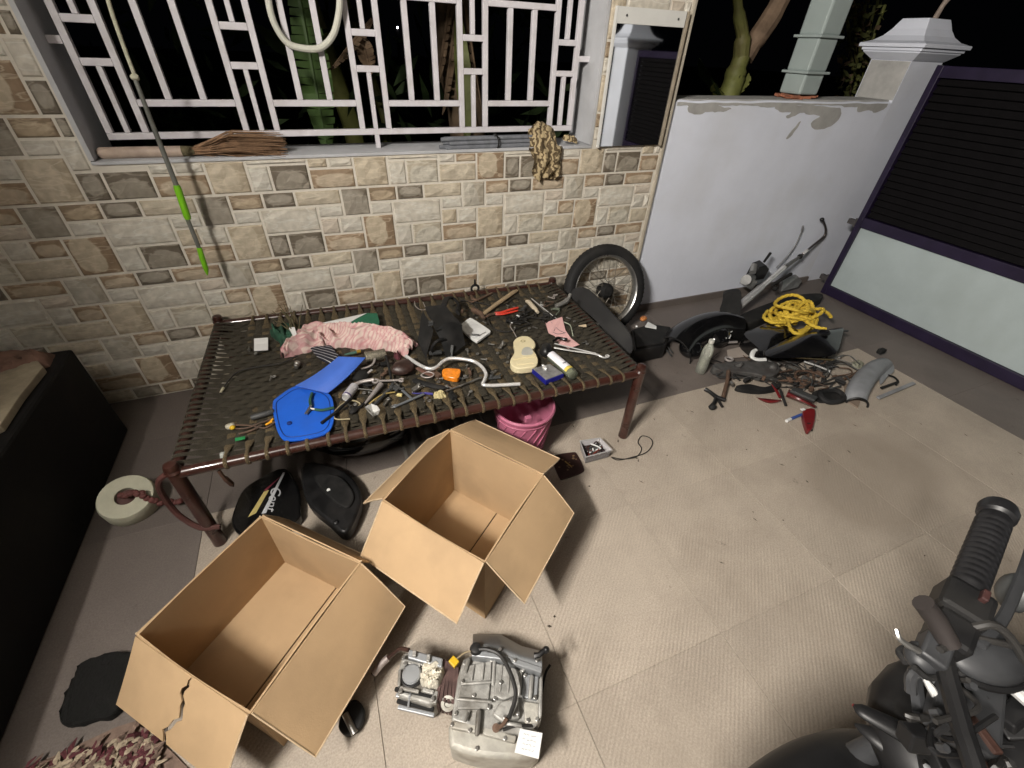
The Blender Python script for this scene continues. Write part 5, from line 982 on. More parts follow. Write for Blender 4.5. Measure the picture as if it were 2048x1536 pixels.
part('arm', B().prism(spline(on(((1427, 728), (1460, 722), (1500, 722), (1548, 724), (1560, 740), (1540, 752), (1500, 745), (1460, 742), (1430, 737)), .06), 3, True), (0, 0, -.045)).jitter(.006, 25), CAST, ff_, smooth=True, bev=.004)
part('boss', B().tube([at(1458, 718, .07)+V(.022*math.cos(a_), .02*math.sin(a_), 0) for a_ in [i*math.pi/7 for i in range(14)]], .007, 7, closed=True), PALEM, ff_, smooth=True)
part('lug', B().ell(at(1545, 735, .06), (.028, .022, .025)).ell(at(1478, 730, .07), (.03, .02, .02)).jitter(.01, 30), CAST, ff_, smooth=True)
part('skid', B().prism(spline(on(((1474, 771), (1500, 768), (1530, 774), (1560, 765), (1556, 776), (1520, 782), (1478, 777)), .03), 3, True), (0, 0, -.025)), BLKM, ff_, smooth=True)
ks = thing('side_stand', 'brown side stand with a T-shaped black rubber foot', 'side stand', at(1435, 800, 0))
part('shaft', B().tube([at(1457, 742, .06), at(1455, 760, .045), at(1446, 795, .025)], [.012, .010, .011], 10), RUST, ks, smooth=True)
part('foot', B().tube([at(1410, 778, .025), at(1420, 784, .022), at(1434, 795, .022), at(1450, 800, .02)], [.012, .011, .013, .012], 10).tube([at(1432, 796, .02), at(1428, 806, .02), at(1420, 814, .018)], .010, 8).tube([at(1436, 800, .018), at(1445, 814, .012)], .007, 6), BLK, ks, smooth=True)
part('rubber', B().ell(at(1425, 814, .018), (.022, .018, .017)), RUB, ks, smooth=True)
ch = thing('drive_chain', 'heap of rusty brown drive chain beside the red tail lamp', 'chain', at(1610, 760, 0)); rc = random.Random(3)
lk = B().box((0, 0, 0), (.017, .011, .008)).mesh('link'); lk.materials.append(RUST); c0 = at(1612, 758, .0); cv = origin(ch)
P = [at(1612, 758, .02)+V(.11*math.cos(k*.55)*(1-.02*k*.5), .055*math.sin(k*.55*1.3), 0) for k in range(34)]; P = spline(P, 4)
for i, p in enumerate(P):
    d_ = P[min(i+1, len(P)-1)]-P[i-1 if i else 0]; o = bpy.data.objects.new('link', lk); COL.objects.link(o); o.parent = ch
    o.location = V(p.x-cv.x, p.y-cv.y, .006+.012*((i//24) % 4)+rc.uniform(0, .004)); o.rotation_euler = (rc.uniform(-.3, .3), rc.uniform(-.2, .2), math.atan2(d_.y, d_.x))
for k, (pts, lab) in enumerate((([(1546, 728), (1570, 745), (1592, 762)], 'thin straight spoke crossing left of the rusty chain'), ([(1560, 718), (1590, 730), (1612, 745)], 'thin grey spoke above the rusty chain'), ([(1640, 728), (1652, 738), (1664, 750)], 'thin grey spoke right of the chrome strip'), ([(1572, 772), (1582, 776), (1590, 780)], 'short shiny pin left of the rusty chain'))):
    wire('spoke', [at(x, y, .035-.008*i) for i, (x, y) in enumerate(pts)], .0028, STEEL, lab, 'spoke')
tlr = thing('tail_lamp', 'broken tail lamp with dark red lens and pale reflector', 'tail lamp', at(1600, 810, 0))
part('lens', B().grid(lambda u, v: at(1572+56*u+6*v, 792+22*u-14*v*(1-.3*u)+8*v*u, .03+.03*math.sin(math.pi*v)), 10, 6, .004), DRED, tlr, smooth=True)
part('reflector', B().grid(lambda u, v: at(1578+48*u+10*v, 784+20*u-10*v, .055+.02*math.sin(math.pi*v)), 8, 5, .003), DGREY, tlr, smooth=True)
part('tail', B().prism(spline(on(((1606, 822), (1630, 818), (1628, 848), (1622, 860), (1614, 858)), .03), 3, True), (0, 0, -.026)), DRED, tlr, smooth=True, bev=.003)
part('bracket', B().bar(at(1560, 778, .05), at(1572, 812, .01), .014, .008).bar(at(1556, 776, .05), at(1545, 765, .06), .02, .01).bar(at(1617, 846, .03), at(1622, 862, .01), .02, .006), BLKM, tlr, bev=.002)
part('chip', B().box(at(1606, 819, .045), (.022, .014, .006)), WPL, tlr)
solo('red_lens_shard', B().grid(lambda u, v: at(1513+50*u, 795+5*u+8*math.sin(u*3)*v, .012+.012*math.sin(math.pi*v)), 8, 4, .003), DRED, 'curved dark red lens shard left of the broken tail lamp', 'lens shard', at(1535, 800, 0), smooth=True)
solo('lamp_bracket', B().tube(spline([at(1545, 768, .04), at(1552, 780, .03), at(1560, 795, .02)], 4), .009, 8, flat=.6), DRED, 'dark red arm joining the frame casting and tail lamp', 'bracket', at(1552, 790, 0), smooth=True)
solo('rubber_ring', B().tube([at(1664, 792, .02)+V(.075*math.cos(a_), .05*math.sin(a_), .004*math.sin(3*a_)) for a_ in [i*math.pi/12 for i in range(24)]], .015, 8, closed=True), RUB, 'oval black rubber ring right of the tail lamp', 'rubber ring', at(1664, 792, 0), smooth=True)
solo('rubber_pad', B().prism(spline(on(((1625, 785), (1660, 776), (1688, 784), (1680, 800), (1640, 803)), .012), 3, True), (0, 0, -.011)), BLKM, 'dark flat rubber pad inside the oval rubber ring', 'pad', at(1660, 790, 0))
mk_ = thing('marker_pen', 'blue and white marker pen on the beige tiles below the tail lamp', 'pen', at(1588, 835, 0))
part('barrel', B().cyl(at(1581, 838, .008), at(1603, 829, .008), .008, 10), mat('pen_blue', (.04, .09, .32), .4), mk_, smooth=True); part('cap', B().cyl(at(1573, 842, .008), at(1581, 838, .008), .0085, 10), WPL, mk_, smooth=True)
solo('card_sheet', B().prism(on(((1454, 700), (1495, 690), (1502, 712), (1456, 716)), .02), (0, 0, -.004)), mat('grey_card', (.36, .31, .27), .8, var=.1), 'flat beige card beneath the motorcycle parts', 'card', at(1478, 705, .016))
bt = thing('water_bottle', 'half full clear water bottle standing before the black mudguard', 'bottle', at(1400, 746, 0)); bc = at(1400, 744, 0)
part('bottle_wall', B().lathe([(.026, 0), (.031, .004), (.032, .06), (.030, .07), (.032, .08), (.030, .09), (.032, .10), (.030, .11), (.032, .12), (.031, .16), (.026, .185), (.014, .205), (.0125, .215)], bc, n=24), clear_mat('bottle_clear', (.62, .64, .56), .07, .30), bt, smooth=True, ang=60)
part('water', B().lathe([(.029, .004), (.030, .02), (.0295, .105), (0, .106)], bc, n=20), mat('cloudy_water', (.30, .30, .22), .1, trans=.35), bt, smooth=True)
part('cap', B().lathe([(.0155, .212), (.016, .214), (.016, .230), (.014, .232)], bc, n=18), mat('bottle_cap', (.62, .62, .56), .4), bt, smooth=True)
gm_ = thing('grey_inner_fender', 'light grey plastic inner fender with prongs, rightmost of the parts', 'fender', at(1740, 790, 0))
GPL = mat('light_grey_plastic', (.24, .25, .265), .4, var=.15, vscale=12, dirt=(.13, .13, .13), dscale=8)
S2 = spline([at(1722, 797, .05), at(1722, 775, .075), at(1738, 745, .085), at(1760, 724, .075), at(1776, 718, .05)], 6); n2 = len(S2)-1
def gfd(u, v):
    i = min(n2-1, int(u*n2)); p = S2[i].lerp(S2[i+1], u*n2-i); t = (S2[i+1]-S2[i]).normalized(); s_ = t.cross(V(0, 0, 1)).normalized(); a_ = math.pi*(0.02+.96*v); w = .058-.012*abs(u-.4); return p + s_*(math.cos(a_)*w) + V(0, 0, math.sin(a_)*.05-.05)
part('shell', B().grid(gfd, 22, 14, .003), GPL, gm_, smooth=True)
part('rim', B().tube([gfd(0, i/14) for i in range(15)], .006, 6), BLK, gm_, smooth=True)
part('web', B().prism(spline(on(((1772, 722), (1786, 728), (1788, 742), (1776, 752), (1762, 768), (1760, 752)), .03), 3, True), (0, 0, -.004)), GPL, gm_, smooth=True)
part('prong', B().tube(spline([at(1776, 750, .03), at(1788, 754, .03), at(1796, 762, .03), at(1792, 770, .02)], 4), .0055, 6), BLKM, gm_, smooth=True)
part('prong', B().bar(at(1762, 776, .03), at(1796, 764, .02), .014, .008), BLKM, gm_, bev=.002)
part('bar', B().bar(at(1756, 796, .015), at(1828, 766, .015), .022, .010), GPL, gm_, bev=.003)
part('clip', B().box(at(1763, 702, .04), (.05, .03, .03)), BLKM, gm_, bev=.003)
wire('rusty_bracket', [at(1684, 760, .02), at(1702, 752, .02), at(1726, 738, .03)], [.009]*13, RUST, 'rusty bracket leaning on the left of the grey inner fender', 'bracket', 6)
solo('torn_paper', heap([at(1704, 735, .0), at(1722, 725, .0)], [.02, .035, .02], .03, 10, 8, 6, 4), mat('drab_paper', (.26, .26, .20), .8, var=.2), 'crumpled drab paper behind the grey inner fender', 'paper', at(1713, 730, 0), smooth=True)
solo('brown_board', B().prism(on(((1688, 770), (1706, 762), (1722, 800), (1716, 815), (1690, 798)), .008), (0, 0, -.007)), mat('brown_board', (.22, .17, .13), .8, var=.2), 'small brown board under the grey inner fender', 'board', at(1703, 790, 0))
tg = thing('wiring_tangle', 'tangle of black wiring, springs and small brackets among the motorcycle parts', 'wiring', at(1580, 745, 0)); rt = random.Random(77)
for i in range(34):
    x0, y0 = rt.uniform(1440, 1700), rt.uniform(714, 776); part('loom', B().tube(spline([at(x0+rt.uniform(-36, 36), y0+rt.uniform(-14, 14), rt.uniform(.006, .05)) for _ in range(5)], 5), rt.uniform(.0028, .0055), 6), (WIRE, BLKM, DGREY, WIRE, RUST, STEEL)[i % 6], tg, smooth=True)
for i in range(30):
    p = at(rt.uniform(1450, 1695), rt.uniform(716, 780), rt.uniform(.012, .05)); part('bracket', B().box(p, (rt.uniform(.02, .06), rt.uniform(.015, .03), rt.uniform(.01, .03)), Matrix.Rotation(rt.uniform(0, 3), 3, 'Z') @ Matrix.Rotation(rt.uniform(-.5, .5), 3, 'X')), (CAST, BLKM, STEEL, RUST)[i % 4], tg, bev=.003)
for k in range(2):
    a, b_ = at(1570+40*k, 730+10*k, .03), at(1600+40*k, 742+10*k, .03); d_ = b_-a; part('spring', B().tube([a+d_*(i/60)+V(.012*math.cos(i*.9), 0, .012*math.sin(i*.9)) for i in range(61)], .0025, 5), STEEL, tg, smooth=True)
db = B(); rt = random.Random(91)
for i in range(60):
    x, y = rt.uniform(.2, 3.1), rt.uniform(-2.1, -.2); 
    if rt.random() < .55: x, y = rt.gauss(1.5, .45), rt.gauss(-1.25, .3)
    l_, w_2, a_ = rt.uniform(.003, .014), rt.uniform(.0015, .005), rt.uniform(0, 3.14); d1 = V(math.cos(a_), math.sin(a_), 0)*l_; d2 = V(-math.sin(a_), math.cos(a_), 0)*w_2; p = V(x, y, .0028)
    db.add([p-d1, p-d2, p+d1, p+d2, p+V(0, 0, .002)], [(0, 1, 4), (1, 2, 4), (2, 3, 4), (3, 0, 4), (3, 2, 1, 0)])
o = part('floor_debris', db, mat('debris', (.055, .042, .03), .9, var=.5, vscale=60)); o['kind'] = 'stuff'; o['label'] = 'scattered dirt flecks and leaf bits on the beige tiles'; o['category'] = 'debris'
# ================================================================== UNDER THE COT
bk = thing('pink_bucket', 'pink plastic bucket under the front rail of the cot', 'bucket', at(1052, 893, 0)); bkc = at(1055, 872, 0); bkc = V(.64, -1.0, 0)
PINK = mat('pink_plastic', (.50, .16, .25), .38, var=.1, vscale=6, dirt=(.38, .11, .18), dscale=7, damt=.4)
part('body', B().lathe([(.098, 0), (.100, .004), (.132, .27), (.130, .27), (.098, .012), (0, .012)], bkc, n=40, close=False), PINK, bk, smooth=True, ang=40)
part('rim', B().lathe([(.131, .268), (.139, .264), (.141, .274), (.136, .281), (.129, .279), (.131, .268)], bkc, n=40, close=False), PINK, bk, smooth=True)
part('ribs', B().tube([bkc+V(.1325*math.cos(a_), .1325*math.sin(a_), .245) for a_ in [i*math.pi/20 for i in range(40)]], .0025, 5, closed=True), PINK, bk, smooth=True)
def facet(i): 
    a0 = 2*math.pi*i/18; return [bkc+V((.101+.030*t_)*math.cos(a0+.9*t_), (.101+.030*t_)*math.sin(a0+.9*t_), .01+.225*t_) for t_ in [k/6 for k in range(7)]]
for i in range(18): part('swirl', B().tube(facet(i), .0028, 5), PINK, bk, smooth=True)
part('lug', B().box(at(1056, 838, .235), (.03, .02, .03)), PINK, bk, bev=.004)
sp1 = thing('side_cover', 'glossy black side cover with white script lettering under the cot', 'side cover', at(530, 1010, 0))
O3 = [(463, 1050), (470, 1010), (488, 976), (525, 952), (570, 935), (596, 975), (600, 1020), (596, 1036), (560, 1062), (500, 1078)]
part('shell', B().prism(spline(on(O3, .05), 3, True), (0, 0, -.045)), GLOSS, sp1, smooth=True, bev=.008)
part('white_stripe', B().prism(on(((566, 945), (570, 945), (532, 1026), (523, 1027)), .0515), (0, 0, -.001)), mat('decal_silver', (.5, .51, .53), .4), sp1)
part('yellow_flash', B().prism(on(((528, 983), (538, 980), (512, 1026), (496, 1034)), .0515), (0, 0, -.001)), mat('decal_yellow', (.52, .42, .16), .5), sp1)
part('red_flash', B().prism(on(((562, 952), (550, 962), (528, 980), (532, 982)), .0512), (0, 0, -.001)), mat('decal_red', (.20, .03, .05), .5), sp1)
tm = text_mesh('Cent', .06, .0004, .45); o = part('lettering', tm, MATS['decal_silver'], sp1, label='white script lettering')
p0, p1 = at(552, 972, .0525), at(536, 1032, .0525); ux = (p1-p0).normalized(); uy = V(0, 0, 1).cross(ux); o.matrix_local = Matrix.Translation(p0-uy*.015-origin(sp1)) @ Matrix((ux, uy, V(0, 0, 1))).transposed().to_4x4()
sp2 = thing('black_cover', 'dusty black plastic cover with a white dot under the cot', 'cover', at(660, 1000, 0))
O4 = [(606, 925), (660, 930), (700, 950), (722, 985), (716, 1020), (690, 1066), (655, 1040), (622, 1012), (604, 975)]
part('shell', B().prism(spline(on(O4, .07), 3, True), (0, 0, -.06)), BLK, sp2, smooth=True, bev=.010)
part('raised_face', B().prism(spline(on(((628, 950), (675, 950), (700, 972), (708, 995), (690, 1015), (650, 985)), .082), 3, True), (0, 0, -.02)), BLKM, sp2, smooth=True, bev=.006)
part('dot', B().cyl(at(657, 980, .083), at(657, 980, .0845), .007, 14), WPL, sp2)
part('boss', B().ell(at(672, 1045, .07), (.012, .012, .008)), BLK, sp2, smooth=True)
solo('petrol_tank', B().ell(V(-.05, -.72, .12), (.24, .17, .12)).jitter(.02, 6), GLOSS, 'black petrol tank in the shadow under the cot', 'tank', (-.05, -.72, 0), smooth=True)
sh = thing('metal_sheets', 'corrugated grey sheet lying in the shadow under the cot', 'sheet', (.25, -.72, 0)); part('sheet', B().grid(lambda u, v: V(.10+.42*u, -.98+.5*v, .03+.006*math.sin(u*60)), 60, 3, .002), mat('grey_sheet', (.16, .15, .135), .6, .2), sh, smooth=True)
wire('hanging_strap', [V(-.52, -1.075, .37), V(-.515, -1.078, .34), V(-.51, -1.07, .30), V(-.508, -1.065, .27)], [.007]*8+[.010]*7+[.008, .006, .004, .002], mat('brown_leaf_strap', (.07, .035, .022), .7), 'short brown strap end hanging below the front rail', 'strap', 6)
# ================================================================== FLOOR IN THE MIDDLE
tub = thing('parts_tub', 'small clear tub filled with wires and bits on the floor', 'tub', at(1196, 925, 0))
q = on(((1160, 882), (1200, 876), (1224, 900), (1172, 914)), .055); tc_ = at(1196, 922, 0); lowq = [p.lerp(sum(q, Vector())/4, .1)+V(0, 0, -.053) for p in q]
part('wall', B().add(q+lowq, [(i, (i+1) % 4, 4+(i+1) % 4, 4+i) for i in range(4)]+[(7, 6, 5, 4)]), clear_mat('tub_clear', (.55, .53, .54), .15, .3), tub, bev=.003)
part('rim', B().tube(q, .003, 6, closed=True), clear_mat('tub_rim', (.6, .6, .6), .2, .6), tub, smooth=True); rt = random.Random(13); tcm = sum(q, Vector())/4
for i in range(16):
    pts = [tcm+V(rt.uniform(-.04, .04), rt.uniform(-.03, .03), rt.uniform(-.045, .002)) for _ in range(5)]; part('wire', B().tube(spline(pts, 4), rt.uniform(.002, .0035), 5), (WIRE, WIRE, DBR, mat('red_brown_wire', (.16, .03, .02), .5), WPL)[i % 5], tub, smooth=True)
part('contents', B().prism([p+V(0, 0, .02) for p in lowq], (0, 0, -.018)), mat('dark_bits', (.03, .018, .02), .6, var=.6, vscale=90, bump=.8, bscale=90), tub)
ldt = thing('biscuit_tin', 'dark brown rounded square tin top with gold specks on the floor', 'tin', at(1136, 935, 0))
lq = [(1104, 918), (1110, 910), (1145, 904), (1154, 908), (1167, 934), (1164, 944), (1128, 957), (1118, 953)]
part('plate', B().prism(spline(on(lq, .010), 4, True), (0, 0, -.009)), mat('brown_tin', (.035, .016, .014), .4, var=.3), ldt, bev=.002)
rt = random.Random(2); lc = sum(on(lq, .0108), Vector())/8
for i in range(14): part('speck', B().ell(lc+V(rt.uniform(-.05, .05), rt.uniform(-.042, .042), 0), (rt.uniform(.004, .007), .004, .001)), mat('gold_speck', (.20, .13, .07), .5), ldt, smooth=True)
part('emblem', B().bar(lc+V(-.006, .02, .0004), lc+V(.008, -.02, .0004), .006, .001), mat('gold_print', (.42, .27, .08), .4), ldt)
wire('phone_cable', [at(1222, 914, .02), at(1245, 918, .004), at(1272, 914, .004), at(1283, 898, .004), at(1276, 884, .004), at(1284, 872, .004), at(1300, 876, .004), at(1305, 888, .004), at(1292, 905, .004), at(1262, 915, .004), at(1238, 920, .004), at(1224, 916, .012)], .0024, WIRE, 'thin black cable looping out of the clear parts tub', 'cable')
eng = thing('motorcycle_engine', 'dismounted grey motorcycle engine lying on the floor in front of the boxes', 'engine', at(980, 1410, 0))
ALU = mat('engine_alloy', (.34, .335, .315), .5, .3, var=.3, vscale=26, bump=.5, bscale=90, dirt=(.075, .062, .045), dscale=11, damt=.9)
ALUS = mat('engine_cover_alloy', (.33, .345, .36), .4, .35, var=.12, vscale=10, bump=.15, bscale=120, dirt=(.17, .165, .155), dscale=6, damt=.4)
ALUP = mat('engine_pale_cover', (.42, .405, .36), .55, .2, var=.22, vscale=16, bump=.4, bscale=70, dirt=(.12, .09, .06), dscale=9, damt=.8)
def blk(name, pts, zt, zb, m, bev=.004, rnd_=False):
    P = spline(on(pts, zt), 3, True) if rnd_ else on(pts, zt); b = B().prism(P, (0, 0, zb-zt))
    return part(name, b, m, eng, smooth=True, bev=bev, ang=40, seg=3)
blk('crankcase', [(916, 1352), (926, 1318), (960, 1303), (1010, 1308), (1064, 1326), (1086, 1345), (1083, 1440), (1052, 1472), (960, 1462), (902, 1440)], .150, .004, ALU, .006)
def dome(u, v):
    pts = [(946, 1268), (1002, 1269), (1044, 1292), (1084, 1302)]; k = u*3; i = min(2, int(k)); x0 = pts[i][0]+(pts[i+1][0]-pts[i][0])*(k-i); y0 = pts[i][1]+(pts[i+1][1]-pts[i][1])*(k-i)
    x1, y1 = 944+140*u, 1304+36*u; z = .03+.155*math.sin(math.pi*(.5*min(1, v*1.5)))**.7; return at(x0+(x1-x0)*v, y0+(y1-y0)*v, z)
part('clutch_cover', B().grid(dome, 18, 12, .01), ALUS, eng, smooth=True, ang=60)
blk('cover_lip', [(944, 1300), (1000, 1306), (1085, 1334), (1083, 1346), (998, 1318), (943, 1312)], .188, .15, ALUS, .003)
blk('side_cover', [(903, 1440), (960, 1452), (1030, 1475), (1078, 1470), (1076, 1512), (1010, 1517), (953, 1511), (915, 1500), (899, 1488)], .135, .005, ALUP, .012, True)
blk('cover_step', [(906, 1440), (962, 1450), (1034, 1472), (1030, 1486), (956, 1466), (902, 1456)], .150, .12, ALUP, .003)
blk('top_plate', [(930, 1332), (984, 1320), (982, 1362), (924, 1366)], .163, .14, ALU, .003)
blk('top_plate', [(922, 1370), (981, 1366), (976, 1418), (914, 1418)], .158, .14, ALU, .003)
blk('gear_cover', [(992, 1326), (1040, 1338), (1036, 1388), (1006, 1400), (988, 1392)], .166, .14, ALU, .003)
blk('gear_cover', [(1000, 1402), (1038, 1394), (1040, 1436), (1004, 1444), (984, 1428)], .170, .14, ALU, .005)
blk('breather_box', [(1046, 1346), (1078, 1352), (1074, 1400), (1044, 1394)], .160, .14, ALUS, .003)
blk('breather_box', [(1048, 1402), (1078, 1406), (1076, 1446), (1050, 1448)], .156, .14, ALUP, .003)
for (x0, y0), (x1, y1), r_ in (((938, 1316), (930, 1346), .006), ((989, 1318), (986, 1372), .005), ((1042, 1340), (1038, 1392), .005), ((958, 1420), (954, 1472), .007), ((1064, 1350), (1060, 1398), .006), ((984, 1404), (914, 1398), .004), ((984, 1364), (922, 1368), .004), ((1020, 1332), (1016, 1386), .003), ((1004, 1329), (1000, 1384), .003), ((1008, 1446), (1044, 1452), .005), ((936, 1424), (930, 1444), .004), ((1082, 1356), (1080, 1436), .005), ((968, 1326), (964, 1360), .003), ((948, 1330), (943, 1362), .003)):
    a, b_ = at(x0, y0, .167), at(x1, y1, .167); part('rib', B().tube([a, a.lerp(b_, .08), b_.lerp(a, .08), b_], [r_*.6, r_, r_, r_*.6], 8), ALU, eng, smooth=True)
for x, y, z in ((930, 1328, .166), (984, 1322, .166), (1046, 1342, .168), (1074, 1322, .185), (912, 1428, .153), (1074, 1440, .153), (905, 1450, .148), (1002, 1366, .168), (948, 1392, .16), (1036, 1428, .172), (1060, 1478, .137), (954, 1498, .137), (990, 1398, .166), (1010, 1436, .172), (926, 1364, .163), (978, 1416, .158), (1050, 1352, .162), (1070, 1396, .162), (1000, 1300, .188), (960, 1298, .186), (1030, 1322, .188), (1010, 1478, .15), (940, 1462, .152), (1056, 1442, .158)):
    p = at(x, y, z-.004); part('bolt', B().cyl(p, p+V(0, 0, .008), .0055, 6), STEEL, eng, bev=.001)
blk('cylinder', [(880, 1322), (924, 1335), (914, 1400), (868, 1392)], .11, .03, RUST, .003)
for i in range(6):
    q = on(((886-3*i+0+i*8, 1318+i*3), (892+i*8-3*i, 1320+i*3), (876+i*8, 1400+i*2), (870+i*8, 1398+i*2)), .135); part('fin', B().prism(q, (0, 0, -.11)), mat('fin_rust', (.10, .06, .055), .6, .4, var=.4, vscale=30), eng)
blk('cylinder_head', [(806, 1306), (830, 1299), (884, 1316), (884, 1380), (862, 1412), (795, 1392), (796, 1340)], .13, .01, ALU, .008)
blk('rocker_cover', [(818, 1298), (886, 1316), (884, 1336), (815, 1316)], .15, .12, ALUS, .004)
for (x0, y0), (x1, y1), z, w_, h_ in (((806, 1322), (842, 1332), .137, .010, .014), ((850, 1326), (880, 1336), .136, .012, .010), ((800, 1376), (838, 1384), .138, .008, .012), ((800, 1340), (798, 1374), .138, .008, .012), ((872, 1384), (868, 1408), .128, .014, .02), ((846, 1380), (868, 1386), .138, .01, .012), ((830, 1302), (828, 1314), .158, .01, .01), ((858, 1309), (856, 1324), .158, .01, .01)):
    part('casting', B().bar(at(x0, y0, z), at(x1, y1, z), w_, h_), ALU, eng, bev=.002)
for x, y in ((808, 1318), (880, 1326), (802, 1384), (866, 1400), (846, 1330), (812, 1330)): p = at(x, y, .136); part('bolt', B().cyl(p, p+V(0, 0, .012), .006, 6), STEEL, eng, bev=.001)
part('inlet_port', B().lathe([(.024, 0), (.026, .002), (.026, .012), (.022, .016), (.0, .017)], at(824, 1351, .132), n=24, close=False), ALUS, eng, smooth=True)
part('port_clamp', B().tube([at(824, 1351, .140)+V(.028*math.cos(a_), .028*math.sin(a_), 0) for a_ in [i*math.pi/10 for i in range(20)]], .003, 6, closed=True), BLK, eng, smooth=True)
for k in range(4): 
    a, b_ = at(790+k*2, 1378+12*k, .125-.012*k), at(866+k*1, 1396+12*k-1, .125-.012*k); part('head_fin', B().bar(a, b_, .010, .012), ALUS if k % 2 else BLKM, eng, bev=.002)
part('fin_bracket', B().bar(at(822, 1385, .13), at(818, 1412, .10), .006, .02), ALUS, eng, bev=.002)
part('flange', B().lathe([(.018, 0), (.019, .003), (.019, .010), (.010, .011), (.009, .006)], at(897, 1405, .12), V(-.3, -.5, 1), 18), ALUP, eng, smooth=True)
part('oil_pipe', B().tube(spline([at(818, 1300, .14), at(800, 1298, .12), at(784, 1310, .10), at(776, 1316, .09)], 5), .006, 8), DBR, eng, smooth=True)
part('pipe_end', B().tube([at(777, 1315, .09), at(765, 1325, .08), at(748, 1346, .06)], [.010, .011, .0105], 12), mat('pipe_pinkish', (.36, .31, .29), .45, .5), eng, smooth=True)
part('pipe_bore', B().cyl(at(748.5, 1345.5, .0605), at(746, 1349, .058), .008, 12), mat('bore_black', (.004, .004, .004), .8), eng)
part('loom', B().tube(spline([at(953, 1299, .19), at(975, 1299, .20), at(1000, 1310, .205), at(1018, 1340, .21), at(1030, 1375, .21), at(1030, 1400, .205), at(1018, 1436, .195)], 6), .0055, 8), WIRE, eng, smooth=True)
part('grommet', B().lathe([(.016, 0), (.018, .004), (.014, .012), (.007, .014)], at(952, 1299, .184), n=18), BLK, eng, smooth=True)
part('lead', B().tube(spline([at(945, 1302, .19), at(930, 1305, .185), at(914, 1317, .17)], 4), .0025, 6), mat('tan_lead', (.24, .19, .11), .6), eng, smooth=True)
part('yellow_connector', B().box(at(908, 1324, .165), (.020, .024, .014), Matrix.Rotation(.5, 3, 'Z')), mat('yellow_plastic', (.66, .42, .02), .4), eng, bev=.002)
part('lead_end', B().tube(spline([at(1014, 1436, .19), at(1005, 1450, .18), at(992, 1456, .172)], 4), .005, 6).cyl(at(992, 1456, .165), at(992, 1456, .172), .010, 12), RUST, eng, smooth=True)
part('drain_lever', B().tube([at(1070, 1312, .185), at(1078, 1310, .19), at(1092, 1298, .19)], [.010, .008, .007], 8).ell(at(1092, 1300, .19), (.010, .010, .012)), BLK, eng, smooth=True)
part('clutch_arm', B().tube(spline([at(1100, 1330, .10), at(1090, 1350, .10), at(1082, 1400, .09), at(1077, 1456, .08)], 5), .004, 6), BLK, eng, smooth=True)
part('earth_lead', B().tube(spline([at(1006, 1460, .165), at(1030, 1452, .165), at(1062, 1452, .15), at(1076, 1458, .12)], 5), .004, 6), WIRE, eng, smooth=True)
tis = solo('tissue_plug', heap([at(842, 1350, .13), at(864, 1352, .13), at(884, 1362, .13)], [.022, .038, .024], .05, 22, 16, 6, 6.5).jitter(.003, 35), mat('tissue', (.66, .62, .52), .9, var=.06, vscale=30), 'crumpled white tissue stuffed into the engine inlet', 'tissue', at(864, 1354, .13), smooth=True, ang=55)
pn = thing('paper_note', 'white paper note with faint writing lying on the engine', 'paper note', at(1058, 1487, .165)); NQ = [(1040, 1457), (1085, 1466), (1077, 1518), (1029, 1505)]
part('sheet', B().prism(on(NQ, .168), (0, 0, -.0012)), PAPER, pn); rt = random.Random(4); nq = on(NQ, .1688)
for r in range(4):
    for k in range(4):
        u = .22+.15*k+rt.uniform(-.03, .03); v = .2+.19*r; P = [(nq[0].lerp(nq[1], u+du)).lerp(nq[3].lerp(nq[2], u+du), v+dv) for du, dv in ((0, 0), (.04, rt.uniform(-.05, .05)), (.07, 0), (.1, rt.uniform(-.05, .05)))]; part('pen_line', B().tube(P, .0006, 4), mat('faint_ink', (.42, .42, .45), .8), pn)
ft = thing('foot_pedal', 'black rubber foot pedal with steel pin beside the front box', 'pedal', at(700, 1440, 0))
part('pad', B().prism(spline(on(((676, 1452), (690, 1410), (712, 1398), (728, 1418), (722, 1450), (695, 1470)), .03), 4, True), (0, 0, -.028)), RUB, ft, smooth=True, bev=.006); part('pin', B().cyl(at(690, 1428, .035), at(708, 1464, .03), .009, 12).cyl(at(708, 1464, .03), at(709.5, 1467, .029), .0095, 12), STEEL, ft, smooth=True)
# ================================================================== FLOOR AT THE LEFT
rl = thing('webbing_roll', 'roll of cream webbing lying by the left cot leg', 'roll', at(262, 1010, 0)); rc0 = V(-.965, -.79, .055); rax = V(.15, -.35, 1).normalized()
part('coil', B().lathe([(.035, -.045), (.088, -.045), (.094, -.03), (.094, .03), (.088, .045), (.06, .048), (.035, .045), (.035, -.045)], rc0, rax, 32, close=False), mat('cream_webbing', (.50, .49, .38), .75, var=.12, vscale=14, bump=.3, bscale=80), rl, smooth=True, ang=40)
part('core', B().lathe([(.034, -.05), (.034, .03), (0, .03)], rc0, rax, 20, close=False), mat('dark_core', (.10, .05, .045), .8), rl, smooth=True)
MRC = mat('maroon_cord', (.13, .045, .04), .7, var=.3, vscale=30)
rt = random.Random(8); cord = []; cpts = spline([rc0+V(.0, -.02, .055), rc0+V(.06, -.03, .06), rc0+V(.10, -.05, .01), rc0+V(.16, -.04, -.03), rc0+V(.22, -.04, -.04)], 5)
for i, p in enumerate(cpts): part('bead', B().ell(p+V(rt.uniform(-.006, .006), rt.uniform(-.006, .006), rt.uniform(-.004, .004)), (.013, .012, .012), nu=10, nv=6), MRC, rl, smooth=True)
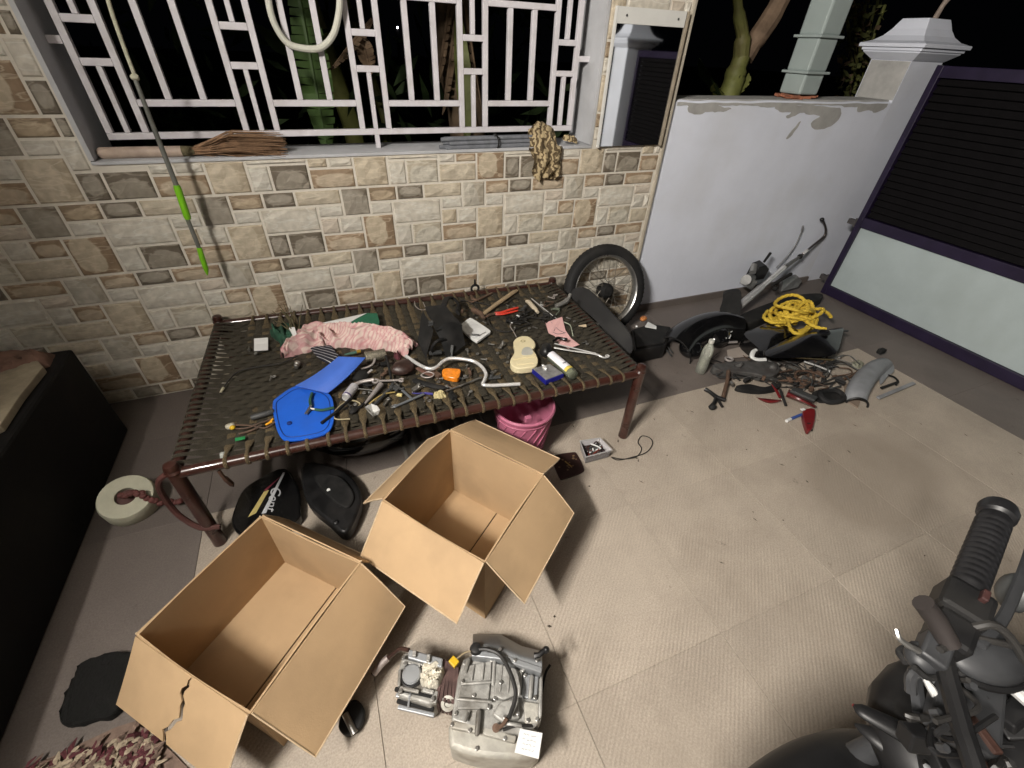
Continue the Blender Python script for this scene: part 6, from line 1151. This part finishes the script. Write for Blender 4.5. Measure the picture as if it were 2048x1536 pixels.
wire('loose_strap', [V(-.655, -1.06, .40), V(-.70, -1.05, .36), V(-.72, -1.04, .28), V(-.71, -1.05, .18), V(-.66, -1.08, .12), V(-.60, -1.09, .11)], .010, mat('maroon_strap', (.08, .03, .025), .6, var=.3, vscale=30), 'maroon strap curving off the front left cot corner', 'strap', 8)
solo('black_mat', B().prism([p+Vector(noise.noise_vector(p*30))*.006 for p in spline(on(((118, 1440), (126, 1398), (146, 1352), (162, 1324), (200, 1311), (256, 1303), (300, 1330), (235, 1420), (190, 1438), (140, 1450)), .03), 5, True)], (0, 0, -.028)).jitter(.003, 60), mat('black_foam', (.005, .005, .0045), .95, var=.5, vscale=60, bump=.9, bscale=120), 'fuzzy black foam pad on the floor left of the front box', 'pad', at(190, 1390, 0), bev=.005)
rug = thing('ragged_rug', 'ragged maroon and cream rag rug in the bottom left corner', 'rug', at(200, 1500, 0)); rt = random.Random(17)
RG = [mat('rug_cream', (.40, .33, .24), .9, var=.3, vscale=40), mat('rug_maroon', (.10, .028, .034), .9, var=.4, vscale=40), mat('rug_brown', (.20, .14, .11), .9, var=.3, vscale=40)]
part('backing', B().prism(on(((20, 1545), (90, 1520), (230, 1455), (270, 1442), (340, 1500), (460, 1620), (250, 1720), (30, 1640)), .006), (0, 0, -.005)), RG[2], rug); rags = [B(), B(), B()]
for i in range(620):
    x, y = rt.uniform(0, 1), rt.uniform(0, 1); px = 60+ (260*x) ; py = 1530 - 78*x + 190*y + rt.uniform(-12, 12); p = at(px, py, .012); a_ = .75+rt.gauss(0, .55); l_ = rt.uniform(.02, .05); w_i = rt.choices((0, 1, 2), (4, 3, 3) if x*.6+y < .75 else (2, 6, 3))[0]
    d_ = V(math.cos(a_), math.sin(a_), 0)*l_; rags[w_i].tube([p-d_*.5, p+V(0, 0, rt.uniform(.004, .02)), p+d_*.5+V(0, 0, rt.uniform(0, .012))], [.003, rt.uniform(.005, .009), .002], 5, flat=.5)
for k in range(3): o = part('rag_strips', rags[k], RG[k], rug); o['kind'] = 'stuff'
# on the plinth
solo('wooden_board', B().prism([at(0, 720, .50), at(70, 715, .50), at(86, 733, .50), at(40, 790, .50), at(0, 850, .50), V(-1.6, -1.3, .50), V(-1.7, -.5, .50)], (0, 0, -.028)), mat('dusty_board', (.32, .27, .19), .8, var=.35, vscale=9, dirt=(.12, .09, .07), dscale=6), 'dusty pale board lying on the black plinth', 'board', (-1.5, -.8, .472), bev=.003)
solo('brown_wrapping', heap([V(-1.45, -.42, .47), V(-1.3, -.35, .47), V(-1.15, -.33, .47)], [.06, .09, .05], .07, 24, 14, 6, 8.1), mat('brown_paper', (.16, .09, .065), .85, var=.4, vscale=14), 'crumpled brown wrapping at the far end of the black plinth', 'wrapping', (-1.3, -.36, .47), smooth=True, ang=50)
solo('black_bundle', heap([V(-1.75, -.45, .47), V(-1.52, -.40, .47), V(-1.40, -.36, .47)], [.10, .14, .07], .28, 26, 16, 8, 3.9), mat('black_cloth', (.014, .013, .013), .9, var=.5, vscale=14), 'dark cloth bundle on the plinth at the left picture edge', 'bundle', (-1.55, -.41, .47), smooth=True, ang=50)


# ================================================================== PARKED MOTORCYCLE (lower right corner)
mb = thing('parked_motorcycle', 'dark motorcycle parked in the lower right corner, handlebar grip towards the gate', 'motorcycle', (1.1, -2.55, 0))
MBK = mat('bike_black', (.0075, .0075, .008), .45, spec=.35, var=.3, vscale=12, dirt=(.022, .021, .019), dscale=9, damt=.5); MGR = mat('bike_grey', (.026, .027, .029), .5, .1, var=.3, vscale=14)
GRIP = mat('grip_rubber', (.010, .010, .011), .4, var=.3, vscale=25)
g0, g1 = at(1922, 1208, .95), at(2000, 1012, .985); gd = (g1-g0).normalized()
gp = [(.0, .021), (.02, .020)]; ng = 13; prof = [(.020, 0.0), (.024, .004), (.024, .016), (.0185, .02)]
Lg = (g1-g0).length
for i in range(ng): z_ = .03+i*(Lg-.07)/ng; prof += [(.0203, z_), (.0212, z_+.002), (.0212, z_+.007), (.0203, z_+.009)]
prof += [(.0185, Lg-.030), (.0235, Lg-.026), (.0245, Lg-.012), (.021, Lg-.002), (.012, Lg+.004), (0, Lg+.005)]
part('grip', B().lathe(prof, g0, gd, 20, close=False), GRIP, mb, smooth=True, ang=30)
hb0 = at(1890, 1330, .93); hbc = V(.50, -2.50, .92)
part('handlebar', B().tube(spline([g0+gd*.05, g0-gd*.03, hb0, hbc, V(.52, -2.66, .93), V(.72, -2.80, .95), V(.92, -2.88, .97)], 5), .011, 10), MBK, mb, smooth=True)
part('grip', B().lathe(prof, V(.72, -2.80, .955), V(.2, -.08, .03), 16, close=False), GRIP, mb, smooth=True, ang=30)
sw = g0-gd*.005; part('switch_housing', B().box(sw, (.055, .05, .055), frame_mat(gd, (0, 0, 1))).box(sw-gd*.05, (.05, .042, .045), frame_mat(gd, (0, 0, 1))), MBK, mb, bev=.008)
part('red_switch', B().box(sw+V(.012, -.005, .03), (.018, .012, .008), frame_mat(gd, (0, 0, 1))), mat('switch_red', (.03, .012, .011), .5), mb, bev=.002)
part('brake_lever', B().tube(spline([at(1960, 1290, .95), at(2010, 1230, .95), at(2055, 1120, .96), at(2075, 1040, .965)], 5), [.007]*15+[.009], 8, flat=.6), MGR, mb, smooth=True)
part('mirror_stem', B().tube([at(1900, 1290, .95), at(1872, 1240, .97), at(1846, 1205, .99)], [.012, .0125, .012], 12), mat('stem_grey', (.022, .018, .017), .6), mb, smooth=True)
part('clutch_clip', B().tube(spline([at(1838, 1302, .94), at(1815, 1290, .945), at(1798, 1276, .95), at(1792, 1258, .955)], 4), [.004]*5+[.0035]*8, 8), STEEL, mb, smooth=True)
part('perch', B().box(at(1865, 1300, .93), (.05, .035, .03), frame_mat(gd, (0, 0, 1))).ell(at(1845, 1315, .92), (.022, .02, .016)), MGR, mb, bev=.004, smooth=True)
part('cloth_wrap', heap([at(1895, 1232, .93), at(1925, 1225, .93)], [.012, .018, .01], .018, 10, 8, 6, 2), mat('mustard_rag', (.16, .11, .045), .9, var=.4, vscale=40), mb, smooth=True)
part('speedometer', B().ell(at(1965, 1305, .915), (.058, .040, .022), Matrix.Rotation(-.25, 3, 'Z'), 22, 12), MGR, mb, smooth=True); part('speedo_bezel', B().tube([at(1965, 1305, .915)+Matrix.Rotation(-.25, 3, 'Z') @ V(.060*math.cos(a_), .042*math.sin(a_), -.004) for a_ in [i*math.pi/12 for i in range(24)]], .005, 6, closed=True), MBK, mb, smooth=True)
part('reservoir', B().ell(at(2035, 1185, .93), (.030, .022, .03), Matrix.Rotation(.5, 3, 'Z')), mat('reservoir_grey', (.04, .042, .042), .5), mb, smooth=True)
part('cable', B().tube(spline([at(1945, 1255, .96), at(1985, 1250, .97), at(2020, 1275, .96), at(2055, 1330, .93)], 5), .0055, 8).tube(spline([at(1880, 1300, .95), at(1930, 1275, .95), at(1995, 1285, .95), at(2060, 1300, .94)], 5), .0045, 8), WIRE, mb, smooth=True)
rt = random.Random(63)
for i in range(16):
    x0, y0 = rt.uniform(1830, 2070), rt.uniform(1290, 1530); z0 = .84+rt.uniform(0, .08); part('cable', B().tube(spline([at(x0+k*rt.uniform(-40, 40), y0+k*rt.uniform(-8, 34), z0+rt.uniform(-.02, .02)) for k in range(4)], 5), rt.uniform(.0025, .0055), 6), (WIRE, MBK, MGR, BLKM)[i % 4], mb, smooth=True)
for i in range(26):
    p = at(rt.uniform(1820, 2070), rt.uniform(1350, 1530), .80+rt.uniform(0, .07)); part('fitting', B().box(p, (rt.uniform(.015, .05), rt.uniform(.012, .03), rt.uniform(.01, .03)), Matrix.Rotation(rt.uniform(0, 3), 3, 'Z') @ Matrix.Rotation(rt.uniform(-.6, .6), 3, 'X')).jitter(.004, 40), (MBK, MGR, BLKM, MBK, DBR)[i % 5], mb, bev=.003)
for i in range(9):
    p = at(rt.uniform(1840, 2060), rt.uniform(1300, 1500), .86+rt.uniform(0, .06)); part('bolt', B().cyl(p, p+V(rt.uniform(-.004, .004), -.003, .009), .005, 6), MGR, mb)
# headlight cowl with chrome strips
part('headlight_cowl', B().ell(at(1985, 1475, .75), (.19, .12, .075), Matrix.Rotation(-.2, 3, 'Z'), 22, 12).jitter(.008, 14), MBK, mb, smooth=True)
part('fork_crown', B().box(at(1930, 1400, .86), (.14, .07, .03), Matrix.Rotation(.4, 3, 'Z')), MGR, mb, bev=.005)
part('cowl_rim', B().tube(spline([at(1822, 1385, .86), at(1826, 1348, .88), at(1880, 1335, .89), at(1950, 1340, .89), at(2000, 1360, .885), at(2056, 1405, .87)], 5), .007, 8), MGR, mb, smooth=True)
part('chrome_strip', B().tube(spline([at(1990, 1352, .895), at(2022, 1374, .89), at(2065, 1412, .88)], 5), [.003]+[.0075]*9+[.006], 8), CHROME, mb, smooth=True); part('chrome_strip', B().tube([at(1850, 1358, .875), at(1862, 1376, .872), at(1889, 1424, .86)], [.003, .005, .0045], 8), CHROME, mb, smooth=True)
part('number_plate_bracket', B().prism([at(1815, 1350, .87), at(1832, 1345, .875), at(1842, 1415, .84), at(1822, 1425, .83)], (.01, -.01, -.01)), MGR, mb, bev=.003)
part('beak', B().tube(spline([at(1706, 1410, .80), at(1730, 1425, .805), at(1800, 1462, .81), at(1900, 1520, .81), at(1960, 1560, .80)], 4), [.002, .005, .008, .010, .011, .012, .013, .014, .015, .016, .017, .018, .019, .02, .02, .021, .021], 12, flat=.6), MBK, mb, smooth=True); part('beak_tip', B().tube([at(1705, 1409, .80), at(1716, 1417, .802), at(1730, 1425, .806)], [.002, .0055, .0075], 10, flat=.6), DRED, mb, smooth=True)
part('beak', B().tube(spline([at(1709, 1448, .74), at(1760, 1480, .75), at(1840, 1540, .75), at(1900, 1590, .74)], 4), [.002, .007, .010, .013, .015, .016, .017, .018, .019, .02, .021, .021, .022], 12, flat=.6), MGR if False else MBK, mb, smooth=True)
def fen(u, v):
    a_ = R_(25+130*u); c = V(.53, -2.43, .30); r = .375; w = .105*max(.05, math.sin(math.pi*u))**.6; s_ = math.sin((v-.5)*math.pi); rr = r-.09*(1-math.cos((v-.5)*math.pi)); return c + V(-math.cos(a_)*rr, s_*w, math.sin(a_)*rr)
part('front_fender', B().grid(fen, 24, 10, .003), MBK, mb, smooth=True)
def torus(c, R0, r0, n=40, m=10): 
    vs = [c + V(math.cos(2*math.pi*i/n)*(R0+r0*math.cos(2*math.pi*k/m)), r0*1.1*math.sin(2*math.pi*k/m), math.sin(2*math.pi*i/n)*(R0+r0*math.cos(2*math.pi*k/m))) for i in range(n) for k in range(m)]
    return B().add(vs, [(i*m+k, i*m+(k+1) % m, ((i+1) % n)*m+(k+1) % m, ((i+1) % n)*m+k) for i in range(n) for k in range(m)])
for x in (.53, 1.84):
    c = V(x, -2.43 if x < 1 else -2.52, .296); w2 = part('wheel', torus(c, .252, .043), RUB, mb, smooth=True); part('rim', torus(c, .215, .012, 40, 6), STEEL, w2, smooth=True); sb = B()
    for i in range(5): a_ = 2*math.pi*i/5; sb.bar(c, c+V(.212*math.cos(a_), 0, .212*math.sin(a_)), .03, .012, (0, 1, 0))
    part('spokes', sb.cyl(c+V(0, -.06, 0), c+V(0, .06, 0), .045, 18), BLK, w2)
for s_ in (-.07, .07): part('fork', B().tube([V(.53, -2.44+s_, .30), V(.61, -2.45+s_, .58), V(.70, -2.46+s_, .80)], [.02, .02, .016], 12), MGR, mb, smooth=True)
part('tank', B().ell(V(1.00, -2.56, .80), (.27, .14, .13), None, 24, 14), MBK, mb, smooth=True); part('seat', B().ell(V(1.45, -2.56, .80), (.34, .12, .065), None, 22, 10), BLKM, mb, smooth=True)
part('engine_block', B().box(V(1.05, -2.52, .40), (.36, .24, .30)).ell(V(.98, -2.52, .52), (.12, .1, .12)), DGREY, mb, bev=.03); part('frame', B().tube([V(.68, -2.52, .80), V(.85, -2.52, .45), V(1.2, -2.52, .30), V(1.74, -2.52, .296)], .022, 10).tube([V(1.2, -2.52, .3), V(1.35, -2.55, .74), V(1.85, -2.56, .78)], .018, 10), BLK, mb, smooth=True)
part('exhaust', B().tube(spline([V(.92, -2.66, .42), V(1.0, -2.70, .28), V(1.3, -2.70, .26), V(1.9, -2.71, .36)], 5), [.02]*8+[.04]*8, 14), MGR, mb, smooth=True); part('side_stand', B().tube([V(1.2, -2.62, .28), V(1.18, -2.78, .01)], .012, 8), BLK, mb)
part('rear_fender', B().grid(lambda u, v: V(1.74-math.cos(R_(30+110*u))*.34, -2.50+(v-.5)*.14, .30+math.sin(R_(30+110*u))*(.34-.06*(v-.5)**2)), 16, 6, .003), MBK, mb, smooth=True)

# ================================================================== BEYOND THE WALL: column, bricks, plants, far lamps
DK = mat('duct_paint', (.33, .385, .375), .55, var=.07, vscale=5, bump=.1)
dk = thing('ribbed_column', 'pale green square post with raised collars standing on the boundary wall', 'column', (2.97, .12, 1.33)); dcx, dcy = 2.97, .12
zs = [1.352, 1.470, 1.645, 1.83, 2.02, 2.2, 2.4]
for i in range(len(zs)-1): part('segment', B().box((dcx, dcy, (zs[i]+zs[i+1])/2), (.16, .16, zs[i+1]-zs[i]-.008)), DK, dk, bev=.012)
for z in zs[1:-1]: part('collar', B().box((dcx, dcy, z), (.196, .196, .014)), DK, dk, bev=.004)
BR = mat('broken_brick', (.34, .13, .075), .85, var=.35, vscale=18, bump=.5, bscale=60); rt = random.Random(31)
brk = thing('broken_bricks', 'bed of broken red brick under the pale green post', 'bricks', (2.97, .12, 1.33))
for i in range(26): part('brick', B().box(V(2.83+rt.random()*.30, .03+rt.random()*.2, 1.340+rt.uniform(-.002, .008)), (rt.uniform(.03, .07), rt.uniform(.02, .04), rt.uniform(.008, .018)), Matrix.Rotation(rt.uniform(-.5, .5), 3, 'Z') @ Matrix.Rotation(rt.uniform(-.2, .2), 3, 'X')).jitter(.004, 40), BR, brk)
STEM = mat('banana_stem', (.17, .18, .05), .6, var=.4, vscale=6, dirt=(.13, .09, .05), dscale=5); DRYL = mat('dry_leaf', (.15, .10, .06), .85, var=.45, vscale=12); LEAF = mat('banana_leaf', (.07, .13, .032), .5, var=.35, vscale=10); LEAFD = mat('dark_leaf', (.035, .06, .02), .6, var=.5, vscale=10)
def leaf(b, base, tip, w, droop=.1, n=18, tear=True, seed=1):
    base = Vector(base); tip = Vector(tip); d = tip-base; s_ = d.cross(V(0, 0, 1)); s_ = (s_ if s_.length > .05 else d.cross(V(0, 1, 0))).normalized(); up = s_.cross(d).normalized(); rl_ = random.Random(seed)
    mid = [base+d*(i/n)+V(0, 0, -droop*(i/n)**2) for i in range(n+1)]; b.tube(mid, [.010*(1-.8*i/n)+.002 for i in range(n+1)], 5)
    for sg in (-1, 1):
        for i in range(n):
            u0, u1 = i/n, (i+1)/n; w0 = w*math.sin(math.pi*min(1, u0*.97+.03))**.6; w1 = w*math.sin(math.pi*min(1, u1*.97+.03))**.6; k = .9 if tear and rl_.random() < .35 else 1.0; dr = rl_.uniform(.0, .25)
            e0 = mid[i]+s_*(sg*w0*k)-up*(w0*(.25+dr)); e1 = mid[i+1]+s_*(sg*w1*k)-up*(w1*(.25+dr)); g_ = rl_.uniform(0, .35) if tear else 0
            b.add([mid[i], mid[i+1], e1.lerp(e0, g_), e0], [(0, 1, 2, 3)])
    return b
# banana plant beyond the boundary wall
bp1 = thing('banana_plant', 'yellow-green forked banana stem just beyond the boundary wall', 'banana plant', V(2.83, .75, -.15))
f_ = lambda px, py, y: aty(px, py, y)
part('trunk', B().tube(spline([V(2.83, .78, -.15), f_(1452, 205, .75), f_(1470, 150, .75), f_(1484, 112, .75)], 5), [.09]*6+[.075]*6+[.06]*4, 12), STEM, bp1, smooth=True)
part('trunk', B().tube(spline([f_(1482, 116, .75), f_(1485, 70, .75), f_(1478, 30, .75), f_(1470, -40, .75)], 5), [.055]*5+[.04]*6+[.03]*5, 10), STEM, bp1, smooth=True); part('trunk', B().tube(spline([f_(1490, 118, .77), f_(1512, 80, .78), f_(1545, 30, .8), f_(1585, -50, .8)], 5), [.06]*5+[.07]*6+[.065]*5, 10), mat('stem_brown', (.19, .13, .085), .7, var=.4, vscale=8), bp1, smooth=True)
for i, (a0, t0) in enumerate((((1452, 200), (1430, 160)), ((1470, 190), (1500, 140)), ((1440, 190), (1400, 110)))): part('leaf_sheath', leaf(B(), f_(*a0, .74), f_(*t0, .72), .06, .02, 10, False, i), STEM if i < 2 else LEAFD, bp1)
lf = B(); leaf(lf, f_(1475, -20, .75), V(2.2, .5, 2.6), .22, .2, seed=3); leaf(lf, f_(1580, -40, .8), V(4.0, 1.0, 2.7), .24, .2, seed=4); leaf(lf, f_(1500, -30, .75), V(2.9, 1.9, 2.9), .24, .3, seed=5); part('leaves', lf, LEAF, bp1)
sb_ = thing('climber_bush', 'pale green leafy bush between the square post and the gate pillar', 'bush', V(3.75, .8, -.15)); rt = random.Random(41); sl = B(); st = B(); sk = B()
for i in range(420):
    px, py = rt.uniform(1672, 1765), rt.uniform(-40, 205); 
    if (px-1690)/70 > 1.2-py/260: continue
    p = f_(px, py, rt.uniform(.6, 1.0)); s_ = rt.uniform(.02, .055); d1 = Vector((rt.gauss(0, 1), rt.gauss(0, 1), rt.gauss(0, 1))).normalized(); d2 = d1.orthogonal().normalized()
    (sl if rt.random() < .7 else sk).add([p-d1*s_, p+d2*s_*.5, p+d1*s_, p-d2*s_*.5], [(0, 1, 2, 3)])
for i in range(5): p = f_(1690+i*12, 200, .8); st.tube(spline([V(p.x, .8, -.15), p, f_(1700+i*10, 100, .8), f_(1690+i*20, 10, .85)], 4), .012, 6)
part('crown', sl, mat('pale_leaf', (.12, .13, .045), .6, var=.4, vscale=14), sb_); part('dry_leaves', sk, DRYL, sb_); part('trunk', st, STEM, sb_, smooth=True)
# behind the grille
bl1 = thing('banana_leaf_plant', 'large drooping green banana leaf behind the left part of the grille', 'banana plant', V(.05, .9, -.15)); lf = B(); leaf(lf, f_(588, -60, .62), f_(655, 300, .55), .085, .02, 22, True, 8); part('leaf', lf, LEAF, bl1); part('trunk', B().tube([V(.35, 1.7, -.15), V(.30, 1.7, 1.0), V(.1, 1.4, 1.9), f_(588, -60, .62)], [.08, .07, .05, .02], 10), STEM, bl1, smooth=True)
bl2 = thing('dry_banana_plant', 'brown dry banana trunk with a green leaf behind the middle of the grille', 'banana plant', V(.98, .95, -.15))
part('trunk', B().tube(spline([V(1.0, .98, -.15), f_(935, 260, .9), f_(912, 130, .9), f_(905, 40, .9), f_(900, -60, .9)], 4), [.12]*9+[.10]*8, 12).jitter(.01, 12), mat('dry_trunk', (.15, .105, .065), .85, var=.45, vscale=9), bl2, smooth=True)
lf = B(); leaf(lf, f_(915, 20, .78), f_(935, 290, .74), .05, 0, 14, False, 9); part('leaf', lf, mat('light_leaf', (.14, .16, .045), .55, var=.35), bl2); lf = B()
for i, (a0, t0) in enumerate((((900, 0), (870, 190)), ((930, 10), (965, 230)), ((910, 40), (885, 230)), ((925, 60), (955, 260)))): leaf(lf, f_(*a0, .8), f_(*t0, .76), .035, .0, 12, True, 20+i)
leaf(lf, f_(745, 40, .7), f_(660, 130, .65), .05, .02, 12, True, 30); leaf(lf, f_(720, 70, .7), f_(742, 140, .66), .045, .02, 10, True, 31); part('dry_leaves', lf, DRYL, bl2)
fo = thing('dark_shrub', 'dark leafy shrub filling the night garden behind the grille', 'shrub', V(.5, 2.0, -.15)); rt = random.Random(51); sl = B()
for i in range(700):
    p = V(rt.uniform(-1.6, 2.6), rt.uniform(1.2, 2.6), rt.uniform(.2, 2.2)); s_ = rt.uniform(.05, .16); d1 = Vector((rt.gauss(0, 1), rt.gauss(0, .6), rt.gauss(-.4, 1))).normalized(); d2 = d1.orthogonal().normalized(); sl.add([p-d1*s_, p+d2*s_*.3, p+d1*s_, p-d2*s_*.3], [(0, 1, 2, 3)])
part('crown', sl, LEAFD, fo); part('trunk', B().tube([V(.5, 2.0, -.15), V(.6, 2.0, 1.0), V(.4, 2.1, 1.9)], [.05, .04, .02], 8), STEM, fo, smooth=True)
for (px, py), lab in (((795, 55), 'tiny far white lamp seen left in the grille'), ((977, 70), 'tiny far white lamp seen right in the grille')):
    p = f_(px, py, 7.0); t = thing('distant_lamp', lab, 'lamp', V(p.x, p.y, -.16)); part('bulb', B().ell(p, (.014, .014, .016), None, 10, 8), mat('far_lamp_glow', (1, .95, 1), .5, emis=(1, .92, 1), estr=6), t, smooth=True); part('post', B().cyl(V(p.x, p.y+.05, -.16), V(p.x, p.y+.05, p.z), .03, 8), BLKM, t)
